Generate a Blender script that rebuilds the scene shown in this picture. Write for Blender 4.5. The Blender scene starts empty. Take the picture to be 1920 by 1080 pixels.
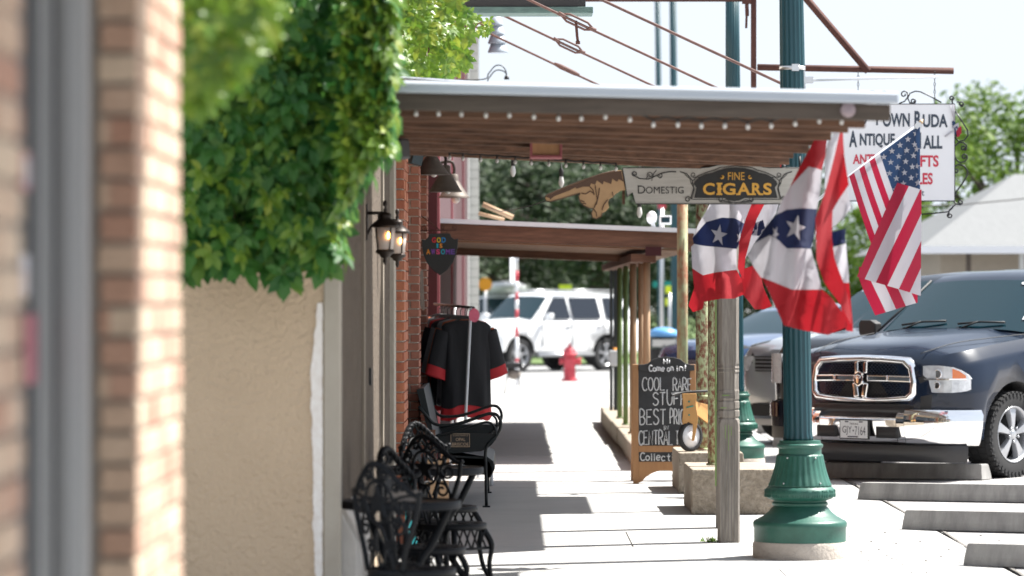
import bpy, bmesh, math, random
from mathutils import Vector, Matrix
R = math.radians; PI = math.pi
random.seed(7)
scene = bpy.context.scene
COL = scene.collection
# ------------------------------------------------------------------ camera
FPX, CX, HY, EYE = 7200.0, 960.0, 560.0, 1.64          # telephoto, eye height in metres
cam = bpy.data.cameras.new("camera"); camo = bpy.data.objects.new("camera", cam); COL.objects.link(camo)
cam.sensor_width = 36; cam.lens = 135; cam.shift_y = 20 / 1920.0
camo.location = (0, 0, EYE); camo.rotation_euler = (R(90), 0, 0)
cam.clip_start = 0.1; cam.clip_end = 3000
cam.dof.use_dof = True; cam.dof.focus_distance = 28.0; cam.dof.aperture_fstop = 3.0
scene.camera = camo
# ------------------------------------------------------------------ sky and sun
SUN_EL, SUN_AZ = 55.0, 21.0                             # azimuth from +X towards +Y
sdir = Vector((math.cos(R(SUN_EL)) * math.cos(R(SUN_AZ)), math.cos(R(SUN_EL)) * math.sin(R(SUN_AZ)), math.sin(R(SUN_EL))))
world = bpy.data.worlds.new("World"); scene.world = world; world.use_nodes = True
wn, wl = world.node_tree.nodes, world.node_tree.links
wn.clear()
wo = wn.new("ShaderNodeOutputWorld"); bg = wn.new("ShaderNodeBackground")
sky = wn.new("ShaderNodeTexSky"); sky.sky_type = 'NISHITA'; sky.sun_disc = False
sky.sun_elevation = R(SUN_EL); sky.sun_rotation = R(90 - SUN_AZ); sky.air_density = 1.0; sky.dust_density = 2.0
tc = wn.new("ShaderNodeTexCoord"); mp = wn.new("ShaderNodeMapping"); mp.inputs['Scale'].default_value = (1.2, 1.2, 3.2)
nz = wn.new("ShaderNodeTexNoise"); nz.inputs['Scale'].default_value = 2.2; nz.inputs['Detail'].default_value = 6
rp = wn.new("ShaderNodeValToRGB"); rp.color_ramp.elements[0].position = .34; rp.color_ramp.elements[1].position = .62
rp.color_ramp.elements[0].color = (.8, .8, .8, 1); rp.color_ramp.elements[1].color = (.92, .92, .92, 1)
mx = wn.new("ShaderNodeMixRGB"); mx.inputs[2].default_value = (4.35, 4.75, 5.35, 1)
bg.inputs['Strength'].default_value = 0.075
wl.new(tc.outputs['Generated'], mp.inputs[0]); wl.new(mp.outputs[0], nz.inputs['Vector']); wl.new(nz.outputs[0], rp.inputs[0])
wl.new(rp.outputs[0], mx.inputs[0]); wl.new(sky.outputs[0], mx.inputs[1]); wl.new(mx.outputs[0], bg.inputs[0]); wl.new(bg.outputs[0], wo.inputs[0])
sl = bpy.data.lights.new("sun", 'SUN'); sl.energy = 4.8; sl.angle = R(0.55); sl.color = (1, .965, .905)
so = bpy.data.objects.new("sun", sl); COL.objects.link(so); so.rotation_euler = sdir.to_track_quat('Z', 'Y').to_euler(); so.location = (20, 10, 30)
vs = scene.view_settings; vs.view_transform = 'Standard'; vs.look = 'None'; vs.gamma = 1; vs.exposure = 1.55
scene.cycles.use_denoising = True
scene.cycles.max_bounces = 8
# ------------------------------------------------------------------ helpers
def S(D): return FPX / D
def P(px, py, D): return Vector(((px - CX) * D / FPX, D, EYE - (py - HY) * D / FPX))
def PX(px, D): return (px - CX) * D / FPX
def PZ(py, D): return EYE - (py - HY) * D / FPX

def mat(name, col, rough=.6, metal=0., col2=None, scale=8., stretch=(1, 1, 1), bump=None, island=None, transl=0., emis=None, coat=0., contrast=.25, spec=None, alpha=None):
    m = bpy.data.materials.new(name); m.use_nodes = True
    n, l = m.node_tree.nodes, m.node_tree.links
    b = n["Principled BSDF"]; b.inputs['Roughness'].default_value = rough; b.inputs['Metallic'].default_value = metal
    b.inputs['Base Color'].default_value = (*col, 1)
    if coat: b.inputs['Coat Weight'].default_value = coat; b.inputs['Coat Roughness'].default_value = .04
    if spec is not None: b.inputs['Specular IOR Level'].default_value = spec
    csock = None
    t = n.new("ShaderNodeTexCoord"); mpp = n.new("ShaderNodeMapping"); mpp.inputs['Scale'].default_value = stretch
    l.new(t.outputs['Object'], mpp.inputs[0])
    if island:
        g = n.new("ShaderNodeNewGeometry"); r = n.new("ShaderNodeValToRGB"); r.color_ramp.interpolation = 'LINEAR'
        els = r.color_ramp.elements
        while len(els) < len(island): els.new(.5)
        for i, c in enumerate(island): els[i].position = i / (len(island) - 1); els[i].color = (*c, 1)
        l.new(g.outputs['Random Per Island'], r.inputs[0]); csock = r.outputs[0]
    if col2:
        z = n.new("ShaderNodeTexNoise"); z.inputs['Scale'].default_value = scale; z.inputs['Detail'].default_value = 7; z.inputs['Roughness'].default_value = .65
        r2 = n.new("ShaderNodeValToRGB"); r2.color_ramp.elements[0].position = .5 - contrast; r2.color_ramp.elements[1].position = .5 + contrast
        l.new(mpp.outputs[0], z.inputs['Vector']); l.new(z.outputs[0], r2.inputs[0])
        x = n.new("ShaderNodeMixRGB"); x.inputs[1].default_value = (*col, 1); x.inputs[2].default_value = (*col2, 1)
        l.new(r2.outputs[0], x.inputs[0])
        if csock:
            x.inputs[1].default_value = (1, 1, 1, 1)
            x3 = n.new("ShaderNodeMixRGB"); x3.blend_type = 'MULTIPLY'; x3.inputs[0].default_value = 1
            l.new(csock, x3.inputs[1]); l.new(x.outputs[0], x3.inputs[2]); csock = x3.outputs[0]
        else: csock = x.outputs[0]
    if csock: l.new(csock, b.inputs['Base Color'])
    if bump:
        z2 = n.new("ShaderNodeTexNoise"); z2.inputs['Scale'].default_value = bump[0]; z2.inputs['Detail'].default_value = 5
        bp = n.new("ShaderNodeBump"); bp.inputs['Strength'].default_value = bump[1]; bp.inputs['Distance'].default_value = bump[2] if len(bump) > 2 else .01
        l.new(mpp.outputs[0], z2.inputs['Vector']); l.new(z2.outputs[0], bp.inputs['Height']); l.new(bp.outputs[0], b.inputs['Normal'])
    if emis: b.inputs['Emission Color'].default_value = (*emis[0], 1); b.inputs['Emission Strength'].default_value = emis[1]
    if transl:
        tb = n.new("ShaderNodeBsdfTranslucent"); ms = n.new("ShaderNodeMixShader"); ms.inputs[0].default_value = transl
        if csock: l.new(csock, tb.inputs[0])
        else: tb.inputs[0].default_value = (*col, 1)
        l.new(b.outputs[0], ms.inputs[1]); l.new(tb.outputs[0], ms.inputs[2]); l.new(ms.outputs[0], n["Material Output"].inputs[0])
    return m

def basis(o):
    return (basis(o.parent) @ o.matrix_parent_inverse @ o.matrix_basis) if o.parent else o.matrix_basis.copy()

def props(o, label=None, cat=None, group=None, kind=None):
    if label: o['label'] = label
    if cat: o['category'] = cat
    if group: o['group'] = group
    if kind: o['kind'] = kind
    return o

def thing(name, label, cat, loc=(0, 0, 0), rotz=0., group=None):
    o = bpy.data.objects.new(name, None); COL.objects.link(o); o.empty_display_size = .1
    o.location = loc; o.rotation_euler = (0, 0, rotz)
    return props(o, label, cat, group)

class MB:
    """collects geometry in world (or prototype) coordinates and links it as ONE mesh object"""
    def __init__(s): s.bm = bmesh.new()
    def face(s, pts, mi=0):
        try:
            f = s.bm.faces.new([s.bm.verts.new(p) for p in pts]); f.material_index = mi; return f
        except ValueError: return None
    def box(s, x0, x1, y0, y1, z0, z1, mi=0, M=None):
        v = [Vector((x, y, z)) for x in (x0, x1) for y in (y0, y1) for z in (z0, z1)]
        if M: v = [M @ p for p in v]
        v = [s.bm.verts.new(p) for p in v]
        for q in ((0, 1, 3, 2), (4, 6, 7, 5), (0, 4, 5, 1), (2, 3, 7, 6), (0, 2, 6, 4), (1, 5, 7, 3)):
            f = s.bm.faces.new([v[i] for i in q]); f.material_index = mi
        return s
    def tube(s, pts, r, seg=8, mi=0, caps=True, flat=None):
        pts = [Vector(p) for p in pts]; n = len(pts)
        rr = r if isinstance(r, (list, tuple)) else [r] * n
        rings = []; up = None
        for i, p in enumerate(pts):
            d = (pts[min(i + 1, n - 1)] - pts[max(i - 1, 0)])
            if d.length < 1e-9: d = Vector((0, 0, 1))
            d.normalize()
            if up is None:
                up = Vector((0, 0, 1)) if abs(d.z) < .9 else Vector((0, 1, 0))
            a = d.cross(up)
            if a.length < 1e-4: a = d.cross(Vector((1, 0, 0)))
            a.normalize(); b = a.cross(d).normalized(); up = b
            rings.append([s.bm.verts.new(p + (a * math.cos(2 * PI * k / seg) + b * math.sin(2 * PI * k / seg) * (flat or 1)) * rr[i]) for k in range(seg)])
        for i in range(n - 1):
            for k in range(seg):
                f = s.bm.faces.new((rings[i][k], rings[i][(k + 1) % seg], rings[i + 1][(k + 1) % seg], rings[i + 1][k])); f.material_index = mi; f.smooth = True
        if caps:
            f = s.bm.faces.new(rings[0][::-1]); f.material_index = mi; f = s.bm.faces.new(rings[-1]); f.material_index = mi
        return s
    def lathe(s, prof, c=(0, 0, 0), seg=32, mi=0, axis='Z', flute=None, M=None, caps=True):
        """prof = [(r, h)...] about axis through c; flute = function(h, k) -> radius factor"""
        c = Vector(c); rings = []
        for r, h in prof:
            ring = []
            for k in range(seg):
                a = 2 * PI * k / seg; q = r * (flute(h, k) if flute else 1)
                p = {'Z': Vector((q * math.cos(a), q * math.sin(a), h)), 'Y': Vector((q * math.cos(a), h, q * math.sin(a))), 'X': Vector((h, q * math.cos(a), q * math.sin(a)))}[axis]
                if M: p = M @ p
                ring.append(s.bm.verts.new(c + p))
            rings.append(ring)
        for i in range(len(rings) - 1):
            for k in range(seg):
                f = s.bm.faces.new((rings[i][k], rings[i][(k + 1) % seg], rings[i + 1][(k + 1) % seg], rings[i + 1][k])); f.material_index = mi; f.smooth = True
        for rg in ((rings[0], rings[-1]) if caps else ()):
            try: f = s.bm.faces.new(rg); f.material_index = mi
            except ValueError: pass
        return s
    def prism(s, poly, d, mi=0, back=True):
        """poly = world points of one flat outline, extruded by vector d"""
        a = [s.bm.verts.new(p) for p in poly]; b = [s.bm.verts.new(Vector(p) + Vector(d)) for p in poly]; n = len(a)
        f = s.bm.faces.new(a); f.material_index = mi
        f = s.bm.faces.new(b[::-1]); f.material_index = mi
        for i in range(n):
            f = s.bm.faces.new((a[i], b[i], b[(i + 1) % n], a[(i + 1) % n])); f.material_index = mi
        return s
    def ball(s, c, r, sub=2, sc=(1, 1, 1), mi=0):
        M = Matrix.Translation(c) @ Matrix.Diagonal((*[r * k for k in sc], 1))
        res = bmesh.ops.create_icosphere(s.bm, subdivisions=sub, radius=1, matrix=M)
        for f in {f for v in res['verts'] for f in v.link_faces}: f.smooth = True; f.material_index = mi
        return s
    def loft(s, rings, mi=0, closed=True, caps=True, smooth=True):
        vv = [[s.bm.verts.new(p) for p in r] for r in rings]; n = len(vv[0])
        for i in range(len(vv) - 1):
            for k in range(n if closed else n - 1):
                f = s.bm.faces.new((vv[i][k], vv[i][(k + 1) % n], vv[i + 1][(k + 1) % n], vv[i + 1][k])); f.material_index = mi; f.smooth = smooth
        if caps and closed:
            f = s.bm.faces.new(vv[0][::-1]); f.material_index = mi; f = s.bm.faces.new(vv[-1]); f.material_index = mi
        return s
    def build(s, name, mats, parent=None, bevel=0., sharp=None, label=None, cat=None, group=None, kind=None, local=False, normals=True, bseg=2):
        if normals: bmesh.ops.recalc_face_normals(s.bm, faces=s.bm.faces[:])
        me = bpy.data.meshes.new(name); s.bm.to_mesh(me); s.bm.free()
        if parent and not local: me.transform(basis(parent).inverted())
        for m in (mats if isinstance(mats, (list, tuple)) else [mats]): me.materials.append(m)
        o = bpy.data.objects.new(name, me); COL.objects.link(o)
        if parent: o.parent = parent
        if sharp is not None:
            for p in me.polygons: p.use_smooth = True
            me.set_sharp_from_angle(angle=R(sharp))
        if bevel:
            md = o.modifiers.new("bevel", 'BEVEL'); md.width = bevel; md.segments = bseg; md.limit_method = 'ANGLE'; md.angle_limit = R(40)
        return props(o, label, cat, group, kind)

def copy_tree(o, parent=None):
    c = o.copy(); COL.objects.link(c)
    if parent: c.parent = parent
    for ch in list(o.children): copy_tree(ch, c)
    return c

def text_polys(body, bold=0.):
    """triangles of a word in a unit box: list of 2-D faces, normalised to 0..1 in x and z of the ink box"""
    cu = bpy.data.curves.new("t", 'FONT'); cu.body = body; cu.offset = bold; cu.resolution_u = 4
    ob = bpy.data.objects.new("t", cu); COL.objects.link(ob)
    me = bpy.data.meshes.new_from_object(ob)
    vs_ = [v.co.copy() for v in me.vertices]; fs = [list(p.vertices) for p in me.polygons]
    bpy.data.objects.remove(ob); bpy.data.curves.remove(cu); bpy.data.meshes.remove(me)
    x0 = min(v.x for v in vs_); x1 = max(v.x for v in vs_); y0 = min(v.y for v in vs_); y1 = max(v.y for v in vs_)
    return [((v.x - x0) / (x1 - x0 or 1), (v.y - y0) / (y1 - y0 or 1)) for v in vs_], fs

def put_text(mb, body, x0, x1, z0, z1, y, mi=0, bold=0., M=None, thick=.004):
    """letters on the plane y facing -Y, ink box x0..x1, z0..z1 (M maps to another plane); the letters stand 'thick' proud"""
    vv, fs = text_polys(body, bold)
    pts = [Vector((x0 + u * (x1 - x0), y, z0 + w * (z1 - z0))) for u, w in vv]
    if M: pts = [M @ p for p in pts]
    bvs = [mb.bm.verts.new(p) for p in pts]
    for f in fs:
        try: q = mb.bm.faces.new([bvs[i] for i in f]); q.material_index = mi
        except ValueError: pass
    return mb
def px_text(mb, body, px0, px1, py0, py1, D, mi=0, bold=0.):
    return put_text(mb, body, PX(px0, D), PX(px1, D), PZ(py1, D), PZ(py0, D), D, mi, bold)

def spiral(c, r0, r1, a0, turns, n=22):
    """points (u, w) of a scroll"""
    return [(c[0] + (r0 + (r1 - r0) * t) * math.cos(a0 + turns * 2 * PI * t), c[1] + (r0 + (r1 - r0) * t) * math.sin(a0 + turns * 2 * PI * t)) for t in [i / (n - 1) for i in range(n)]]
def smooth_path(pts, n=6):
    pts = [Vector(p) for p in pts]; out = []
    for i in range(len(pts) - 1):
        p0, p1, p2, p3 = pts[max(i - 1, 0)], pts[i], pts[i + 1], pts[min(i + 2, len(pts) - 1)]
        for k in range(n):
            t = k / n
            out.append(.5 * ((2 * p1) + (-p0 + p2) * t + (2 * p0 - 5 * p1 + 4 * p2 - p3) * t * t + (-p0 + 3 * p1 - 3 * p2 + p3) * t ** 3))
    out.append(pts[-1]); return out

# ------------------------------------------------------------------ materials
M = {}
M['concrete'] = mat('sidewalk_concrete', (.34, .337, .33), .85, col2=(.41, .405, .395), scale=1.4, bump=(60, .25, .004))
M['joint'] = mat('joint_dirt', (.16, .15, .14), .95)
M['asphalt'] = mat('asphalt', (.22, .22, .22), .9, col2=(.28, .28, .28), scale=3, bump=(120, .3, .004))
M['parking'] = mat('parking_pavement', (.30, .29, .29), .9, col2=(.38, .37, .365), scale=1.6, bump=(90, .3, .004))
M['grass'] = mat('lawn', (.06, .11, .025), .9, col2=(.10, .15, .04), scale=6)
M['stop'] = mat('wheel_stop_concrete', (.37, .36, .345), .85, col2=(.20, .195, .19), scale=4.5, stretch=(1.6, 1.6, .5), bump=(70, .5, .005), contrast=.2)
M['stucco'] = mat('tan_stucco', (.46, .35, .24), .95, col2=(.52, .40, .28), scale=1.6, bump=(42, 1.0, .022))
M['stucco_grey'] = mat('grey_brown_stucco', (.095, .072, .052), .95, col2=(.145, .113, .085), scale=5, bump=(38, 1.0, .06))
M['trim_stucco'] = mat('pale_trim', (.25, .215, .17), .9, col2=(.20, .17, .135), scale=6, bump=(90, .3, .005))
M['white_scar'] = mat('white_filler', (.78, .76, .73), .95, col2=(.66, .60, .55), scale=30, bump=(80, .8, .01))
M['plaster_pale'] = mat('pale_plaster', (.55, .52, .48), .9, col2=(.45, .43, .41), scale=4, bump=(50, .4, .008))
M['mortar'] = mat('mortar', (.30, .27, .235), .95, bump=(120, .5, .004))
M['mortar_light'] = mat('light_mortar', (.50, .43, .37), .95, bump=(120, .5, .004))
M['brick_near'] = mat('tan_red_brick', (1, 1, 1), .9, col2=(.72, .70, .68), scale=14, island=[(.40, .22, .155), (.47, .34, .25), (.52, .385, .285), (.56, .45, .34), (.42, .255, .185)], bump=(60, .6, .006))
M['brick_red'] = mat('bounce_tinted_red_brick', (1, 1, 1), .9, col2=(.74, .72, .70), scale=20, island=[(.40, .14, .075), (.46, .175, .095), (.35, .115, .065), (.44, .19, .115)], bump=(60, .4, .005))  # orange tint puts bounced light on the first pilaster into the brick colour
M['brick_dusty'] = mat('dusty_brick', (1, 1, 1), .9, col2=(.8, .78, .78), scale=16, island=[(.32, .13, .085), (.37, .16, .11), (.29, .11, .075), (.40, .19, .135)], bump=(60, .4, .005))
M['metal_frame'] = mat('brushed_window_frame', (.42, .43, .44), .45, .6)
M['dark_gap'] = mat('dark_gasket', (.05, .05, .055), .7)
M['pane'] = mat('window_pane', (.03, .032, .035), .04, spec=.9)
M['reflection_red'] = mat('red_reflection_tint', (.24, .06, .085), .6)  # colours of reflections painted onto the shop window
M['reflection_white'] = mat('white_reflection_tint', (.36, .36, .40), .6)
M['cream'] = mat('cream_boards', (.55, .42, .31), .8, col2=(.48, .36, .26), scale=4, stretch=(8, 8, 1))
M['green_trim'] = mat('green_trim', (.05, .14, .11), .6)
M['maroon'] = mat('maroon_boards', (.042, .0035, .006), .85, col2=(.032, .003, .005), scale=5)
M['pink_trim'] = mat('lit_red_trim', (.30, .085, .095), .8)  # light pink is red paint with the sunlight put into its colour
M['siding'] = mat('grey_siding', (.46, .46, .44), .8, col2=(.40, .40, .385), scale=4)
M['wood_dark'] = mat('brown_joist_wood', (1, 1, 1), .85, col2=(.30, .28, .26), scale=3.5, stretch=(1, 6, 14), bump=(40, .5, .006), contrast=.2, island=[(.07, .034, .019), (.19, .095, .054), (.11, .053, .03), (.23, .12, .07), (.09, .046, .027)])
M['wood_dark_y'] = mat('brown_beam_wood', (.11, .05, .026), .8, col2=(.20, .10, .055), scale=5, stretch=(10, 1, 12), bump=(40, .4, .006))
M['wood_red'] = mat('red_brown_wood', (.06, .028, .017), .85, col2=(.17, .082, .05), scale=4, stretch=(1, 6, 12), bump=(40, .4, .006))
M['wood_grey'] = mat('weathered_grey_wood', (.135, .118, .10), .9, col2=(.30, .27, .24), scale=5, stretch=(10, 10, .7), bump=(30, .8, .006), contrast=.2)
M['wood_greyx'] = mat('grey_brown_board', (.045, .034, .027), .9, col2=(.095, .074, .058), scale=4, stretch=(.8, 8, 10), bump=(40, .4, .005))
M['wood_paintrest'] = mat('green_paint_rest', (.20, .30, .10), .8)
M['sheet_white'] = mat('white_roof_edge', (.66, .69, .73), .4, .0, col2=(.58, .61, .65), scale=3, stretch=(1, 6, 6))
M['roof_metal'] = mat('galvanised_roof', (.6, .62, .65), .4, .7)
M['rust'] = mat('rusty_steel', (.045, .014, .011), .85, col2=(.085, .03, .02), scale=18, bump=(90, .5, .003))
M['rust_light'] = mat('rusty_rod', (.07, .028, .022), .7, col2=(.15, .08, .065), scale=22)
M['pipe'] = mat('green_paint_rust_pipe', (.34, .40, .23), .7, col2=(.16, .055, .03), scale=34, stretch=(1, 1, .6), bump=(60, .6, .004), contrast=.07)
M['pipe_rusty'] = mat('mostly_rusted_pipe', (.30, .33, .19), .75, col2=(.24, .085, .04), scale=10, stretch=(1, 1, .5), bump=(60, .5, .004), contrast=.12)
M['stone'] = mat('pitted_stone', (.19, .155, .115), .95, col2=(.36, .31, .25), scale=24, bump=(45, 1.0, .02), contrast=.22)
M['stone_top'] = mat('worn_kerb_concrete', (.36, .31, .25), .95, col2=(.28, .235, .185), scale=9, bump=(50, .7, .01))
M['teal'] = mat('teal_post_paint', (.004, .042, .055), .42, col2=(.006, .055, .07), scale=5)
M['green_base'] = mat('green_base_paint', (.010, .068, .049), .45, col2=(.026, .118, .088), scale=5, bump=(60, .25, .003), contrast=.16)
M['foot'] = mat('footing_concrete', (.36, .32, .28), .95, col2=(.47, .42, .375), scale=8, bump=(50, .7, .01))
M['steel'] = mat('bare_steel', (.6, .6, .6), .35, 1.)
M['iron'] = mat('black_iron', (.014, .015, .018), .42, .3)
M['iron_blue'] = mat('blue_black_cast_metal', (.0035, .0045, .0065), .5, .0, bump=(80, .2, .002), spec=.18)
M['black'] = mat('matt_black', (.015, .015, .016), .6)
M['black_gloss'] = mat('black_plastic', (.02, .02, .022), .35)
M['chrome'] = mat('chrome', (.86, .86, .87), .05, 1.)
M['alloy'] = mat('alloy', (.46, .47, .49), .32, .7)
M['rubber'] = mat('tyre_rubber', (.022, .022, .023), .85, bump=(60, .3, .004))
M['paint_navy'] = mat('navy_paint', (.004, .0105, .026), .25, .0, coat=.4, spec=.3)
M['paint_dark'] = mat('dark_blue_paint', (.004, .007, .014), .25, .0, coat=.4, spec=.3)
M['paint_silver'] = mat('silver_paint', (.42, .44, .47), .28, .5, coat=1.)
M['paint_white'] = mat('white_paint', (.78, .79, .80), .3, coat=1.)
M['paint_blue'] = mat('mid_blue_paint', (.03, .07, .16), .25, .3, coat=1.)
M['glass'] = mat('car_glass', (.006, .026, .036), .03, spec=.36)
M['glass_dark'] = mat('tinted_car_glass', (.008, .012, .02), .04, spec=.7)
M['lens'] = mat('headlight_lens', (.80, .82, .85), .15, .3, coat=1., col2=(.38, .40, .43), scale=16)
M['amber'] = mat('amber_lens', (.65, .16, .03), .2, coat=1.)
M['plate'] = mat('plate_white', (.62, .63, .64), .5)
M['plate_ink'] = mat('plate_ink', (.05, .05, .07), .6)
M['sign_white'] = mat('sign_white', (.70, .71, .74), .5)
M['sign_dark'] = mat('sign_dark_lettering', (.035, .05, .075), .6)
M['sign_red'] = mat('sign_red_lettering', (.50, .03, .06), .6)
M['cig_board'] = mat('whitewashed_board', (.53, .51, .47), .8, col2=(.39, .375, .34), scale=4, stretch=(1, 6, 14))
M['cig_black'] = mat('sign_black', (.022, .022, .022), .6)
M['cig_gold'] = mat('sign_gold', (.70, .38, .06), .5)
M['hand_tan'] = mat('painted_hand_tan', (.50, .32, .17), .7, col2=(.43, .27, .14), scale=12)
M['hand_brown'] = mat('painted_hand_brown', (.10, .055, .034), .7)
M['slate'] = mat('chalkboard_slate', (.022, .023, .025), .6, col2=(.05, .052, .055), scale=6)
M['chalk'] = mat('chalk', (.62, .63, .64), .95)
M['pine'] = mat('pine_frame', (.42, .225, .10), .6, col2=(.34, .17, .075), scale=5, stretch=(9, 9, 1))
M['ply'] = mat('plywood', (.50, .27, .09), .55, col2=(.44, .23, .075), scale=5, stretch=(9, 9, 1))
M['bulb'] = mat('frosted_bulb', (.56, .55, .53), .25, spec=.5)
M['cable'] = mat('black_cable', (.02, .02, .02), .7)
M['lamp_glass'] = mat('seeded_lamp_glass', (.80, .72, .66), .35, transl=.4)
M['flame'] = mat('lit_filament', (1, .5, .15), .5, emis=((1, .42, .08), 9.))
M['bronze'] = mat('dark_bronze', (.028, .02, .016), .5, .5)
M['bronze_shade'] = mat('weathered_bronze_shade', (.075, .06, .05), .6, .4, col2=(.12, .10, .085), scale=14)
M['hydrant'] = mat('faded_red_hydrant', (.46, .05, .07), .5)
M['orange'] = mat('orange_sign', (.75, .28, .01), .5)
M['lime'] = mat('lime_sign', (.65, .75, .02), .5)
M['street_green'] = mat('street_sign_green', (.0, .22, .17), .5)
M['bin_blue'] = mat('blue_bin_lid', (.10, .28, .55), .4)
M['bark'] = mat('bark', (.045, .035, .028), .95, col2=(.08, .062, .05), scale=6, stretch=(3, 3, .6), bump=(20, .8, .03))
M['leaf_oak'] = mat('oak_leaves', (1, 1, 1), .6, island=[(.012, .027, .010), (.024, .047, .017), (.045, .075, .025), (.018, .036, .014)], transl=.2, spec=.25)
M['leaf_bright'] = mat('fresh_leaves', (1, 1, 1), .55, island=[(.065, .14, .014), (.11, .20, .02), (.16, .25, .028), (.085, .165, .016)], transl=.45, spec=.25)
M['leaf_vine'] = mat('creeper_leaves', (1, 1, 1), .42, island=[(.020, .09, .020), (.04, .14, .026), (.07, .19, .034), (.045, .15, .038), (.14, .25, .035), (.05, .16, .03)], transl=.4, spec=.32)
M['leaf_vine_lit'] = mat('sunlit_tint_creeper_leaves', (1, 1, 1), .4, island=[(.07, .16, .02), (.15, .25, .025), (.10, .19, .022), (.26, .32, .04)], transl=.45)  # yellower copy of the creeper leaf, sunlight put into its colour
M['stem'] = mat('vine_stem', (.13, .075, .045), .9)
M['cloth_white'] = mat('white_cloth', (.50, .49, .53), .85, transl=.3)
M['cloth_red'] = mat('red_cloth', (.36, .014, .022), .8, transl=.38)
M['cloth_navy'] = mat('navy_cloth', (.008, .016, .065), .85, transl=.2)
M['flag_red'] = mat('flag_red', (.38, .010, .042), .65, transl=.3)
M['flag_blue'] = mat('flag_blue', (.018, .048, .12), .65, transl=.25)
M['shirt_black'] = mat('black_jersey', (.005, .006, .009), .85, bump=(30, .25, .01))
M['shirt_red'] = mat('red_jersey_trim', (.36, .008, .014), .75)
M['shirt_rust'] = mat('rust_shirt', (.30, .07, .02), .85)
M['shirt_grey'] = mat('grey_shirt', (.13, .13, .14), .85)
M['pink_card'] = mat('pink_card', (.80, .20, .30), .7, col2=(.68, .12, .20), scale=40)
M['bench'] = mat('bench_slate_metal', (.009, .013, .015), .4, .0, spec=.3)
M['brass'] = mat('brass_lettering', (.45, .33, .22), .5, .2)
M['teal_cloth'] = mat('teal_board', (.01, .32, .36), .7)
M['roof_grey'] = mat('pale_roof', (.135, .14, .143), .8, col2=(.165, .17, .173), scale=2, stretch=(8, 1, 1))
M['tan_wall'] = mat('tan_block_wall', (.36, .31, .245), .9, col2=(.30, .26, .21), scale=5)
M['green_post'] = mat('olive_post_paint', (.10, .155, .045), .6, col2=(.13, .19, .06), scale=5, stretch=(4, 4, 1))
M['tan_post'] = mat('tan_round_post', (.37, .245, .145), .7, col2=(.30, .19, .11), scale=5, stretch=(6, 6, .7))
M['dark_post'] = mat('dark_post_paint', (.02, .028, .03), .5)
M['letters'] = {k: mat('letter_' + k, c, .5) for k, c in dict(red=(.6, .02, .03), yellow=(.72, .48, .02), blue=(.02, .22, .55), orange=(.75, .26, .02), purple=(.22, .06, .40), pink=(.62, .05, .16), cyan=(.01, .35, .50), violet=(.12, .05, .28)).items()}
M['box_grey'] = mat('grey_crate_wood', (.16, .135, .12), .85, col2=(.22, .19, .165), scale=6, stretch=(1, 6, 6))

M['corner_trim'] = mat('corner_bead', (.37, .335, .28), .9, col2=(.32, .285, .235), scale=6, bump=(90, .3, .005))

M['edge_metal'] = mat('awning_edge_metal', (.40, .43, .47), .4, .15, col2=(.35, .38, .42), scale=3, stretch=(1, 6, 6))
M['soffit'] = mat('soffit_boards', (1, 1, 1), .8, col2=(.6, .55, .5), scale=5, stretch=(1, 6, 6), island=[(.20, .115, .07), (.28, .17, .11), (.16, .085, .05)])
# ================================================================== SETTING
def sheet(name, pts, m, kind='structure'):
    b = MB(); b.face(pts); return b.build(name, m, kind=kind)
sheet('ground', [(-700, -60, -.06), (700, -60, -.06), (700, 1600, -.06), (-700, 1600, -.06)], M['asphalt'])
sheet('lawn', [(-90, 99, -.03), (-.5, 99, -.03), (200, 99, -.03), (200, 420, -.03), (-90, 420, -.03)], M['grass'])
PSL = .025
def pz(x): return PSL * (min(max(x, 3.0), 14) - 3.0)
b = MB()
for (x0, x1) in ((3.02, 14), (14, 46)):
    b.face([(x0, 4, pz(x0) - .004), (x1, 4, pz(x1) - .004), (x1, 64, pz(x1) - .004), (x0, 64, pz(x0) - .004)])
b.build('parking_pavement', M['parking'], kind='structure')
# sidewalk slabs, 1 cm joints over a dark bed
sheet('joint_bed', [(-4.2, -3, -.03), (3.02, -3, -.03), (3.02, 78, -.03), (-4.2, 78, -.03)], M['joint'])
b = MB(); y = -3.0
cuts = [-3, 0, 3, 6, 9, 12, 15, 18, 19.6, 21.8, 23.3, 25.4, 27.05, 29.15, 31.1, 33.3, 35.35, 37.7, 40, 42.4, 45, 47.5, 50, 53, 56, 59, 62, 65, 68, 71, 74, 78]
for i in range(len(cuts) - 1):
    for (x0, x1) in (((-4.2, .80), (.80, 3.0)) if i == 11 else ((-4.2, 1.62), (1.62, 3.0)) if i % 2 else ((-4.2, 3.0),)):
        g = .0035; dz = random.uniform(-.0015, .0015)
        b.box(x0 + g, x1 - g, cuts[i] + g, cuts[i + 1] - g, -.10, dz)
b.build('sidewalk', M['concrete'], kind='structure', bevel=.004)
b = MB(); b.box(-4.2, 12, 78.0, 78.18, -.05, .0); b.build('kerb', M['stop'], kind='structure')

# raised kerb below the posts of the far awning
b = MB()
yy = [36.6, 38.4, 40.6, 43.1, 45.2, 47.6, 49.4, 51.2]
for i in range(len(yy) - 1):
    b.box(1.17 + random.uniform(-.015, .015), 1.78, yy[i] + .01, yy[i + 1] - .01, -.01, .2 + random.uniform(-.012, .012))
raised = b.build('post_kerb', M['stone_top'], bevel=.02, label="long low concrete kerb of blocks under the olive and tan posts", cat="kerb")

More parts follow.
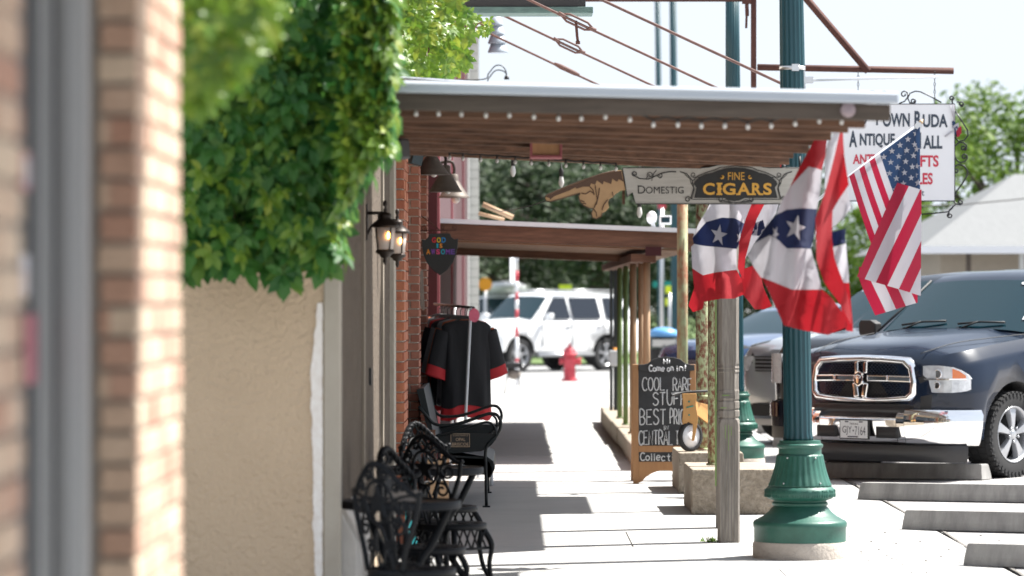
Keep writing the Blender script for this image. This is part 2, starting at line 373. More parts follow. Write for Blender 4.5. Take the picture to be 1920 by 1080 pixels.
# ================================================================== BRICKS
def bricks_xface(mb, X, y0, y1, z0, z1, L=.2, hgt=.0677, joint=.01, out=.012, sgn=1, soft=0):
    """bricks on a face of constant X (facing +X if sgn 1): real blocks standing 'out' proud"""
    n = int((z1 - z0) / hgt)
    for r in range(n):
        z = z0 + r * hgt; off = (L / 2 if r % 2 else 0)
        y = y0 - off
        while y < y1:
            a, c = max(y + joint / 2, y0), min(y + L - joint / 2, y1)
            if c - a > .025:
                j = random.uniform(-.003, .003)
                mb.box(X - .05, X + sgn * (out + j), a, c, z + joint / 2, z + hgt - joint / 2)
            y += L
def bricks_yface(mb, Y, x0, x1, z0, z1, L=.2, hgt=.0677, joint=.01, out=.012):
    n = int((z1 - z0) / hgt)
    for r in range(n):
        z = z0 + r * hgt; off = (L / 2 if r % 2 else 0)
        x = x0 - off
        while x < x1:
            a, c = max(x + joint / 2, x0), min(x + L - joint / 2, x1)
            if c - a > .02:
                j = random.uniform(-.003, .003)
                mb.box(a, c, Y - out - j, Y + .03, z + joint / 2, z + hgt - joint / 2)
            x += L

# ------------------------------------------------------------------ near brick shop
t = thing('brick_shop', "tan brick shopfront with metal framed window, blurred and nearest the camera", 'building', (-1.0, 7, 0))
b = MB(); b.box(-1.5, -.812, 3.2, 6.28, 0, 2.75); b.box(-1.5, -.812, 8.22, 9.28, 0, 2.75); b.box(-1.5, -.812, 6.28, 8.22, 2.42, 2.75); b.box(-1.5, -.99, 6.28, 8.22, 0, .1)
b.box(-6.5, -1.5, 3.2, 9.28, 0, 3.3)
b.build('wall', M['mortar'], t)
b = MB()
bricks_xface(b, -.812, 3.2, 6.28, 0, 2.7); bricks_xface(b, -.812, 8.2, 9.29, 0, 2.7)
bricks_yface(b, 8.212, -.885, -.80, 0, 2.45, L=.4); bricks_yface(b, 8.212, -1.10, -.99, 0, 2.45, L=.4)
b.build('brick_facing', M['brick_near'], t, bevel=.005)
b = MB(); b.box(-1.01, -.972, 8.09, 8.2, .1, 2.45); b.box(-.962, -.898, 8.10, 8.2, .1, 2.45); b.box(-.94, -.925, 8.09, 8.1, .1, 2.45); b.box(-1.01, -.95, 6.3, 8.09, .1, .16); b.box(-1.01, -.95, 6.3, 8.09, 2.38, 2.45); b.box(-1.01, -.95, 6.3, 6.36, .16, 2.38)
fr = b.build('window_frame', M['metal_frame'], t, bevel=.004)
b = MB(); b.box(-.972, -.962, 8.12, 8.2, .1, 2.45); b.build('gasket', M['dark_gap'], fr)
b = MB(); b.box(-1.0, -.992, 6.36, 8.09, .16, 2.38); b.build('window_pane', M['pane'], t)
D_ = 8.0
b = MB(); b.box(-.99, -.986, 7.72, 7.86, PZ(358, 7.8), PZ(285, 7.8)); b.build('painted_reflection', M['reflection_red'], t)  # thin coloured plates stand in for reflections in the pane
b = MB(); b.box(-.985, -.983, 7.76, 7.82, PZ(350, 7.8), PZ(296, 7.8)); b.build('painted_reflection', M['reflection_white'], t)
b = MB(); b.box(-.99, -.986, 7.72, 7.84, PZ(555, 7.8), PZ(478, 7.8)); b.build('painted_reflection', M['reflection_white'], t)
b = MB(); b.box(-.99, -.986, 7.78, 7.97, PZ(722, 7.8), PZ(590, 7.8)); b.build('painted_pink_reflection', M['reflection_red'], t)
b = MB(); b.box(-.80, 1.15, 2.5, 8.70, 3.2, 3.3); b.box(-.8, 1.15, 2.5, 8.70, 3.31, 3.34); b.build('awning', M['wood_dark'], t)

# ------------------------------------------------------------------ stucco building
t = thing('stucco_building', "tan stucco wall with a white filler scar and grey-brown panels along the sidewalk", 'building', (-1.2, 21, 0))
b = MB(); b.box(-7, -.812, 17.8, 25.55, 0, 4.6); b.build('wall', M['stucco'], t)
b = MB()
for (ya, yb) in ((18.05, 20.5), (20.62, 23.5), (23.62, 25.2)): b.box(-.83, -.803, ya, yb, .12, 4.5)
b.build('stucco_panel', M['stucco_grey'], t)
b = MB(); b.box(-.872, -.797, 17.785, 17.98, 0, 4.55)
b.build('corner_trim', M['corner_trim'], t, bevel=.006)
for (ya, yb, xo) in ((20.5, 20.62, -.786), (23.5, 23.62, -.786), (25.2, 25.6, -.772)):
    b = MB(); b.box(-.83, xo, ya, yb, 0, 4.5); b.build('vertical_trim', M['trim_stucco' if yb < 25 else 'corner_trim'], t, bevel=.006)
b = MB()
z = 0.0; pr = None
pts = []; w_ = 0.; N_ = 110
for k in range(N_ + 1):
    w_ = w_ * .8 + random.uniform(-.0035, .0035); f_ = k / N_
    pts.append((-.922 + .006 * math.sin(f_ * 7) + w_ + (.018 * max(0, f_ - .8) / .2), .02 + f_ * (PZ(568, 17.8) - .02)))
pts2 = [(-.878 + random.uniform(-.0015, .0015), p[1]) for p in pts]
poly = [Vector((x, 17.79, zz)) for x, zz in pts] + [Vector((x, 17.79, zz)) for x, zz in pts2[::-1]]
b.prism(poly, (0, .012, 0)); b.build('filler_scar', M['white_scar'], t)
b = MB(); b.loft([[Vector((-.81, y, 0)), Vector((-.725, y, 0)), Vector((-.725, y, .50)), Vector((-.81, y, .66))] for y in (17.99, 19.6)], smooth=False)
b.build('plinth', M['plaster_pale'], t, bevel=.008)
b = MB(); b.box(-.803, -.79, 21.55, 21.62, PZ(722, 21.6), PZ(690, 21.6)); b.build('wall_switch', M['black'], t)

# ------------------------------------------------------------------ red brick shop with the awning
t = thing('brick_storefront', "orange-red brick storefront with pilasters behind the two wall lanterns", 'building', (-1.2, 31, 0))
b = MB(); b.box(-7, -.93, 25.6, 37.9, 0, 5.4); b.build('wall', M['mortar_light'], t)
for (ya, x1, yb, m_, col) in ((25.62, -.722, 26.5, 'brick_red', 0), (30.9, -.752, 31.5, 'brick_dusty', 0), (34.3, -.765, 34.9, 'brick_dusty', 0)):
    b = MB(); b.box(-.95, x1 - .008, ya, yb, 0, 4.6)
    pil = b.build('pilaster', M['mortar_light'], t)
    b = MB(); bricks_yface(b, ya, -.93, x1 + .004, 0, 3.0, L=.2 if ya < 26 else .22); bricks_xface(b, x1 - .008, ya - .012, yb, 0, 3.0)
    b.build('brick_facing', M[m_], pil, bevel=.003)
b = MB()
for k in range(14): b.box(-.93, -.86, 26.55 + k * .31, 26.55 + k * .31 + .298, 2.25, 3.3)
for k in range(9): b.box(-.93, -.87, 31.52 + k * .31, 31.52 + k * .31 + .298, 2.25, 3.3)
b.build('transom_boards', M['cream'], t)
b = MB(); b.box(-.93, -.85, 26.5, 30.88, 2.16, 2.25); b.box(-.93, -.85, 31.5, 34.28, 2.16, 2.25); b.build('lintel', M['green_trim'], t)
b = MB(); b.box(-.925, -.90, 26.7, 30.7, .5, 2.15); b.box(-.925, -.90, 31.6, 34.2, .2, 2.15); b.build('shop_window', M['pane'], t)
b = MB(); bricks_xface(b, -.93, 26.5, 30.88, 0, .5); bricks_xface(b, -.93, 35, 37.85, 0, 3.0); b.build('brick_wall', M['brick_dusty'], t, bevel=.003)

# ------------------------------------------------------------------ maroon building
t = thing('maroon_building', "maroon board building with pale corner post beyond the brick storefront", 'building', (-1.2, 50, 0))
b = MB(); b.box(-8, -.74, 37.95, 64, 0, 6.0); b.build('wall', M['maroon'], t)
for ya in (38.0, 46.5, 57):
    b = MB(); b.box(-.75, -.715, ya, ya + .10, 0, 6.02); b.build('trim_board', M['pink_trim'], t)
b = MB(); b.box(-1.2, -.72, 63.4, 64.3, 0, 6.1)
for k in range(40): b.box(-.87, -.555, 64.30 + .0, 64.42, .05 + k * .15, .05 + k * .15 + .142)
b.build('corner_post', M['siding'], t)
b = MB(); b.box(-.76, -.62, 37.96, 64.2, 6.0, 6.14); b.build('cornice', M['pink_trim'], t)

# ------------------------------------------------------------------ near awning
def aw_n(x): return -.023 * (x + .8)                       # falls towards the street
NX0, NX1, NY0 = -.80, 1.745, 17.4
def skew(mb, u0, u1, z0, z1, x0=NX0, x1=NX1, e=0.):
    """a plank across the awning; u is the fraction of its depth, the far edge is skewed"""
    r = []
    for x in (x0, x1):
        k = (x - NX0) / (NX1 - NX0); L = 4.55 + 1.75 * k; a = aw_n(x)
        ya, yb = NY0 + u0 * L, NY0 + u0 * L + (u1 if e else (u1 - u0) * L)
        r.append([Vector((x, ya, z0 + a)), Vector((x, yb, z0 + a)), Vector((x, yb, z1 + a)), Vector((x, ya, z1 + a))])
    mb.loft(r, smooth=False)
t = thing('awning', "wide brown wood joist awning with thick white metal edge, nearest over the sidewalk", 'awning', (.5, 20.5, 2.5))
b = MB(); skew(b, .01, 1.0, 2.612, 2.624, NX0 + .02, NX1 - .03); b.build('roof_sheet', M['roof_metal'], t)
b = MB()
prof = [(-.02, 2.578), (-.036, 2.582), (-.040, 2.593), (-.033, 2.606), (-.037, 2.622), (-.02, 2.636), (.10, 2.640), (.10, 2.631), (-.006, 2.627), (-.006, 2.578)]
b.loft([[Vector((x, NY0 + y, z + aw_n(x))) for y, z in prof] for x in (NX0, .3, 1.2, NX1)], smooth=False)
b.build('metal_edge', M['edge_metal'], t, sharp=50)
b = MB(); skew(b, 0, .035, 2.503, 2.577, NX0, NX1 - .03, 1)
b.build('fascia_board', M['wood_greyx'], t, bevel=.004)
b = MB()
for k in range(34): skew(b, .012 + k * .029, .012 + k * .029 + .0285, 2.592, 2.610, NX0 + .03, NX1 - .10 - random.uniform(0, .03))
b.build('ceiling_boards', M['wood_dark'], t)
for i, u in enumerate((.025, .13, .25, .38, .52, .66, .80, .905)):
    b = MB(); skew(b, u, .045, 2.476 + .006 * (i % 2), 2.590, NX0 + .02, NX1 - .13 - (i % 3) * .02, 1); b.build('joist', M['wood_dark'], t, bevel=.004)
b = MB(); skew(b, .985, .05, 2.470, 2.606, NX0, NX1 - .1, 1); b.build('rear_beam', M['wood_dark'], t, bevel=.004)
pr_ = P(1590, 206, NY0 - .001)
b = MB(); b.lathe([(.0, -.016), (.028, -.016), (.035, -.006), (.035, .0)], (pr_.x, NY0 - .001, pr_.z), 20, axis='Y'); b.build('round_reflector', mat('dusty_reflector', (.26, .20, .21), .5), t)

# ------------------------------------------------------------------ higher middle awning behind it, held by rods and posts
def aw_z(x): return -.02 * (x + .8)
AX0, AX1, AY0, AY1 = -.90, 2.14, 25.75, 35.3
t = thing('awning', "higher thin awning hidden behind the nearest one, hung on the rusty tie rods", 'awning', (.8, 31, 3.0))
def mid(mb, x0, x1, y0, y1, z0, z1, sk=1.):
    f = lambda x, y: y - sk * 2.4 * (1 - (x - AX0) / (AX1 - AX0)) * (1 - (y - AY0) / (AY1 - AY0))  # near edge skewed at the wall end so it shades the stucco panels
    mb.loft([[Vector((x, f(x, y0), z0 + aw_z(x))), Vector((x, f(x, y1), z0 + aw_z(x))), Vector((x, f(x, y1), z1 + aw_z(x))), Vector((x, f(x, y0), z1 + aw_z(x)))] for x in (x0, x1)], smooth=False)
b = MB(); mid(b, AX0, AX1, AY0, AY1, 2.995, 3.006); b.build('roof_sheet', M['roof_metal'], t)
b = MB(); b.box(AX1 + .002, AX1 + .40, 30.0, 32.6, 2.935, 2.947); b.build('added_shade_sheet', M['roof_metal'], t)  # unseen sheet added only to cast a shadow patch on the sidewalk
b = MB()
for k in range(10): mid(b, AX0, AX1 - .03, AY0 + .02 + k * .9, AY0 + .08 + k * .9, 2.958, 2.993)
b.build('purlins', M['wood_dark'], t)
b = MB(); b.box(1.40, 1.66, 25.8, 35.1, 2.90, 2.907); b.build('post_plate', M['wood_dark_y'], t)

# tie rods from the shop wall to the awning
def turnbuckle(mb, p, d, l=.2, w=.03):
    side = d.cross(Vector((0, 1, 0))).normalized()
    for s_ in (-1, 1): mb.tube([p - d * l * .5 + side * s_ * .006, p - d * l * .3 + side * s_ * w, p + d * l * .3 + side * s_ * w, p + d * l * .5 + side * s_ * .006], .010, 6)
    mb.tube([p - d * l * .62, p - d * l * .38], .017, 8); mb.tube([p + d * l * .38, p + d * l * .62], .017, 8)
dR = Vector((1, 0, -.47)).normalized()
for D_, tb, lab in ((26.7, None, "plain rusty tie rod nearest the camera, highest over the awning"), (29.7, (1085, 35), "rusty tie rod with a turnbuckle and a hanging hook"), (32.65, (1070, 80), "rusty tie rod with a slim pale turnbuckle"), (35.8, (1065, 125), "rusty tie rod bound with wire at its middle, farthest and lowest")):
    end = Vector((2.1, D_, 3.03)); start = end - dR * (2.98 / dR.x)
    tr = thing('tie_rod', lab, 'tie rod', start, group='tie rods above the awning')
    b = MB(); b.tube([start, start.lerp(end, .5) + Vector((0, 0, -.006)), end], .0105, 8); b.build('rod', M['rust_light'], tr)
    b = MB(); b.box(start.x - .02, start.x + .012, D_ - .06, D_ + .06, start.z - .06, start.z + .06); b.build('wall_plate', M['rust'], tr)
    if tb:
        p = P(tb[0], tb[1], D_)
        u = (p - start).dot(dR); p = start + dR * u
        b = MB()
        if D_ < 35: turnbuckle(b, p, dR, .26 if D_ < 32 else .24)
        else:
            b.tube([p - dR * .13, p - dR * .06, p + dR * .08, p + dR * .13], [.014, .024, .022, .014], 8)
        b.build('turnbuckle' if D_ < 35 else 'wire_binding', M['rust_light'], tr)
        if D_ < 30:
            b = MB(); q = p + dR * -.0; b.tube([q + Vector((-.01, 0, .01)), q + Vector((.0, 0, -.11)), q + Vector((.006, 0, -.155))], .011, 8); b.lathe([(.018, -.012), (.018, .012)], q + Vector((.006, 0, -.16)), 10); b.build('hanging_hook', M['rust'], tr)

# ------------------------------------------------------------------ far awning with its posts
t = thing('awning', "lower red-brown timber awning with thin white top edge, farther along the sidewalk", 'awning', (.5, 45, 2.4))
BX0, BX1, BY0, BY1 = -.72, 1.88, 38.6, 51.5
def aw2(x): return -.04 * (x + .7)
def sl2(mb, x0, x1, y0, y1, z0, z1):
    a0, a1 = aw2(x0), aw2(x1)
    mb.loft([[Vector((x0, y0, z0 + a0)), Vector((x0, y1, z0 + a0)), Vector((x0, y1, z1 + a0)), Vector((x0, y0, z1 + a0))], [Vector((x1, y0, z0 + a1)), Vector((x1, y1, z0 + a1)), Vector((x1, y1, z1 + a1)), Vector((x1, y0, z1 + a1))]], smooth=False)
b = MB(); sl2(b, BX0, BX1, BY0 - .04, BY1, 2.40, 2.445); b.build('metal_edge', M['sheet_white'], t)
b = MB(); sl2(b, BX0, BX1 - .05, BY0, BY0 + .05, 2.238, 2.398); b.build('fascia_board', M['wood_red'], t, bevel=.005)
b = MB()
for k in range(40): sl2(b, BX0, BX1 - .07 - random.uniform(0, .03), BY0 + .06 + k * .32, BY0 + .06 + k * .32 + .31, 2.215 + random.uniform(0, .004), 2.236)
b.build('soffit_boards', M['soffit'], t)
b = MB(); sl2(b, BX0, BX1 - .4, BY0 + 4.2, BY0 + 4.3, 2.13, 2.212); b.build('cross_beam', M['wood_red'], t)
b = MB(); sl2(b, 1.20, 1.45, BY0 + .06, BY1 - .1, 2.09, 2.168); b.build('post_beam', M['wood_red'], t)
b = MB(); b.box(1.34, 1.50, BY0 - .03, BY0 - .002, 2.07, 2.16); b.build('bracket_plate', M['maroon'], t)
# posts in a row
for (px, D_, r, m_, lab, zb) in ((1212.5, 38.9, .036, 'tan_post', "thick tan round post under the lower awning, nearest to the chalkboard", .2), (1202, 40.2, .03, 'tan_post', "thin tan round post squeezed between two thicker tan posts", .2), (1187, 41.0, .037, 'tan_post', "tan round post beside the olive post under the lower awning", .2),
                              (1173, 43.6, .029, 'green_post', "brighter olive post next to the tan post", .2), (1162, 46.2, .030, 'green_post', "darker olive post next to the black post", .2)):
    b = MB(); x = PX(px, D_); zt = 2.09 + aw2(x) - .0
    b.lathe([(r, zb), (r, zt)], (x, D_, 0), 16); b.lathe([(r * 1.5, zb), (r * 1.5, zb + .02)], (x, D_, 0), 16)
    b.build('awning_post', M[m_], label=lab, cat='post', group='posts of the lower awning')
x = PX(1150.5, 49.5)
tb = thing('awning_post', "black square post with a pale electrical box on it", 'post', (x, 49.5, .2), group='posts of the lower awning')
b = MB(); b.box(x - .05, x - .012, 49.45, 49.55, .2, 2.09 + aw2(x)); b.box(x + .0, x + .05, 49.47, 49.55, .2, 2.09 + aw2(x)); b.build('post', M['dark_post'], tb, bevel=.004)
b = MB(); b.box(x - .06, x + .075, 49.32, 49.445, PZ(686, 49.4), PZ(657, 49.4)); b.build('electrical_box', M['sheet_white'], tb, bevel=.012)
b = MB(); b.tube([(x + .01, 49.42, PZ(657, 49.4)), (x + .01, 49.42, PZ(652, 49.4))], .025, 8); b.build('conduit', M['orange'], tb)
# things on the lower awning
t = thing('security_light', "white twin security light standing on the lower awning roof", 'light', P(1235, 428, 38.7))
b = MB(); c = P(1222, 408, 38.75); b.ball(c, .055, 2, (1, .8, 1.25)); b.tube([c, c + Vector((.02, 0, -.10))], .02, 8); b.build('lamp_head', M['paint_white'], t)
b = MB(); p0 = P(1236, 404, 38.75); p1 = P(1259, 421, 38.75); b.box(p0.x, p1.x, 38.72, 38.78, p1.z, p0.z); bx = b.build('panel', M['paint_white'], t, bevel=.008)
b = MB(); b.box(p0.x + .02, p1.x - .02, 38.712, 38.719, p1.z + .02, p0.z - .02); b.build('solar_cell', M['glass'], bx)
b = MB(); b.box(p0.x, p0.x + .03, 38.74, 38.76, PZ(436, 38.75), p1.z); b.build('stalk', M['paint_white'], t)
b = MB(); p = P(905, 383, 44); q = P(962, 408, 44); b.tube([p, q], .03, 4); b.tube([p + Vector((-.05, .2, -.1)), q + Vector((-.1, .2, -.02))], .02, 4)
b.build('awning_brace', M['tan_post'], label="pale timber brace leaning from the maroon wall above the lower awning", cat='brace')

# ------------------------------------------------------------------ posts of the near awning
def wood_post(name, x, y, lab, ztop=2.897):
    h = .072; c = Vector((x, y, 0))
    def sq(z, r, ch=.012):
        pts = [(r - ch, -r), (r, -r + ch), (r, r - ch), (r - ch, r), (-r + ch, r), (-r, r - ch), (-r, -r + ch), (-r + ch, -r)]
        return [Vector((x + a, y + q, z)) for a, q in pts]
    b = MB()
    prof = [(0, h, .012), (.80, h, .012), (.825, h * .97, .018), (.84, h * .86, .025), (.85, h * .98, .03), (.885, h * 1.0, .03), (.895, h * .9, .03), (.905, h * .98, .03), (.945, h * .98, .03), (.955, h * .9, .03), (.965, h * .96, .03), (1.02, h * .96, .03), (1.03, h * .92, .03), (1.14, h * .92, .03), (1.15, h * .97, .03), (1.165, h * .92, .03), (1.175, h * .97, .03), (1.19, h * .92, .03), (1.205, h * .95, .025), (1.23, h * .93, .02), (ztop, h * .93, .018)]
    b.loft([sq(z, r, ch) for z, r, ch in prof], smooth=False)
    return b
po = thing('turned_post', "weathered grey timber post with carved rings, nearest post on the sidewalk", 'post', (1.458, 25.85, 0), group='grey timber posts')
wood_post('', 1.458, 25.85, '').build('shaft', M['wood_grey'], po)
b = MB()
for k in range(5): b.box(1.458 - .05 + k * .021, 1.458 - .046 + k * .021, 25.7765, 25.779, .03, .76)
for zz in (.975, .985, 1.0): b.box(1.40, 1.50, 25.7775, 25.7815, zz, zz + .003)
b.build('groove', M['joint'], po)
b = MB()
for (x0, x1, z0, z1) in ((1.43, 1.434, .70, .79), (1.452, 1.456, .62, .79), (1.41, 1.46, .988, .994), (1.40, 1.44, .905, .91), (1.47, 1.474, .72, .78)): b.box(x0, x1, 25.7755, 25.7795, z0, z1)
b.build('paint_rest', M['wood_paintrest'], po)
po = thing('turned_post', "slim grey timber post half hidden behind the carved grey post", 'post', (1.535, 27.5, 0), group='grey timber posts')
wood_post('', 1.535, 27.5, '').build('shaft', M['wood_grey'], po)
b = MB(); b.box(1.455, 1.4615, 27.44, 27.54, .3, 1.9); b.build('paint_rest', M['wood_paintrest'], po)
for (px, D_, r, zb, m_, lab) in ((1338.5, 29.75, .047, .35, 'pipe', "rusty green pipe post beside the grey timber post"), (1316, 32.75, .052, .35, 'pipe', "flaking pale green pipe post behind the balance bike"), (1279.5, 35.7, .05, 0, 'pipe_rusty', "mostly rusted pipe post behind the chalkboard")):
    x = PX(px, D_); b = MB(); b.lathe([(r, zb), (r, 2.897)], (x, D_, 0), 20)
    if zb: b.lathe([(r * 1.25, zb), (r * 1.25, zb + .015)], (x, D_, 0), 20)
    if D_ > 32 and D_ < 34: b.lathe([(r * 1.12, PZ(745, D_)), (r * 1.12, PZ(741, D_))], (x, D_, 0), 20)
    b.build('pipe_post', M[m_], label=lab, cat='post', group='pipe posts of the near awning')
def stone_block(x0, x1, y0, y1, h, lab, sd):
    rnd = random.Random(sd); bm = bmesh.new(); bmesh.ops.create_cube(bm, size=1)
    bmesh.ops.subdivide_edges(bm, edges=bm.edges[:], cuts=7, use_grid_fill=True)
    for v in bm.verts:
        c = v.co; k = 1
        v.co = Vector((x0 + (c.x + .5) * (x1 - x0), y0 + (c.y + .5) * (y1 - y0), (c.z + .5) * h))
        edge = sum(1 for a in c if abs(abs(a) - .5) < 1e-4)
        amp = .008 + .012 * (edge > 1)
        ctr = Vector(((x0 + x1) / 2, (y0 + y1) / 2, h / 2)); dv = (ctr - v.co).normalized()
        v.co += dv * rnd.uniform(0, amp) + Vector((rnd.uniform(-1, 1), rnd.uniform(-1, 1), 0)) * .004
    mb = MB(); mb.bm.free(); mb.bm = bm
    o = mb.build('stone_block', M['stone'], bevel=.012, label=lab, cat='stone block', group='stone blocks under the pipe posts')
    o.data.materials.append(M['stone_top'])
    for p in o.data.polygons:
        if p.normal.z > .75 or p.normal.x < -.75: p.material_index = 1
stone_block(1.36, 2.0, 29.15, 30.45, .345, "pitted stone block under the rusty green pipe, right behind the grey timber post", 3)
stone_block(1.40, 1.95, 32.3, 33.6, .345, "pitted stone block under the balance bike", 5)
b = MB(); rnd = random.Random(2)
for k in range(60):
    a = rnd.uniform(0, 6.28); r = rnd.uniform(.03, .10); c = Vector((1.36 + math.cos(a) * r * .9, 25.9 + math.sin(a) * r, .0)); d = Vector((rnd.uniform(-.03, .03), rnd.uniform(-.03, .03), rnd.uniform(.01, .045)))
    s_ = Vector((.006, .004, 0)); b.face([c - s_, c + s_, c + d])
b.build('weed_tuft', M['leaf_bright'], label="small weed tuft growing at the foot of the grey timber post", cat='weed')

# ------------------------------------------------------------------ lamp posts
def lamp_post(x, y, k, lab, lean=0., H=4.75):
    """k scales the girth; prototype profile measured from the base up"""
    t = thing('lamp_post', lab, 'lamp post', (x, y, 0), group='teal and green street lamp posts')
    c = (x, y, 0)
    prof = [(.300, 0), (.300, .085), (.292, .103), (.0, .103)]
    b = MB(); b.lathe([(r * k, h) for r, h in prof], c, 48); b.build('footing', M['foot'], t, sharp=40)
    prof = [(.0, .104), (.291, .104), (.292, .19), (.297, .196), (.297, .222), (.288, .235), (.268, .243), (.262, .248), (.235, .262), (.20, .29), (.18, .315), (.172, .322), (.168, .326), (.176, .333), (.178, .345), (.170, .354), (.166, .356), (.168, .362), (.20, .372), (.222, .392), (.226, .410), (.220, .432), (.204, .448), (.196, .452)]
    b = MB(); b.lathe([(r * k, h) for r, h in prof], c, 56)
    base = b.build('base', M['green_base'], t, sharp=40)
    b = MB()                                           # greek-key band on the bulge
    for i in range(20):
        a = 2 * PI * i / 20
        for (da, z0, z1) in ((0, .385, .432), (.07, .385, .424), (.14, .385, .432), (.20, .385, .424)):
            aa = a + da; rr = .2255 * k
            p = Vector((x + rr * math.cos(aa), y + rr * math.sin(aa), 0)); tn = Vector((-math.sin(aa), math.cos(aa), 0)); ou = Vector((math.cos(aa), math.sin(aa), 0))
            pts = [p + tn * -.0035 + Vector((0, 0, z0)) - ou * .004, p + tn * .0035 + Vector((0, 0, z0)) - ou * .004, p + tn * .0035 + Vector((0, 0, z1)) - ou * .006, p + tn * -.0035 + Vector((0, 0, z1)) - ou * .006]
            b.prism(pts, ou * .006)
        aa = a + .07; p = Vector((x + .226 * k * math.cos(aa), y + .226 * k * math.sin(aa), 0)); tn = Vector((-math.sin(aa), math.cos(aa), 0)); ou = Vector((math.cos(aa), math.sin(aa), 0))
        b.prism([p + tn * -.018 + Vector((0, 0, .427)) - ou * .006, p + tn * .018 + Vector((0, 0, .427)) - ou * .006, p + tn * .018 + Vector((0, 0, .433)) - ou * .009, p + tn * -.018 + Vector((0, 0, .433)) - ou * .009], ou * .006)
    b.build('key_pattern', M['green_base'], base)
    prof = [(.200, .453), (.198, .462), (.186, .49), (.172, .53), (.160, .575), (.152, .61), (.147, .64), (.144, .652)]
    fl = lambda h, i: 1 + (.030 * (abs(math.sin(PI * i / 4)) ** .6 - .6))
    b = MB(); b.lathe([(r * k, h) for r, h in prof], c, 112, flute=fl); flare = b.build('fluted_flare', M['green_base'], t)
    b = MB()
    for a in (-PI / 2 - .62, -PI / 2 + .62, PI / 2 - .6, PI / 2 + .6):        # door plates with screws
        for zz, rr in ((.475, .198), (.635, .152)):
            ou = Vector((math.cos(a), math.sin(a), 0)); p = Vector((x, y, zz)) + ou * rr * k
            b.ball(p, .007, 1)
    b.build('screw', M['steel'], flare)
    prof = [(.142, .653), (.136, .657), (.136, .69), (.141, .694), (.146, .702), (.146, .715), (.140, .722), (.132, .724), (.130, .742), (.0, .742)]
    b = MB(); b.lathe([(r * k, h) for r, h in prof], c, 48); b.build('collar', M['green_base'], t, sharp=40)
    fl2 = lambda h, i: 1 - .075 * (math.cos(2 * PI * (i % 6) / 6) > .4)
    b = MB(); prof = [(.094, .743), (.096, .757), (.0915, .78), (.0905, .80), (.088, 1.6), (.0835, 2.4), (.079, 3.2), (.073, 4.0), (.066, H)]
    b.lathe([(r * k, h) for r, h in prof], (0, 0, 0), 96, flute=fl2)
    for v in b.bm.verts: v.co = Vector((x + v.co.x - lean * v.co.z, y + v.co.y, v.co.z))
    b.build('shaft', M['teal'], t)
    tx = x - lean * H
    b = MB(); b.lathe([(.075 * k, H), (.11 * k, H + .05), (.15 * k, H + .08), (.0, H + .08)], (tx, y, 0), 24); b.lathe([(.16 * k, H + .55), (.10 * k, H + .68), (.02, H + .85), (.0, H + .86)], (tx, y, 0), 24)
    hd = b.build('lantern_top', M['teal'], t)
    b = MB(); b.lathe([(.13 * k, H + .081), (.19 * k, H + .35), (.158 * k, H + .549)], (tx, y, 0), 24); b.build('lantern_globe', M['lamp_glass'], t)
    return t
lp1 = lamp_post(1.826, 24.35, 1.0, "nearest lamp post, broad green fluted base on a round concrete footing", .0155)
b = MB()
zz = PZ(128, 24.35); xx = 1.826 - .0155 * zz
b.lathe([(.081, zz - .012), (.083, zz - .012), (.083, zz + .012), (.081, zz + .012)], (xx, 24.35, 0), 40); b.box(xx - .01, xx + .035, 24.255, 24.272, zz - .022, zz + .022)
b.build('strap', M['steel'], lp1)
zz = PZ(150, 24.35); xx = 1.826 - .0155 * zz
b = MB(); b.tube([(xx + .08, 24.35, zz - .002), (xx + .92, 24.35, zz + .02)], .009, 8); ba = b.build('banner_arm', M['sheet_white'], lp1)
b = MB(); b.box(xx + .072, xx + .13, 24.32, 24.38, zz - .02, zz + .02); b.box(xx + .065, xx + .075, 24.31, 24.39, zz - .08, zz + .06); b.build('arm_bracket', M['steel'], lp1)
lamp_post(2.16, 37.1, .95, "second lamp post, its green base beyond the grey timber post", .007)
lamp_post(PX(1268, 77), 77, 1.0, "slim distant lamp post behind the mostly rusted pipe", .009, 9.0)
lamp_post(PX(1241, 92), 92, .95, "thinnest and farthest lamp post, beside the blue lidded bin", .012, 10.2)

# ------------------------------------------------------------------ sign frame and hanging signs
D_ = 35.5
t = thing('sign_frame', "rusty angle iron frame over the awning that carries the white hanging sign", 'sign frame', P(1413, 160, D_))
def bar(mb, p, q, w=.025): mb.tube([p, q], w, 4)
b = MB(); b.box(PX(1408, D_), PX(1418, D_), D_ - .02, D_ + .02, 2.98, PZ(-6, D_)); b.build('upright', M['rust'], t)
b = MB(); a0 = P(1420, 126, D_ - .02); a1 = P(1788, 133, D_ - .02); b.tube([a0, a1], .0305, 4); b.build('arm', M['rust'], t)
b = MB(); b.tube([P(1470, -52, D_ - .06), P(1628, 134, D_ - .06)], .034, 4); b.build('diagonal_brace', M['rust'], t)
b = MB(); b.tube([(-.93, D_, PZ(0, D_)), P(1416, 0, D_)], .016, 4); b.tube([P(1408, -4, D_), P(1470, -52, D_ - .06)], .02, 4); b.build('top_rail', M['rust'], t)
b = MB(); b.tube([P(1400, 3, D_ - .03), P(1401, 30, D_ - .03)], .018, 6); b.tube([P(1400, 28, D_ - .03), P(1399, 53, D_ - .03)], .011, 6); b.box(PX(1391, D_), PX(1408, D_), D_ - .05, D_ - .02, PZ(8, D_), PZ(-5, D_)); b.build('hanging_bolt', M['rust'], t)
D_ = 35.3
sx0, sx1, sz0, sz1 = PX(1566, D_), PX(1789, D_), PZ(376, D_), PZ(196, D_)
t = thing('hanging_sign', "white antique mall hanging sign with dark and red lettering in a scrolled iron frame", 'sign', (sx0 + .5, D_, sz0))
b = MB(); b.box(sx0, sx1, D_ - .012, D_ + .012, sz0, sz1); b.build('board', M['sign_white'], t)
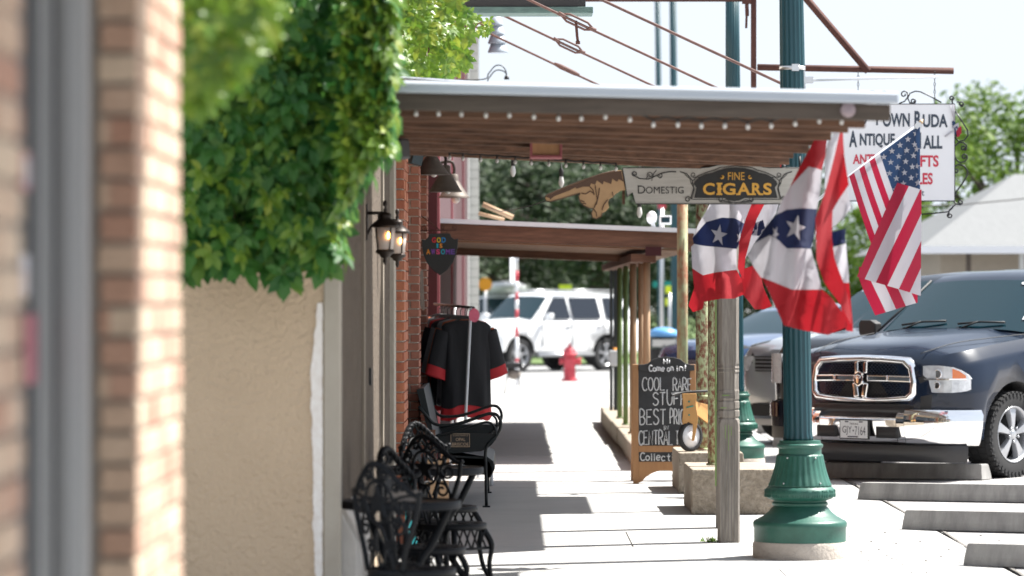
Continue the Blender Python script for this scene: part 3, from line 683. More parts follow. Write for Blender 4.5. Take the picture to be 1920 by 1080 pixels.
b = MB(); b.box(sx0 - .006, sx1 + .006, D_ - .014, D_ + .014, sz1, sz1 + .008); b.box(sx0 - .006, sx1 + .006, D_ - .014, D_ + .014, sz0 - .008, sz0); b.box(sx1, sx1 + .008, D_ - .014, D_ + .014, sz0, sz1); b.box(sx0 - .008, sx0, D_ - .014, D_ + .014, sz0, sz1); b.build('border', M['iron'], t)
b = MB(); Y_ = D_ - .0145
px_text(b, 'O', 1582, 1595, 205, 233, Y_, 0, .035); px_text(b, 'LD', 1599, 1626, 209, 234, Y_, 0, .035); px_text(b, 'T', 1638, 1651, 204, 235, Y_, 0, .035); px_text(b, 'OWN', 1655, 1706, 212, 238, Y_, 0, .035); px_text(b, 'B', 1714.5, 1726, 208, 239, Y_, 0, .035); px_text(b, 'UDA', 1730, 1777, 214, 239, Y_, 0, .035)
b.build('lettering', M['sign_dark'], t); b = MB()
px_text(b, 'A', 1592, 1607, 245, 276, Y_, 0, .035); px_text(b, 'NTIQUE', 1612, 1678, 250, 277, Y_, 0, .035); px_text(b, 'M', 1704, 1727, 248, 279, Y_, 0, .012); px_text(b, 'ALL', 1731, 1767, 254, 279, Y_, 0, .035)
b.build('lettering', M['sign_dark'], t); b = MB(); px_text(b, 'Street', 1697, 1733, 355, 367, Y_, 0, .01)
b.build('lettering', M['sign_dark'], t)
b = MB(); px_text(b, 'ANTIQUES', 1599, 1685, 289, 311, Y_, 0, .03); b.build('red_lettering', M['sign_red'], t); b = MB(); px_text(b, 'GIFTS', 1702, 1760, 291, 313, Y_, 0, .03); b.build('red_lettering', M['sign_red'], t); b = MB(); px_text(b, 'COLLECTIBLES', 1612, 1749, 324, 346, Y_, 0, .03); b.build('red_lettering', M['sign_red'], t)
b = MB()
def scroll(pts, r=.007): b.tube([P(x, y, D_) for x, y in pts], r, 6)
def sp(cx, cy, r0, a0, turns, r1=2.0): return [(cx + u, cy + v) for u, v in spiral((0, 0), r0, r1, a0, turns, 16)]
# top scrolls (photo outline), mirrored for the hidden half
def top_scroll(f):
    scroll([(f(x), y) for x, y in [(1686, 194), (1696, 190), (1702, 182), (1702, 176)] + sp(1695, 177, 7, 0, -1.1)])
    scroll([(f(x), y) for x, y in sp(1712, 190, 5, .6, -1.2)[::-1] + [(1706, 193), (1702, 184), (1706, 175), (1716, 171), (1726, 172), (1745, 181), (1765, 192)]])
    scroll([(f(x), y) for x, y in sp(1784, 184, 4.5, 1.2, -1.2)[::-1] + [(1785, 190), (1787, 196)]])
top_scroll(lambda x: x); top_scroll(lambda x: 2 * 1677 - x)
scroll(sp(1802, 195, 5, 1.5, -1.2)[::-1] + [(1797, 190), (1794, 192)])
for pts in ([(1791, 208), (1802, 225), (1814, 244), (1815, 254), (1808, 263), (1798, 265), (1792, 260)] + sp(1796, 251, 4.5, 2.4, 1.2),
            sp(1806, 278, 5, 1.0, -1.2)[::-1] + [(1812, 280), (1812, 272), (1806, 267), (1798, 267), (1790, 274), (1788, 284), (1792, 298), (1800, 305), (1809, 303), (1814, 296)] + sp(1808, 294, 5.5, .3, -1.1),
            sp(1793, 321, 4.5, 2.2, 1.2)[::-1] + [(1789, 318), (1790, 312), (1798, 308), (1808, 311), (1814, 320), (1813, 330), (1804, 345), (1794, 358), (1788, 370), (1788, 376)],
            [(1788, 376), (1792, 382), (1800, 384)] + sp(1800, 379, 5, 1.5, -1.1), [(1793, 382), (1780, 394), (1779, 400)] + sp(1781, 404, 5, -2.5, -1.2), [(1787, 389), (1778, 397), (1760, 399), (1726, 402)]):
    scroll(pts)
b.build('scroll_frame', M['iron'], t)
b = MB()
for px in (1609, 1752.5):
    n = 9; y0, y1 = 134, 196
    for k in range(n):
        yc = y0 + (k + .5) * (y1 - y0) / n; c = P(px, yc, D_); rr = .011
        u = Vector((1, 0, 0)) if k % 2 else Vector((0, 1, 0))
        b.tube([c + u * (rr * .7 * math.cos(a)) + Vector((0, 0, 1.75 * rr * math.sin(a))) for a in [2 * PI * q / 10 for q in range(11)]], .003, 5, caps=False)
b.build('chain', M['iron'], t)
b = MB()
for (x, y, c) in ((1785, 228, 0), (1791, 234, 1), (1789, 240, 0), (1796, 240, 2), (1793, 245, 2), (1787, 236, 1)):
    p = P(x, y, D_ - .03); b.prism([p, p + Vector((.03, 0, .02)), p + Vector((.035, .01, -.05)), p + Vector((.008, 0, -.06))], (0, .01, 0), c)
b.tube([P(1788, 196, D_ - .03), P(1789, 225, D_ - .03)], .006, 5, 1); b.tube([P(1782, 198, D_ - .03), P(1790, 228, D_ - .03)], .005, 5, 1); b.tube([P(1786, 246, D_ - .03), P(1772, 256, D_ - .03)], .008, 5, 1)
b.build('ribbon_tassel', [M['flag_blue'], M['cloth_white'], M['flag_red']], label="small red, white and blue ribbon tied to the white hanging sign", cat='ribbon')

# black sign box at the top edge
D_ = 31.0
t = thing('projecting_sign', "black and weathered green sign box seen from below above the awning", 'sign', P(980, 20, D_))
x0, x1 = PX(855, D_), PX(1112, D_)
b = MB(); b.box(x0 + .02, x1 - .06, D_, D_ + .34, PZ(12, D_), 5.0); b.build('sign_body', M['black'], t)
b = MB(); b.box(x0, x1, D_ - .03, D_ + .37, PZ(25, D_), PZ(13, D_)); b.build('bottom_frame', mat('verdigris', (.10, .17, .15), .8, col2=(.05, .08, .075), scale=7, stretch=(1, 4, 4)), t, bevel=.006)
b = MB(); b.tube([(x0 - .6, D_ + .17, 4.7), (x0 + .05, D_ + .17, 4.7)], .03, 8); b.build('wall_arm', M['black'], t)

# cigar sign
D_ = 23.2
t = thing('cigar_sign', "whitewashed cigar sign with black plaque and a pointing painted hand", 'sign', P(1330, 350, D_))
def outline(pts, D): return [P(x, y, D) for x, y in pts]
board = [(1167, 314), (1318, 314), (1330, 313), (1345, 309), (1380, 306.5), (1416, 309), (1432, 313), (1442, 314), (1532, 314), (1532, 383), (1192, 383), (1185.5, 361), (1176, 369)]
b = MB(); b.prism(outline(board, D_), (0, .024, 0)); bo = b.build('board', M['cig_board'], t, bevel=.003)
b = MB()
def fr_path(pts, r=.0035, D=D_ - .003): b.tube([P(x, y, D) for x, y in pts], r * .72, 5)
edge = [(1167, 314.5), (1318, 314.5), (1330, 313.5), (1345, 309.5), (1380, 307), (1416, 309.5), (1432, 313.5), (1442, 314.5), (1532, 314.5)]
fr_path(edge, .004); fr_path([(1167, 314), (1176, 369), (1185.5, 361), (1192, 382.5), (1532, 382.5)], .004)
b.build('dark_edge', M['black'], bo)
plq = [(1303, 340), (1311, 333), (1322, 327), (1336, 324), (1345, 320), (1362, 315.5), (1380, 314), (1398, 315.5), (1415, 320), (1424, 324), (1438, 327), (1449, 333), (1456, 340), (1458, 345), (1453, 352), (1458, 371), (1396, 371.5), (1386, 376), (1378, 377), (1368, 376), (1358, 371.5), (1302, 371), (1306, 352), (1301, 345)]
b = MB(); b.prism(outline(plq, D_ - .008), (0, .008, 0)); b.build('black_plaque', M['cig_black'], t)
b = MB()
for s_ in (1, -1):
    f = lambda x: 1380 + s_ * (x - 1380)
    fr_path([(f(x), y) for x, y in [(1380, 311), (1350, 314), (1340, 319), (1325, 323), (1309, 330), (1299, 339), (1297, 346), (1302, 354), (1298, 374), (1345, 374), (1362, 378), (1380, 380)]], .003)
    fr_path([(f(x), y) for x, y in sp(1330, 331, 5, -1.5, -1.1)[::-1] + [(1322, 333), (1305, 332)] + sp(1300, 328, 5, 1.2, 1.2)], .003)
    fr_path([(f(x), y) for x, y in sp(1290, 374, 6, 0, -1.2)[::-1] + [(1297, 368), (1301, 352), (1298, 338), (1288, 326), (1275, 322)]], .004)
    fr_path([(f(x), y) for x, y in [(1284, 327), (1294, 336), (1296, 345)]], .003)
    fr_path([(f(x), y) for x, y in [(1350, 378), (1362, 374), (1372, 380)] + sp(1352, 374, 5, 1.5, 1.0)], .003)
fr_path([(1268, 322), (1255, 322), (1240, 325), (1225, 332), (1215, 336), (1200, 335), (1190, 330)] + sp(1190, 326, 5, 2.5, 1.1), .0045)
fr_path([(1212, 334)] + sp(1219, 328, 6, 2.5, 1.2), .0035); fr_path([(1226, 331)] + sp(1238, 329, 5, 3.1, -1.1), .0035); fr_path([(1222, 339), (1226, 325), (1231, 319)], .003)
b.build('scroll_painting', M['cig_black'], bo)
b = MB(); px_text(b, 'D', 1196, 1210, 348, 363, D_ - .004, 0, .0); b.build('lettering', M['cig_black'], bo); b = MB(); px_text(b, 'OMESTIG', 1211, 1282, 350, 363, D_ - .004, 0, .0); b.build('lettering', M['cig_black'], bo)
b = MB(); px_text(b, 'FINE', 1365, 1396, 323, 337.5, D_ - .012, 0, .0); [px_text(b, c_, x0_, x1_, 343, 365.5, D_ - .012, 0, .03) for c_, x0_, x1_ in (('C', 1318, 1340), ('I', 1345.5, 1352), ('G', 1355, 1379), ('A', 1382, 1407), ('R', 1410, 1428), ('S', 1431, 1447))]
for cx in (1331, 1352, 1386, 1406, 1428): pass
def serif(x, y, w=6): b.box(PX(x - w / 2, D_), PX(x + w / 2, D_), D_ - .0135, D_ - .0095, PZ(y + 1.6, D_), PZ(y - 1.6, D_))
serif(1348.8, 344.3, 11); serif(1348.8, 364.2, 11); serif(1348.8, 354, 9)
for x in (1384, 1405, 1413, 1427): serif(x, 364.2, 8)
for x, s_ in ((1354, 1), (1406, -1)): b.tube([P(x + s_ * u, 331 + v, D_ - .011) for u, v in spiral((0, 0), 4, 1, 2.5, -.7, 8)], .005, 5)
b.build('gold_lettering', M['cig_gold'], t)
hand = [(1022, 371), (1024, 366), (1038, 360), (1066, 348), (1095, 337), (1112, 330), (1130, 325), (1154, 319.5), (1166, 319), (1168, 330), (1173, 356), (1165, 357), (1155, 363), (1148, 370), (1142, 373), (1140, 380), (1142, 389), (1136, 396), (1130, 399), (1127, 406), (1118, 410.5), (1111, 408), (1109, 400), (1112, 391), (1104, 390), (1094, 385), (1087, 377), (1085, 368), (1088, 362), (1068, 368), (1048, 374), (1032, 378), (1025, 377)]
b = MB(); b.prism(outline(hand, D_ + .002), (0, .024, 0)); hd = b.build('painted_hand', M['hand_tan'], t, bevel=.003)
dark = [(1023.5, 369.5), (1026, 366), (1038, 361.5), (1066, 349.5), (1095, 338.5), (1112, 331.5), (1130, 326.5), (1154, 321), (1165, 320.5), (1167, 334), (1170, 341), (1160, 336), (1157, 341), (1148, 335), (1146, 345), (1132, 340), (1130, 346), (1119, 338), (1116, 346), (1108, 344), (1106, 350), (1093, 350), (1081, 354), (1079, 351), (1068, 357), (1052, 363), (1039, 368), (1032, 374), (1030, 371)]
b = MB(); b.prism(outline(dark, D_ - .002), (0, .004, 0)); b.build('dark_shading', M['hand_brown'], hd)
b = MB()
for pts in ([(1090, 362), (1098, 364), (1107, 358), (1112, 362)], [(1106, 350), (1112, 356), (1114, 366)], [(1116, 348), (1118, 362), (1120, 375), (1114, 390)], [(1124, 352), (1122, 368), (1118, 384)], [(1140, 374), (1132, 384), (1129, 394)], [(1112, 391), (1118, 398), (1119, 406)], [(1088, 376), (1096, 378)], [(1092, 381), (1099, 382)], [(1148, 360), (1150, 368)], [(1022, 371), (1024, 366), (1038, 360), (1066, 348), (1095, 337), (1130, 325), (1154, 319.5)], [(1025, 377), (1032, 378), (1048, 374), (1068, 368), (1088, 362), (1085, 368), (1087, 377), (1094, 385), (1104, 390), (1112, 391), (1109, 400), (1111, 408), (1118, 410.5), (1127, 406), (1130, 399)]):
    b.tube([P(x, y, D_ - .001) for x, y in pts], .003, 5)
b.build('ink_line', M['hand_brown'], hd)
b = MB(); b.box(PX(1167, D_), PX(1172, D_), D_ + .0245, D_ + .045, PZ(383, D_), PZ(316, D_)); b.build('batten', M['wood_dark'], t)
for px in (1205, 1500):
    b = MB(); b.tube([P(px, 314, D_ + .015), (PX(px, D_), D_ + .03, 2.5)], .008, 6); b.build('hanger', M['black'], t)
b = MB(); b.tube(smooth_path([P(1024, 376, 23.22), P(985, 388, 30), P(940, 396, 41), P(905, 385, 46)], 4), .004, 5); b.build('guy_wire', M['cable'], label="thin wire running from the painted hand to the maroon building", cat='wire')
# ================================================================== LIGHTS AND WALL FIXTURES
def bulb_string(name, lab, pts, D, hang, r, group=None, sag=.0, hook=True):
    t = thing(name, lab, 'string lights', P(pts[0][0], pts[0][1], D), group='strings of light bulbs')
    b = MB(); path = []
    for i, (x, y) in enumerate(pts):
        p = P(x, y, D); path.append(p + Vector((0, 0, hang)))
        if i < len(pts) - 1:
            q = P(*pts[i + 1], D); path.append((p + q) / 2 + Vector((0, 0, hang + sag)))
    b.tube(smooth_path(path, 3), .005, 5); b.build('cable', M['cable'], t)
    for (x, y) in pts:
        p = P(x, y, D); b = MB()
        b.lathe([(.0, -r * 1.25), (r * .6, -r), (r, -.1 * r), (r * .85, r * .6), (r * .5, r * 1.2), (.0, r * 1.2)], p, 12); o = b.build('bulb', M['bulb'], t)
        b = MB(); b.lathe([(r * .52, r * 1.0), (r * .52, hang)], p, 8); b.build('socket', M['cable'], o)
    return t
xs = [780, 822, 865, 911, 955, 1001, 1047, 1090, 1135, 1181, 1225, 1271, 1315, 1359, 1402, 1446, 1491, 1536, 1578]
ys = [213, 213, 214, 216, 216, 219, 222, 222, 219, 224, 234, 234, 236, 236, 238, 236, 232, 227, 229]
bulb_string('string_lights', "string of small globe bulbs hung behind the near fascia board", list(zip(xs, ys)), 17.472, .024, .0104, sag=.010)
xs = [843, 868, 901, 932, 966, 996, 1029, 1061, 1094, 1126, 1155]
bulb_string('string_lights', "string of clear bulbs along the far edge of the near awning", [(x, 296 + (x - 843) * .066) for x in xs], 22.0, .032, .0105, sag=-.005)
for (x, y, lab) in ((1052.5, 342, "drop bulb hanging above the painted hand"), (1199, 399, "drop bulb hanging under the cigar sign"), (962, 322, "drop bulb hanging nearest to the maroon building")):
    D_ = 23.6; p = P(x, y, D_); t = thing('hanging_bulb', lab, 'light bulb', p, group='drop bulbs under the awning')
    b = MB(); b.lathe([(.0, -.032), (.008, -.028), (.0165, -.010), (.017, .003), (.012, .03), (.009, .04), (.0, .04)], p, 14); b.build('bulb', M['bulb'], t)
    b = MB(); b.lathe([(.013, .037), (.013, .08), (.004, .09), (.003, 2.47 - p.z)], p, 10); b.build('socket', M['cable'], t)
# wooden box under the awning
D_ = 20.6; x0, x1 = PX(994, D_), PX(1054, D_); z0 = PZ(295.5, D_)
t = thing('wooden_box', "open fronted wooden box with red edges fixed under the awning joists", 'box', ((x0 + x1) / 2, D_, z0))
b = MB(); b.box(x0, x1, D_, D_ + .25, z0, z0 + .012); b.box(x0, x0 + .012, D_, D_ + .25, z0 + .012, 2.50); b.box(x1 - .012, x1, D_, D_ + .25, z0 + .012, 2.50); b.build('red_edge', M['pink_trim'], t)
b = MB(); b.box(x0 + .012, x1 - .012, D_ + .02, D_ + .24, z0 + .014, 2.50); b.build('wood_panel', M['pine'], t)

def lantern(x, y, D, k, lab):
    """carriage lantern, y = pixel row of the finial top"""
    wx = -.803; px = x
    c = Vector((PX(px, D), D, 0)); zt = PZ(y, D); f = lambda v: zt - v * k
    t = thing('wall_lantern', lab, 'wall lantern', (wx, D, zt - .2), group='lit wall lanterns')
    b = MB(); b.lathe([(.0, f(0)), (.010, f(.006)), (.013, f(.02)), (.006, f(.034)), (.012, f(.045)), (.007, f(.055)), (.030, f(.062)), (.036, f(.074)), (.030, f(.082)), (.072, f(.112)), (.078, f(.120)), (.074, f(.126)), (.058, f(.127)), (.0, f(.127))], c, 8); b.build('roof', M['bronze'], t)
    b = MB(); b.lathe([(.056, f(.128)), (.052, f(.17)), (.044, f(.228)), (.0, f(.228))], c, 24); b.lathe([(.0, f(.128)), (.056, f(.128))], c, 24); b.build('glass_shade', M['lamp_glass'], t)
    b = MB()
    for q in range(4):
        a = q * PI / 2 + .6; u = Vector((math.cos(a), math.sin(a), 0))
        b.tube([c + u * .0585 + Vector((0, 0, f(.127))), c + u * .047 + Vector((0, 0, f(.229)))], .0042, 5)
    b.lathe([(.0, f(.229)), (.046, f(.229)), (.052, f(.236)), (.05, f(.243)), (.03, f(.254)), (.026, f(.262)), (.010, f(.268)), (.012, f(.285)), (.004, f(.30)), (.0, f(.30))], c, 12); b.build('cage', M['bronze'], t)
    b = MB(); b.ball(c + Vector((.02, -.052 * k, f(.165))), .012, 2, (.6, .6, 1.6)); b.build('flame_bulb', M['flame'], t)
    b = MB(); zb = f(.06); zlo = f(.11)
    b.box(wx, wx + .018, D - .04, D + .04, f(.185), f(.02)); b.tube([(wx + .015, D, zb), (c.x, D, zb)], .009, 8)
    b.tube(smooth_path([(wx + .015, D, f(.16)), (wx + .04, D, f(.12)), (c.x - .02, D, f(.085)), (c.x, D, zb)], 5), .007, 6); b.build('bracket', M['bronze'], t)
lantern(722, 375, 20.9, 1.18, "larger lit wall lantern on the grey-brown stucco, nearer the camera")
lantern(745, 391, 23.0, 1.18, "smaller lit wall lantern just behind the larger one")

# speakers
D_ = 19.8
t = thing('wall_speaker', "wide black loudspeaker tucked under the creeper at the awning corner", 'loudspeaker', P(733, 281, D_))
Mx = Matrix.Translation(P(732, 281, D_)) @ Matrix.Rotation(R(-4), 4, 'Y') @ Matrix.Rotation(R(-20), 4, 'Z')
b = MB(); b.box(-.08, .08, -.05, .08, -.053, .053, 0, Mx); b.build('cabinet', M['black'], t, bevel=.012)
b = MB(); b.box(-.068, .068, -.056, -.051, -.043, .043, 0, Mx); b.build('grille', M['black_gloss'], t)
b = MB(); b.tube([P(722, 281, D_ + .06), P(700, 283, D_ + .2), (-.80, D_ + .25, PZ(283, D_))], .012, 6); b.build('bracket', M['black'], t)
D_ = 27.2
t = thing('wall_speaker', "small tilted black loudspeaker with a shiny face beside the pilaster", 'loudspeaker', P(778, 297, D_))
Mx = Matrix.Translation(P(778, 298, D_)) @ Matrix.Rotation(R(14), 4, 'Y') @ Matrix.Rotation(R(25), 4, 'Z')
b = MB(); b.box(-.048, .04, -.05, .06, -.042, .042, 0, Mx); b.build('cabinet', M['black'], t, bevel=.006)
b = MB(); b.box(-.04, .032, -.055, -.051, -.034, .034, 0, Mx); b.box(.041, .043, -.045, .05, -.036, .036, 0, Mx); b.build('face_plate', M['glass'], t)
b = MB(); b.tube([P(772, 300, D_), P(764, 303, D_ + .1), (-.86, D_ + .1, PZ(303, D_))], .012, 6); b.build('bracket', M['steel'], t)

# barn lights
for (px, yt, yb, wpx, D_, lab, bulb_) in ((809, 293, 328, 68, 31.5, "bronze barn lamp shade nearest under the awning", 0), (835, 322, 360, 62, 34.0, "second bronze barn lamp shade, half overlapped by the nearest one", 0), (851, 338, 371, 58, 36.8, "farthest bronze barn lamp shade with a bare bulb below", 1)):
    s_ = D_ / FPX; c = Vector((PX(px, D_), D_, 0)); r = wpx * .5 * s_; z0, z1 = PZ(yb, D_), PZ(yt, D_)
    t = thing('barn_light', lab, 'wall lamp', (-.9, D_, z1), group='bronze barn lights on the brick wall')
    b = MB(); b.lathe([(r, z0), (r * 1.02, z0 + .008), (r * .92, z0 + .02), (r * .34, z1 - .01), (r * .30, z1), (r * .30, z1 + .05), (r * .18, z1 + .06), (.0, z1 + .06)], c, 28)
    b.lathe([(r * .98, z0 + .002), (r * .3, z1 - .02), (.0, z1 - .02)], c, 28); b.build('shade', M['bronze_shade'], t, normals=False)
    b = MB(); b.tube(smooth_path([c + Vector((0, 0, z1 + .05)), c + Vector((0, 0, z1 + .13)), c + Vector((-.06, 0, z1 + .18)), Vector((-.93, D_, z1 + .1))], 5), .014, 8)
    b.lathe([(.05, -.02), (.05, .0)], (-.925, D_, z1 + .1), 12, axis='X'); b.build('gooseneck', M['bronze'], t)
    b = MB(); b.ball(c + Vector((.02, 0, z0 - (.012 if bulb_ else -.012))), .04 if bulb_ else .03, 2, (1, 1, 1.1)); b.build('bulb', M['bulb'], t)

# shield sign
D_ = 33.8
t = thing('shield_sign', "black shield sign with rainbow letters hanging from a scrolled bracket", 'sign', P(825, 478, D_))
sh = [(805, 438.5), (825, 437.5), (844, 437.5), (846, 444), (852, 449), (859, 447), (858, 462), (855, 478), (848, 494), (838, 507), (825, 516), (812, 507), (801, 494), (794, 478), (791, 462), (791, 449), (797, 450), (802, 446)]
b = MB(); b.prism(outline(sh, D_), (0, .02, 0)); b.build('shield', M['cig_black'], t, bevel=.003)
words = (('GOD', 809, 836.5, 445, 455, ('red', 'yellow', 'blue')), ('IS', 817, 830, 456.5, 465, ('cyan', 'orange')), ('AWSOME', 798.5, 853.5, 467, 477, ('orange', 'purple', 'pink', 'cyan', 'purple', 'violet')))
for w, x0, x1, y0, y1, cs in words:
    n = len(w); tw = (x1 - x0) / n
    for i, ch in enumerate(w):
        ww = tw * (.84 if ch != 'I' else .5); xc = x0 + tw * (i + .5)
        b = MB(); px_text(b, ch, xc - ww / 2, xc + ww / 2, y0, y1, D_ - .003, 0, .035); b.build('letter', M['letters'][cs[i]], t)
b = MB(); Dw = D_ + .01
b.tube([(-.92, Dw, PZ(432, D_)), P(856, 432, Dw)], .006, 6); b.tube([(-.92, Dw, PZ(397, D_)), P(788, 403, Dw), P(824, 431, Dw)], .006, 6)
for cx, r0, a in ((795, 6, 0), (853, 5, 2.8), (831, 3.5, 1)): b.tube([P(cx + u, 427 + v, Dw) for u, v in spiral((0, 0), r0, r0 * .35, a, 1.2, 14)], .004, 5)
for cx in (810, 838): b.tube([P(cx, 432, Dw), P(cx, 438, Dw)], .004, 5)
b.build('scroll_bracket', M['rust'], t)
D_ = 31.2
b = MB(); p = P(784, 508, D_); q = P(796, 582, D_); b.prism([P(785, 508, D_), P(793, 508, D_), P(796, 578, D_), P(794, 583, D_), P(788, 574, D_)], (0, .04, 0)); b.box(-.93, PX(787, D_), D_ + .01, D_ + .03, PZ(545, D_), PZ(535, D_))
b.build('weathered_plank', M['wood_grey'], label="narrow weathered plank hung on the brick pilaster under the shield sign", cat='plank')

# vent and gooseneck pipes above the roofs
D_ = 40
t = thing('louvred_shade', "silver louvred metal shade hanging below the black sign box", 'lamp shade', P(930, 60, D_))
b = MB()
for k in range(4):
    y0 = 30 + k * 17; c = Vector((PX(929 + k * 1.5, D_), D_, 0)); w0 = (11 + k * 1.4) / 180 * .93; w1 = (15 + k * 1.6) / 180 * .93
    b.lathe([(w0 * .9, PZ(y0, D_)), (w1, PZ(y0 + 15, D_)), (w1 * 1.02, PZ(y0 + 18, D_)), (w0, PZ(y0 + 18.5, D_))], c, 20)
b.build('louvres', mat('dull_galvanised', (.34, .39, .44), .5, .0), t)
b = MB(); b.tube(smooth_path([P(930, 32, D_), P(928, 6, D_), P(910, -10, D_), (-.74, D_, PZ(-4, D_))], 5), .018, 8); b.build('arm', M['black'], t)
t = thing('gooseneck_light', "thin curved twin pipe light rising over the awning roof", 'light', P(900, 150, 41))
b = MB()
for off in (0, 9): b.tube(smooth_path([(-.74, 41, PZ(150 + off, 41)), P(905, 149 + off, 41), P(916, 138 + off, 41), P(928, 124 + off, 41), P(940, 123 + off, 41), P(948, 132 + off * .5, 41), P(950, 145, 41)], 5), .007, 6)
b.build('pipe', M['iron'], t)
b = MB(); b.lathe([(.02, 0), (.03, -.04), (.0, -.04)], P(950, 142, 41), 12); b.build('lamp_head', M['iron'], t)

# ================================================================== SEATING BY THE WALL
def make_chair(loc, face, lab, rope, tilt=.10):
    """cast metal bistro chair; local +Y is where the sitter looks"""
    ang = math.atan2(face[1], face[0]) - PI / 2
    t = thing('bistro_chair', lab, 'chair', (loc[0], loc[1], 0), ang, group='black cast metal bistro chairs')
    hs = loc[2] if len(loc) > 2 else .43
    b = MB(); b.lathe([(.0, hs - .012), (.165, hs - .012), (.168, hs - .03), (.192, hs - .034), (.20, hs - .026), (.20, hs - .004), (.194, hs), (.17, hs), (.165, hs - .004)], (0, 0, 0), 40)
    seat = b.build('seat', M['iron_blue'], t, local=True)
    b = MB()
    for k in range(10):
        a = 2 * PI * k / 10; u = Vector((math.cos(a), math.sin(a), 0)); w = Vector((-u.y, u.x, 0))
        b.prism([u * .04 + w * .008 + Vector((0, 0, hs - .010)), u * .04 - w * .008 + Vector((0, 0, hs - .010)), u * .168 - w * .022 + Vector((0, 0, hs - .010)), u * .168 + w * .022 + Vector((0, 0, hs - .010))], (0, 0, .012))
    b.build('seat_lattice', M['iron_blue'], seat, local=True)
    # back: (u, v) plane leaning backwards; v from seat up
    def B(u, v, o=0.): return Vector((u, -.175 - tilt * v + .10 * (abs(u) / .2) ** 2 * .5 + o, hs + v))
    out = [(-.115, -.01), (-.135, .08), (-.175, .18), (-.205, .27), (-.215, .335), (-.225, .345), (-.195, .335), (-.15, .375), (-.10, .42), (-.05, .46), (0, .475), (.05, .46), (.10, .42), (.15, .375), (.195, .335), (.225, .345), (.215, .335), (.205, .27), (.175, .18), (.135, .08), (.115, -.01)]
    b = MB(); b.tube(smooth_path([B(u, v) for u, v in out], 3), .013, 7)
    if rope:
        pts = smooth_path([B(u, v, .012) for u, v in out[4:17]], 5)
        for ph in (0, PI):
            b.tube([p + Vector((0, math.cos(i * 1.1 + ph) * .008, math.sin(i * 1.1 + ph) * .008)) for i, p in enumerate(pts)], .010, 6)
    bk = b.build('backrest', M['iron_blue'], t, local=True)
    b = MB(); c = (0, .30); Ro, Ri = .082, .032
    st = [(c[0] + (Ro if k % 2 == 0 else Ri) * math.sin(k * PI / 5), c[1] + (Ro if k % 2 == 0 else Ri) * math.cos(k * PI / 5)) for k in range(10)]
    b.prism([B(u, v, -.006) for u, v in st], (0, .014, 0)); b.build('star_emblem', M['iron_blue'], bk, local=True)
    b = MB()
    b.tube([B(c[0] + .09 * math.sin(a), c[1] + .092 * math.cos(a)) for a in [2 * PI * k / 28 for k in range(29)]], .0085, 6, caps=False)
    for s_ in (-1, 1):
        for cc, r0, a0, tn in (((.145, .285), .045, 1.8, 1.35), ((.115, .365), .03, -.5, 1.2), ((.105, .185), .042, 2.4, -1.3), ((.07, .10), .034, .6, 1.4), ((.05, .415), .026, 3.6, -1.2)):
            b.tube([B(s_ * u, v) for u, v in spiral(cc, r0, r0 * .25, a0, tn, 20)], .0075, 6)
        for pts in ([(.0, .21), (.03, .15), (.06, .06), (.07, -.01)], [(.09, .28), (.13, .22), (.15, .14), (.11, .05)], [(.0, .21), (-.03, .12), (-.01, .0)], [(.0, .392), (.03, .43), (.0, .47)], [(.085, .31), (.15, .33), (.2, .335)]):
            b.tube(smooth_path([B(s_ * u, v) for u, v in pts], 4), .0075, 6)
    b.build('scrollwork', M['iron_blue'], bk, local=True)
    for sx in (-1, 1):
        for sy in (-1, 1):
            b = MB(); x0, y0 = sx * .15, sy * .13
            b.tube(smooth_path([(x0 * .9, y0 * .9, hs - .03), (x0 * 1.12, y0 * 1.15, hs - .12), (x0 * 1.05, y0 * 1.1, .2), (x0 * 1.15, y0 * 1.25, .07), (x0 * 1.35, y0 * 1.5, .0)], 5), [.017] * 6 + [.014] * 15, 7)
            b.build('leg', M['iron_blue'], t, local=True)
    b = MB()
    for sx in (-1, 1):                                # lattice skirt between the legs
        for k in range(4):
            y0 = -.12 + k * .06
            b.tube([(sx * .155, y0, hs - .03), (sx * .16, y0 + .05, hs - .13)], .006, 5); b.tube([(sx * .155, y0 + .05, hs - .03), (sx * .16, y0, hs - .13)], .006, 5)
        b.tube([(sx * .16, -.15, hs - .135), (sx * .16, .15, hs - .135)], .008, 5)
    for k in range(4):
        x0 = -.12 + k * .06
        b.tube([(x0, -.135, hs - .03), (x0 + .05, -.14, hs - .13)], .006, 5); b.tube([(x0 + .05, -.135, hs - .03), (x0, -.14, hs - .13)], .006, 5)
    b.build('skirt_lattice', M['iron_blue'], t, local=True)
    return t
make_chair((-.45, 17.2, .435), (.72, .69), "black star-backed bistro chair nearest the camera, smooth rimmed back", False)
make_chair((-.425, 18.85, .425), (.93, -.37), "rope-rimmed bistro chair beyond the nearer table, half hidden by the nearest chair", True)
make_chair((-.335, 20.75), (.66, .75), "black star-backed bistro chair between the two tables, smooth rimmed back", False)
make_chair((-.40, 22.45), (.80, -.60), "rope-rimmed bistro chair at the farther table, showing above the star-backed chair before it", True)
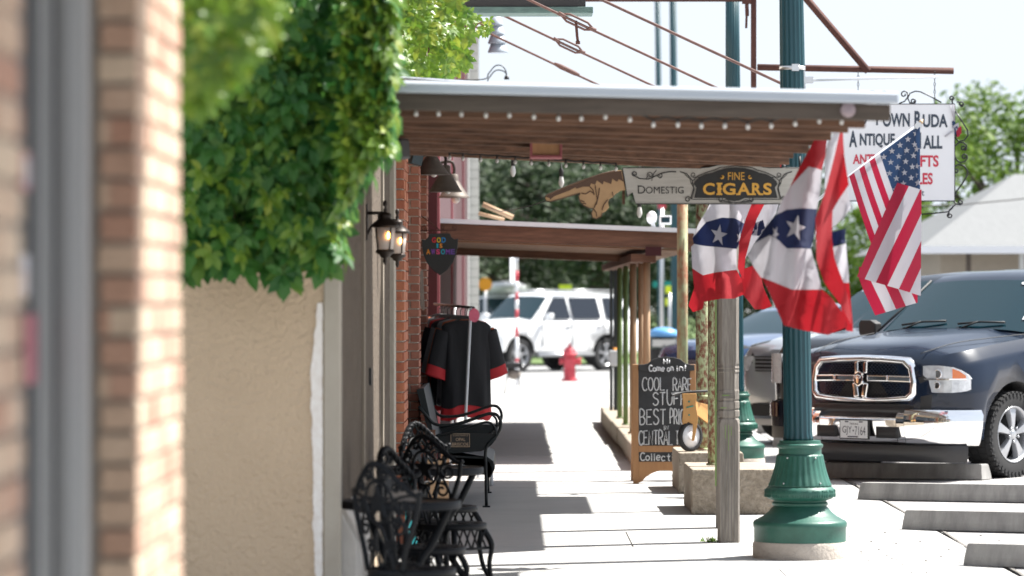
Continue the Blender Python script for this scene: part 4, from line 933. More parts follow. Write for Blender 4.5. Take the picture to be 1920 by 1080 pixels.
def make_table(x, y, r, h, lab):
    t = thing('bistro_table', lab, 'table', (x, y, 0), group='round bistro tables')
    b = MB(); b.lathe([(.0, h - .006), (r * .96, h - .006), (r * .985, h), (r, h - .006), (r, h - .036), (r * .96, h - .04), (r * .95, h - .02), (.0, h - .02)], (x, y, 0), 56); b.build('table_top', M['iron_blue'], t, sharp=45)
    for k in range(3):
        a = k * 2 * PI / 3 + .25; u = Vector((math.cos(a), math.sin(a), 0)); c = Vector((x, y, 0))
        b = MB(); b.tube(smooth_path([c + u * r * .82 + Vector((0, 0, h - .04)), c + u * r * .55 + Vector((0, 0, h - .2)), c + u * .09 + Vector((0, 0, .38)), c + u * .10 + Vector((0, 0, .2)), c + u * r * .8 + Vector((0, 0, 0))], 6), .019, 8, flat=.6); b.build('leg', M['iron_blue'], t)
    b = MB(); b.lathe([(.09, .36), (.10, .37), (.10, .385), (.09, .395)], (x, y, 0), 20); b.build('ring', M['iron_blue'], t)
    return t
make_table(-.525, 18.12, .285, .69, "nearer round bistro table with a grey wooden box on it")
make_table(-.45, 21.7, .29, .69, "farther round bistro table between brick pilaster and bench")
D_ = 18.0; p0 = P(728, 934, D_); p1 = P(790, 915, D_)
b = MB(); w = p1.x - p0.x
b.box(p0.x, p1.x, D_ - .06, D_ - .048, .692, .74); b.box(p0.x, p1.x, D_ + .05, D_ + .062, .692, .74); b.box(p0.x, p0.x + .012, D_ - .047, D_ + .049, .692, .74); b.box(p1.x - .012, p1.x, D_ - .047, D_ + .049, .692, .74); b.box(p0.x + .012, p1.x - .012, D_ - .047, D_ + .049, .692, .70)
b.build('wooden_box', M['box_grey'], label="small grey wooden box on the nearer bistro table", cat='box', bevel=.002)
b = MB(); b.prism([Vector((PX(758, 23), 23.0, .005)), Vector((PX(783, 23), 23.0, .005)), Vector((PX(775, 23), 23.35, .62)), Vector((PX(757, 23), 23.35, .62))], (.006, .03, 0)); b.build('teal_board', M['teal_cloth'], label="teal board leaning behind the farther chairs by the brick pilaster", cat='board', bevel=.003)
D_ = 24.6
t = thing('wooden_easel', "brown wooden easel of slats folded behind the farther bistro table", 'easel', (-.48, D_, 0))
for (a, c, w) in (((806, 806), (838, 960), .030), ((812, 806), (800, 960), .03)):
    b = MB(); p, q = P(*a, D_), P(*c, D_); q.z = 0.0; q.y += .0
    b.prism([p + Vector((-w / 2, 0, 0)), p + Vector((w / 2, 0, 0)), q + Vector((w / 2, -.15, 0)), q + Vector((-w / 2, -.15, 0))], (0, .03, 0)); b.build('leg', M['wood_red'], t)
b = MB(); b.box(PX(800, D_), PX(842, D_), D_ - .15, D_ - .125, .32, .48); b.build('slat', M['tan_post'], t); b = MB(); b.box(PX(802, D_), PX(838, D_), D_ - .13, D_ - .105, .56, .62); b.build('slat', M['tan_post'], t)

# ------------------------------------------------------------------ memorial bench
t = thing('memorial_bench', "dark metal bench with looped arms and a brass lettered end plaque", 'bench', (-.5, 31.3, 0))
yn, yf = 30.2, 32.4
prof = [(-.70, .93), (-.745, .92), (-.66, .62), (-.60, .47), (-.52, .415), (-.30, .405), (-.20, .40), (-.145, .36), (-.135, .30), (-.165, .235), (-.20, .22), (-.165, .27), (-.165, .31), (-.185, .35), (-.23, .372), (-.5, .385), (-.57, .43), (-.63, .60)]
b = MB(); b.loft([[Vector((x, y, z)) for x, z in prof] for y in (yn + .03, yf - .03)], smooth=False); b.build('seat_and_back', M['bench'], t, bevel=.006)
for yy_ in (yn, yf):
    b = MB()
    pl_ = [(815, 818), (822, 813), (934, 813), (930, 824), (922, 834), (912, 842), (902, 846), (850, 850), (815, 848)]
    k = yn / FPX
    pts = [Vector((PX(x, yn), yy_, PZ(y, yn))) for x, y in pl_]
    b.prism(pts, (0, .012, 0)); e = b.build('end_panel', M['bench'], t)
    b = MB()
    arm1 = [(785, 762), (800, 780), (815, 795), (840, 797), (865, 793), (890, 785), (915, 776), (930, 777), (938, 788), (938, 803), (930, 818), (915, 833), (910, 850), (911, 880), (912, 950)]
    b.tube(smooth_path([Vector((PX(x, yn), yy_ + .0, PZ(y, yn))) for x, y in arm1], 4), .0125, 8)
    arm2 = [(815, 818), (845, 812), (875, 803), (900, 794), (917, 792), (928, 802), (930, 815)]
    b.tube(smooth_path([Vector((PX(x, yn), yy_ - .02, PZ(y, yn))) for x, y in arm2], 4), .010, 8)
    b.tube([(-.62, yy_, .5), (-.70, yy_, .0)], .014, 8); b.box(PX(912, yn) - .03, PX(912, yn) + .03, yy_ - .03, yy_ + .03, 0, .012)
    b.build('arm_and_leg', M['bench'], t)
b = MB(); b.box(PX(845, yn), PX(881, yn), yn - .01, yn - .001, PZ(838, yn), PZ(813, yn)); plq_ = b.build('plaque', M['cig_black'], t, bevel=.002)
b = MB()
for (x0, x1, y0, y1) in ((845, 881, 813, 814), (845, 881, 837, 838), (845, 845.9, 814, 837), (880.1, 881, 814, 837)): b.box(PX(x0, yn), PX(x1, yn), yn - .014, yn - .0105, PZ(y1, yn), PZ(y0, yn))
px_text(b, 'IN LOVING MEMORY OF', 849, 878, 815.5, 818, yn - .012); px_text(b, 'OPAL', 854.5, 872.5, 821, 827, yn - .012, 0, .01); px_text(b, 'BRISCOE', 847.5, 878.5, 830, 835.8, yn - .012, 0, .01)
b.build('brass_lettering', M['brass'], plq_)

# ------------------------------------------------------------------ clothes rack
D_ = 33.6
t = thing('clothes_rack', "pale metal clothes rail on the sidewalk loaded with jerseys", 'clothes rack', (-.3, D_, 0))
ztop = PZ(577, D_); y0r, y1r = D_, D_ + 1.55
b = MB(); xa, xb = PX(884, D_), PX(868, D_); b.tube([(xa - .005, y0r, ztop), (xb, y0r, .12)], .013, 8); b.tube([(-.52, y1r, ztop), (-.56, y1r, .12)], .013, 8); b.build('upright', M['sheet_white'], t)
b = MB(); b.tube([(xa + .02, y0r, ztop), (-.72, y1r + .4, ztop + .03)], .012, 8); b.build('hanging_rail', M['black'], t)
b = MB()
for yy_, xc in ((y0r, xb), (y1r, -.56)): b.tube([(xc - .25, yy_, .11), (xc + .26, yy_, .11)], .012, 8); b.tube([(xc - .24, yy_, .11), (xc - .24, yy_, 0)], .012, 8); b.tube([(xc + .25, yy_, .11), (xc + .25, yy_, 0)], .016, 8)
b.build('base_bar', M['sheet_white'], t)
def make_shirt(x, y, z, yaw, mats, lab, w=.5, L=.95, sleeve=1.0):
    """t-shirt on a hanger hanging from (x, y, z); front faces local -Y"""
    t = thing('hanging_shirt', lab, 'shirt', (x, y, z), yaw, group='shirts on the clothes rack')
    hw = w / 2; bm = MB(); n = 40
    rnd = random.Random(int(abs(x * 1000 + y * 777)))
    ph = rnd.uniform(0, 6)
    zs = [-.075, -.10, -.13, -.17, -.22, -.28, -.36, -.45, -.55, -.65, -.75, -.83, -.835, -L]
    rings = []
    for zz in zs:
        if zz > -.11: ww = .10 + (-.075 - zz) * 4
        elif zz > -.2: ww = hw * .93 - .0 * zz
        else: ww = hw * (.86 + .10 * ((-zz - .2) / .7))
        ring = []
        for k in range(n):
            a = 2 * PI * k / n; d = .055 + .03 * min(1, (-zz) / .5)
            fold = (.018 * math.sin(7 * math.cos(a) + ph + zz * 4) + .009 * math.sin(15 * math.cos(a) + 2 * ph - zz * 6)) * min(1, -zz * 2)
            zj = zz + (.018 * math.sin(5 * math.cos(a) + ph) if zz <= -.83 else 0)
            ring.append(Vector((ww * math.copysign(abs(math.cos(a)) ** .6, math.cos(a)), (d + fold) * math.sin(a), zj)))
        rings.append(ring)
    bm.loft(rings[:13], caps=False); body = bm.build('shirt_body', mats[0], t, local=True)
    bm = MB(); bm.loft(rings[11:], caps=False); bm.build('hem_band', mats[1], t, local=True)
    for s_ in (-1, 1):
        def sring(u, k_, m=12):
            # u 0 shoulder .. 1 cuff
            c = Vector((s_ * (hw * .84 + .085 * u * sleeve), -.01 * u, -.175 - .40 * u * sleeve)); ax = Vector((s_ * .34, 0, -.94))
            nrm = Vector((s_ * .94, 0, .34)); r1 = .085 + .02 * u; r2 = .045
            return [c + nrm * r1 * math.cos(2 * PI * q / m) + Vector((0, r2 * math.sin(2 * PI * q / m) * (1 + .2 * math.sin(q * 2 + ph)), 0)) for q in range(m)]
        bm = MB(); bm.loft([sring(u, 0) for u in (0, .2, .45, .78)], caps=False); sl_ = bm.build('sleeve', mats[0], t, local=True)
        bm = MB(); bm.loft([sring(u, 0) for u in (.78, .9, 1.0)], caps=False); bm.build('cuff', mats[1], sl_, local=True)
    bm = MB(); bm.tube(smooth_path([(.0, 0, .0), (.018, 0, .02), (.0, 0, .034), (-.016, 0, .022)], 4), .004, 5); bm.tube([(0, 0, .0), (0, 0, -.05)], .004, 5); bm.tube(smooth_path([(-hw * .8, 0, -.135), (-.1, 0, -.08), (0, 0, -.05), (.1, 0, -.08), (hw * .8, 0, -.135)], 4), .009, 6); bm.build('hanger', M['black'], t, local=True)
    return t
make_shirt(PX(874, D_ + .02), D_ + .125, ztop - .035, R(24), (M['shirt_black'], M['shirt_red']), "black jersey with red cuffs and hem at the front of the rack", .50, .94)
kinds = ((('shirt_rust', 'shirt_rust'), "rust orange shirt behind the front black jersey", .46, .90), (('shirt_grey', 'shirt_grey'), "grey tee on the rack behind the rust orange shirt", .48, .72), (('shirt_black', 'shirt_red'), "black jersey with red cuffs, middle of the rack", .50, .88), (('shirt_red', 'shirt_red'), "plain red shirt in the middle of the rack", .46, .7), (('shirt_grey', 'shirt_black'), "grey shirt with black trim towards the wall end of the rack", .48, .72), (('shirt_black', 'shirt_black'), "plain black shirt near the wall end of the rack", .5, .86), (('shirt_rust', 'shirt_black'), "rust shirt with black trim, last on the rack by the wall", .46, .8))
for i, (ms, lab, w, L) in enumerate(kinds):
    f = (i + 1) / 8; x = PX(884, D_) + .0 + (-.72 - PX(884, D_)) * f * .92; y = D_ + .10 + (y1r + .4 - D_) * f * .92
    make_shirt(x - .02, y, ztop - .03 + .02 * f, R(20 + 4 * math.sin(i * 2.3)), (M[ms[0]], M[ms[1]]), lab, w, L)
b = MB(); c = Vector((PX(889, D_ - .08), D_ - .08, PZ(591, D_))); pts = []
for k in range(36):
    r = .056 if k % 2 else .049; a = 2 * PI * k / 36; pts.append(c + Vector((r * math.cos(a) * .9, 0, r * 1.15 * math.sin(a))))
b.prism(pts, (.0, .004, 0)); o = b.build('price_card', M['pink_card'], label="pink scalloped price card clipped to the end of the clothes rail", cat='card')
D_ = 35.6
t = thing('display_crate', "pale wooden crate standing under the clothes rack", 'crate', (-.48, D_, 0))
b = MB(); b.box(-.66, -.34, D_, D_ + .02, .0, .30); b.box(-.66, -.34, D_ + .38, D_ + .4, 0, .3); b.box(-.66, -.64, D_ + .02, D_ + .38, 0, .3); b.box(-.36, -.34, D_ + .02, D_ + .38, 0, .3); b.box(-.64, -.36, D_ + .02, D_ + .38, 0, .02); b.build('crate_body', M['tan_post'], t)

# ------------------------------------------------------------------ chalkboard
STROKES = {
 'C': [[(1, .85), (.75, 1), (.3, .95), (.05, .65), (.05, .35), (.3, .05), (.75, 0), (1, .15)]], 'O': [[(.5, 1), (.15, .85), (.02, .5), (.15, .15), (.5, 0), (.85, .15), (.98, .5), (.85, .85), (.5, 1)]],
 'L': [[(.05, 1), (.05, 0), (.95, .02)]], 'R': [[(.05, 0), (.05, 1), (.7, .98), (.92, .78), (.75, .55), (.05, .48)], [(.4, .5), (.98, 0)]], 'A': [[(0, 0), (.5, 1), (1, 0)], [(.2, .36), (.82, .36)]],
 'E': [[(.95, 1), (.05, .98), (.05, 0), (.98, .02)], [(.05, .5), (.75, .52)]], 'S': [[(.95, .85), (.6, 1), (.2, .95), (.08, .72), (.35, .55), (.75, .45), (.95, .25), (.7, .02), (.25, 0), (.03, .15)]],
 'T': [[(0, 1), (1, 1)], [(.5, 1), (.48, 0)]], 'U': [[(.05, 1), (.08, .3), (.35, 0), (.7, .02), (.93, .3), (.95, 1)]], 'F': [[(.95, 1), (.05, .98), (.05, 0)], [(.05, .5), (.75, .52)]],
 'B': [[(.05, 0), (.05, 1), (.65, .97), (.85, .77), (.6, .54), (.05, .5)], [(.6, .54), (.95, .3), (.7, .03), (.05, 0)]], 'P': [[(.05, 0), (.05, 1), (.7, .98), (.92, .75), (.7, .5), (.05, .45)]],
 'I': [[(.5, 1), (.5, 0)], [(.1, 1), (.9, 1)], [(.1, 0), (.9, 0)]], 'N': [[(.03, 0), (.06, 1), (.92, 0), (.95, 1)]], 'X': [[(0, 1), (1, 0)], [(1, 1), (0, 0)]], ',': [[(.5, .1), (.35, -.15)]],
 'c': [[(.9, .5), (.55, .62), (.15, .5), (.08, .2), (.35, 0), (.9, .1)]], 'o': [[(.5, .62), (.12, .45), (.12, .15), (.5, 0), (.88, .15), (.88, .45), (.5, .62)]], 'l': [[(.5, 1), (.5, 0)]], 'e': [[(.1, .32), (.9, .36), (.75, .6), (.35, .62), (.08, .35), (.25, .03), (.85, .05)]],
 't': [[(.5, .95), (.5, .1), (.8, 0)], [(.1, .62), (.9, .62)]], 'i': [[(.5, .6), (.5, 0)], [(.5, .82), (.5, .88)]], 'b': [[(.15, 1), (.15, 0), (.7, .02), (.92, .3), (.7, .58), (.15, .5)]], 's': [[(.85, .55), (.5, .62), (.2, .5), (.5, .32), (.82, .15), (.5, 0), (.12, .08)]],
 'H': [[(.08, 0), (.1, 1)], [(.92, 1), (.9, 0)], [(.08, .5), (.92, .52)]], 'm': [[(.05, 0), (.07, .6), (.3, .62), (.5, .45), (.5, 0)], [(.5, .45), (.75, .62), (.95, .4), (.95, 0)]], 'n': [[(.1, 0), (.12, .6), (.6, .62), (.88, .4), (.9, 0)]], '!': [[(.5, 1), (.5, .3)], [(.5, .06), (.5, 0)]], ' ': []}
def chalk_line(mb, txt, x0, x1, z0, z1, plane, r=.006, narrow=('I', 'i', 'l', ',', '!')):
    wts = [.45 if ch in narrow else (.5 if ch == ' ' else (1.25 if ch == 'm' else 1)) for ch in txt]; tot = sum(wts) + .22 * (len(txt) - 1); u = (x1 - x0) / tot; x = x0
    rnd = random.Random(len(txt) * 7)
    for ch, w in zip(txt, wts):
        dz = rnd.uniform(-.004, .004)
        for st in STROKES[ch]:
            pts = [(x + p * w * u, z0 + dz + q * (z1 - z0)) for p, q in st]
            pp = [plane(a, c) for a, c in pts]
            mb.tube(smooth_path(pp, 3) if len(pp) > 3 and ch not in 'ENLFTAXIH' else pp, r, 5)
        x += (w + .22) * u
CB = (1.079, 21.4 * 1.588)           # left foot, depth
cy = 34.0; k_ = cy / FPX
def cb(px, py): return (PX(px, cy), PZ(py, cy))
t = thing('chalkboard_sign', "pine framed sidewalk chalkboard with white hand lettering and arched dark header", 'chalkboard', (PX(1245, cy), cy, 0))
x0, x1 = PX(1187, cy), PX(1306, cy); zt = PZ(684, cy); lean = .16
def pl(x, z, o=0.): return Vector((x, cy + lean * z - .0 + o, z))
def slab(mb, xa, xb, za, zb, o0, o1, mi=0):
    mb.loft([[pl(xa, za, o0), pl(xa, za, o1), pl(xa, zb, o1), pl(xa, zb, o0)], [pl(xb, za, o0), pl(xb, za, o1), pl(xb, zb, o1), pl(xb, zb, o0)]], mi, smooth=False)
zb = PZ(899, cy)
b = MB(); st_w = .052
slab(b, x0, x0 + st_w, 0.0, zt, 0, .03); slab(b, x1 - st_w, x1, 0.0, zt, 0, .03)
slab(b, x0 + st_w, x1 - st_w, PZ(848, cy), PZ(836, cy), .002, .028)
za, zc = PZ(882, cy), PZ(866, cy)
arch = [pl(x0 + st_w, zc, .002), pl(x0 + st_w, PZ(905, cy), .002)] + [pl(x0 + st_w + (x1 - x0 - 2 * st_w) * (.06 + .88 * q / 12), PZ(903, cy) + (za - PZ(903, cy)) * math.sin(PI * q / 12) ** .7, .002) for q in range(13)] + [pl(x1 - st_w, PZ(905, cy), .002), pl(x1 - st_w, zc, .002)]
b.prism(arch, (0, .026, 0)); b.build('frame', M['pine'], t, bevel=.004)
b = MB(); slab(b, x0 + st_w, x1 - st_w, PZ(836, cy), zt, .006, .024); slab(b, x0 + st_w, x1 - st_w, zc, PZ(848, cy), .006, .024); b.build('slate', M['slate'], t)
b = MB(); hx0, hx1 = PX(1198, cy), PX(1302, cy)
hd_ = [pl(PX(x, cy), PZ(y, cy), -.012) for x, y in [(1199, 684), (1205, 684.5), (1216, 682), (1226, 674), (1237, 670.5), (1252, 669.5), (1266, 670.5), (1277, 674), (1287, 682), (1298, 684.5), (1303, 684), (1304, 695), (1290, 697), (1262, 700), (1252, 704), (1242, 700), (1214, 697), (1199, 695)]]
b.prism(hd_, (0, .024, 0)); b.build('header', M['slate'], t, bevel=.003)
b = MB(); pw = lambda o: (lambda a, c: pl(a, c, o))
chalk_line(b, 'Hi', PX(1245, cy), PX(1258, cy), PZ(682, cy), PZ(673, cy), pw(-.014), .0058, narrow=('i',)); chalk_line(b, 'Come', PX(1218, cy), PX(1247, cy), PZ(696, cy), PZ(685, cy), pw(-.014), .006); chalk_line(b, 'on', PX(1252, cy), PX(1264, cy), PZ(696, cy), PZ(685, cy), pw(-.014), .006); chalk_line(b, 'in!', PX(1269, cy), PX(1288, cy), PZ(696, cy), PZ(685, cy), pw(-.014), .006)
b.build('header_lettering', M['sign_white'], t)
b = MB()
chalk_line(b, 'COOL,', PX(1205, cy), PX(1254, cy), PZ(733, cy), PZ(709, cy), pw(.003)); chalk_line(b, 'RARE', PX(1263, cy), PX(1298, cy), PZ(733, cy), PZ(710, cy), pw(.003))
chalk_line(b, 'STUFF', PX(1225, cy), PX(1288, cy), PZ(760, cy), PZ(737, cy), pw(.003))
chalk_line(b, 'BEST', PX(1200, cy), PX(1249, cy), PZ(796, cy), PZ(768, cy), pw(.003)); chalk_line(b, 'PRICES', PX(1257, cy), PX(1298, cy), PZ(795, cy), PZ(768, cy), pw(.003))
chalk_line(b, 'IN', PX(1245, cy), PX(1254, cy), PZ(806, cy), PZ(799, cy), pw(.003), .004)
chalk_line(b, 'CENTRAL', PX(1198, cy), PX(1262, cy), PZ(834, cy), PZ(808, cy), pw(.003)); chalk_line(b, 'TEXAS', PX(1268, cy), PX(1298, cy), PZ(834, cy), PZ(809, cy), pw(.003))
chalk_line(b, 'Collectibles', PX(1201, cy), PX(1297, cy), PZ(864, cy), PZ(850, cy), pw(.003), .0055)
b.build('chalk_lettering', M['chalk'], t)
b = MB()
for xa in (x0, x1 - .04): b.loft([[Vector((xa, cy + lean * zt + .02, zt)), Vector((xa + .04, cy + lean * zt + .02, zt)), Vector((xa + .04, cy + lean * zt + .05, zt)), Vector((xa, cy + lean * zt + .05, zt))], [Vector((xa, cy + .62, 0)), Vector((xa + .04, cy + .62, 0)), Vector((xa + .04, cy + .65, 0)), Vector((xa, cy + .65, 0))]], smooth=False)
b.build('rear_leg', M['pine'], t)

# ------------------------------------------------------------------ balance bike on its block
D_ = 32.55
t = thing('balance_bike', "plywood balance bike with black handlebar standing on the stone block", 'balance bike', P(1292, 848, D_))
wc = P(1294, 821, D_); wr = (850 - 793) / 2 / S(D_)
Mw = Matrix.Rotation(R(68), 3, 'Z')
def wheel_at(c):
    b = MB(); b.lathe([(wr * .78, -.022), (wr * .93, -.026), (wr, -.012), (wr, .012), (wr * .93, .026), (wr * .78, .022)], c, 36, axis='X', M=Mrot, caps=False); w_ = b.build('wheel', M['rubber'], t)
    b = MB(); b.lathe([(.0, -.012), (wr * .2, -.02), (wr * .3, -.012), (wr * .79, -.012), (wr * .79, .012), (wr * .3, .012), (wr * .2, .02), (.0, .012)], c, 30, axis='X', M=Mrot); b.build('rim', M['sign_white'], w_)
Mrot = Matrix.Rotation(R(-52), 3, 'Z')
wc.z = .345 + wr
wheel_at(wc)
fdir = Mrot @ Vector((0, 1, 0)); side = Mrot @ Vector((1, 0, 0))
rear = wc + Vector((.30, .36, 0)); 
wheel_at(rear)
b = MB()
fk = [(1279, 738), (1306, 738), (1306, 745), (1305, 760), (1309, 785), (1306, 805), (1302, 826), (1297, 827), (1299, 806), (1299, 795), (1290, 791), (1283, 800), (1281, 806), (1279, 790), (1281, 765)]
b.prism([P(x, y, D_ - .05) for x, y in fk], (0, .02, 0)); b.build('fork', M['ply'], t, bevel=.004)
b = MB()
for (x, y) in ((1292, 753), (1292, 778)): b.lathe([(.0, -.004), (.008, -.004), (.008, .0)], P(x, y, D_ - .05), 10, axis='Y')
b.tube([P(1287, 764, D_ - .052), P(1300, 761, D_ - .052)], .006, 5); b.build('bolt', M['street_green'], t)
b = MB(); b.tube(smooth_path([P(1258, 742, D_ - .12), P(1276, 737, D_ - .04), P(1307, 734, D_ + .0), P(1329, 733, D_ + .05)], 4), .011, 8); b.build('handlebar', M['black'], t)
b = MB(); p = P(1300, 752, D_ - .02); q = rear + Vector((0, 0, .02))
b.prism([p, p + Vector((.02, .02, -.12)), q + Vector((.0, .0, -.03)), q + Vector((.04, .05, .06)), p + Vector((.2, .25, -.06))], side * .022); b.build('frame', M['ply'], t, bevel=.003)
b = MB(); sc_ = p + Vector((.2, .25, .0)); b.ball(sc_, .06, 2, (1.2, 1.3, .35)); b.build('saddle', M['black'], t)

# ================================================================== CLOTH
def cloth(name, polys, mats, D, depth, parent=None, step=14, **kw):
    """flat bands given in photo outline, cut into a fine mesh and folded by depth(px, py) metres along the street"""
    bm = bmesh.new()
    for pts, mi in polys:
        try:
            f = bm.faces.new([bm.verts.new((x, y, 0)) for x, y in pts]); f.material_index = mi
        except ValueError: pass
    bm.normal_update(); bmesh.ops.triangulate(bm, faces=bm.faces[:], ngon_method='EAR_CLIP')
    xs = [v.co.x for v in bm.verts]; ys = [v.co.y for v in bm.verts]
    x = min(xs) + step
    while x < max(xs):
        bmesh.ops.bisect_plane(bm, geom=bm.verts[:] + bm.edges[:] + bm.faces[:], plane_co=(x, 0, 0), plane_no=(1, 0, 0)); x += step
    y = min(ys) + step
    while y < max(ys):
        bmesh.ops.bisect_plane(bm, geom=bm.verts[:] + bm.edges[:] + bm.faces[:], plane_co=(0, y, 0), plane_no=(0, 1, 0)); y += step
    bmesh.ops.remove_doubles(bm, verts=bm.verts[:], dist=.02)
    for v in bm.verts:
        px, py = v.co.x, v.co.y; d = depth(px, py); p = P(px, py, D)
        v.co = Vector((p.x, D + d, p.z))
    for f in bm.faces: f.smooth = True
    mb = MB(); mb.bm.free(); mb.bm = bm
    return mb.build(name, mats, parent, normals=True, **kw)

def star_poly(cx, cy, r, rot=0., sq=1.):
    out = []
    for k in range(10):
        rr = r if k % 2 == 0 else r * .4; a = rot + k * PI / 5
        out.append((cx + rr * math.sin(a) * sq, cy - rr * math.cos(a)))
    return out
CM = [M['cloth_white'], M['cloth_red'], M['cloth_navy']]
# near bunting
D_ = 19.6
t = thing('bunting', "large red, white and blue star bunting hanging nearest at the awning edge", 'bunting', P(1575, 230, D_), group='patriotic fan buntings')
fold = lambda x, y: .12 * math.sin((x - 1400) / 17.0 + (y - 400) / 130.0) * min(1, max(.1, (y - 235) / 140)) * .6 + .05 * math.sin(x / 9.0 + y / 60)
main = [
 ([(1526, 262), (1540, 256), (1553, 249), (1550, 290), (1543, 318), (1528, 315), (1515, 313), (1480, 352), (1500, 312)], 1),
 ([(1515, 313), (1528, 315), (1543, 318), (1541, 360), (1535, 391), (1500, 391), (1475, 393), (1452, 404), (1466, 374), (1480, 352)], 0),
 ([(1452, 404), (1475, 393), (1500, 391), (1535, 391), (1530, 440), (1524, 466), (1475, 466), (1460, 452), (1443, 441), (1418, 455), (1436, 426)], 2),
 ([(1418, 455), (1443, 441), (1460, 452), (1475, 466), (1524, 466), (1534, 505), (1540, 543), (1484, 543), (1455, 531), (1427, 520), (1403, 478)], 0),
 ([(1427, 520), (1455, 531), (1484, 543), (1540, 543), (1560, 560), (1582, 590), (1588, 612), (1575, 618), (1552, 628), (1510, 620), (1468, 610), (1460, 590), (1445, 556)], 1)]
cloth('main_panel', main, CM, D_, fold, t)
off = lambda g, d: (lambda x, y: g(x, y) + d)
cloth('star', [(star_poly(1490, 428, 25, .25, .8), 0), (star_poly(1452, 438, 15, .5, .45), 0)], CM, D_, off(fold, -.015), t, step=6)
fold2 = lambda x, y: -.16 + .07 * math.sin((x - 1540) / 11.0 + y / 70.0)
strip = [([(1575, 228), (1580, 290), (1587, 348), (1572, 372), (1558, 396), (1557, 444), (1561, 486), (1571, 520), (1583, 555), (1593, 592), (1592, 608), (1581, 592), (1560, 558), (1541, 527), (1525, 487), (1522, 412), (1541, 360), (1560, 290)], 1),
         ([(1570, 236), (1560, 290), (1541, 360), (1540, 300), (1545, 270)], 0)]
cloth('turned_edge', strip, CM, D_, fold2, t, step=12)
fold3 = lambda x, y: .05 + .06 * math.sin((x - 1560) / 8.0 + y / 50.0)
back_ = [([(1586, 350), (1597, 388), (1580, 410), (1556, 434), (1557, 396), (1572, 372)], 0), ([(1556, 436), (1586, 428), (1586, 456), (1558, 464)], 2), ([(1558, 465), (1588, 456), (1594, 500), (1595, 530), (1575, 530), (1565, 505)], 0), ([(1575, 530), (1595, 530), (1599, 622), (1588, 620), (1580, 570)], 1)]
cloth('back_fold', back_, CM, D_, fold3, t, step=10)
b = MB(); b.tube([P(1576, 232, D_ - .1), (PX(1576, D_), D_ - .1, 2.45)], .006, 6); b.tube([P(1530, 262, D_), P(1576, 228, D_ - .1)], .005, 5); b.build('tie_cord', M['cloth_white'], t)
# farther bunting
D_ = 23.75
t = thing('bunting', "smaller red, white and blue bunting billowing farther back behind the cigar sign", 'bunting', P(1380, 385, D_), group='patriotic fan buntings')
fo = lambda x, y: .10 * math.sin((x - 1290) / 19.0 + (y - 400) / 90.0) + .04 * math.sin(x / 8.0 - y / 40)
main = [
 ([(1337, 372), (1428, 330), (1425, 385), (1412, 415), (1398, 421), (1375, 410), (1353, 408), (1325, 416), (1300, 446), (1312, 418), (1325, 395)], 0),
 ([(1300, 446), (1325, 416), (1353, 408), (1375, 410), (1398, 421), (1390, 445), (1379, 467), (1361, 465), (1330, 462), (1303, 457)], 2),
 ([(1297, 462), (1303, 457), (1330, 462), (1361, 465), (1379, 467), (1381, 506), (1362, 508), (1340, 511), (1319, 516), (1299, 503)], 0),
 ([(1299, 503), (1319, 516), (1340, 511), (1362, 508), (1381, 506), (1392, 526), (1396, 552), (1378, 560), (1350, 560), (1320, 566), (1316, 580), (1300, 585), (1292, 573), (1302, 540)], 1)]
cloth('main_panel', main, CM, D_, fo, t, step=10)
cloth('star', [(star_poly(1347, 441, 21, .2, .75), 0), (star_poly(1384, 447, 13, .3, .45), 0)], CM, D_, off(fo, -.022), t, step=5)
st2 = [([(1406, 384), (1430, 384), (1416, 412), (1406, 440), (1394, 484), (1391, 526), (1380, 503), (1382, 454), (1394, 415)], 1)]
cloth('turned_edge', st2, CM, D_, lambda x, y: -.18 + .03 * math.sin(y / 20), t, step=10)
rb = [([(1406, 440), (1430, 384), (1462, 380), (1456, 400), (1436, 430), (1418, 452), (1402, 480), (1394, 500), (1396, 470)], 0),
      ([(1416, 418), (1432, 412), (1436, 430), (1424, 442), (1410, 440)], 2),
      ([(1392, 506), (1412, 498), (1424, 500), (1436, 540), (1450, 574), (1436, 580), (1418, 580), (1394, 552), (1391, 526)], 1)]
cloth('back_fold', rb, CM, D_, lambda x, y: .12 + .07 * math.sin(x / 12.0 + y / 40), t, step=10)
cloth('tie_end', [([(1452, 312), (1464, 298), (1468, 296), (1464, 316), (1440, 345), (1428, 345)], 1)], CM, D_, lambda x, y: .0, t, step=10)
b = MB(); b.tube([P(1466, 300, D_), (PX(1472, D_), D_, 2.46)], .005, 6); b.build('tie_cord', M['cloth_white'], t)

# national flag
D_ = 32.3
t = thing('flag', "stars and stripes flag draped from a slanted silver pole in front of the white sign", 'flag', P(1590, 330, D_))
b = MB(); tip = P(1722, 234, D_); low = P(1328, 528, D_ + .3)
b.tube([low, tip], .0125, 10); pole = b.build('pole', M['sheet_white'], t)
b = MB(); b.ball(P(1727, 229, D_), .02, 2); b.tube([P(1722, 234, D_), P(1731, 224, D_)], [.013, .006], 8); b.build('finial', M['brass'], pole)
b = MB(); b.lathe([(.03, -.02), (.03, .02)], P(1722, 236, D_ - .005), 14, axis='Y'); b.build('end_clip', M['steel'], pole)
b = MB(); c = Vector((PX(1316, 32.75), 32.75, low.z)); b.tube([c + Vector((0, -.05, -.06)), low + (tip - low).normalized() * .12], .022, 8); b.build('holder', M['steel'], pole)
A_ = Vector((1718, 238)); Bq = Vector((1592, 331)); dq = Vector((.315, .949))      # hoist from tip to low end, stripe direction
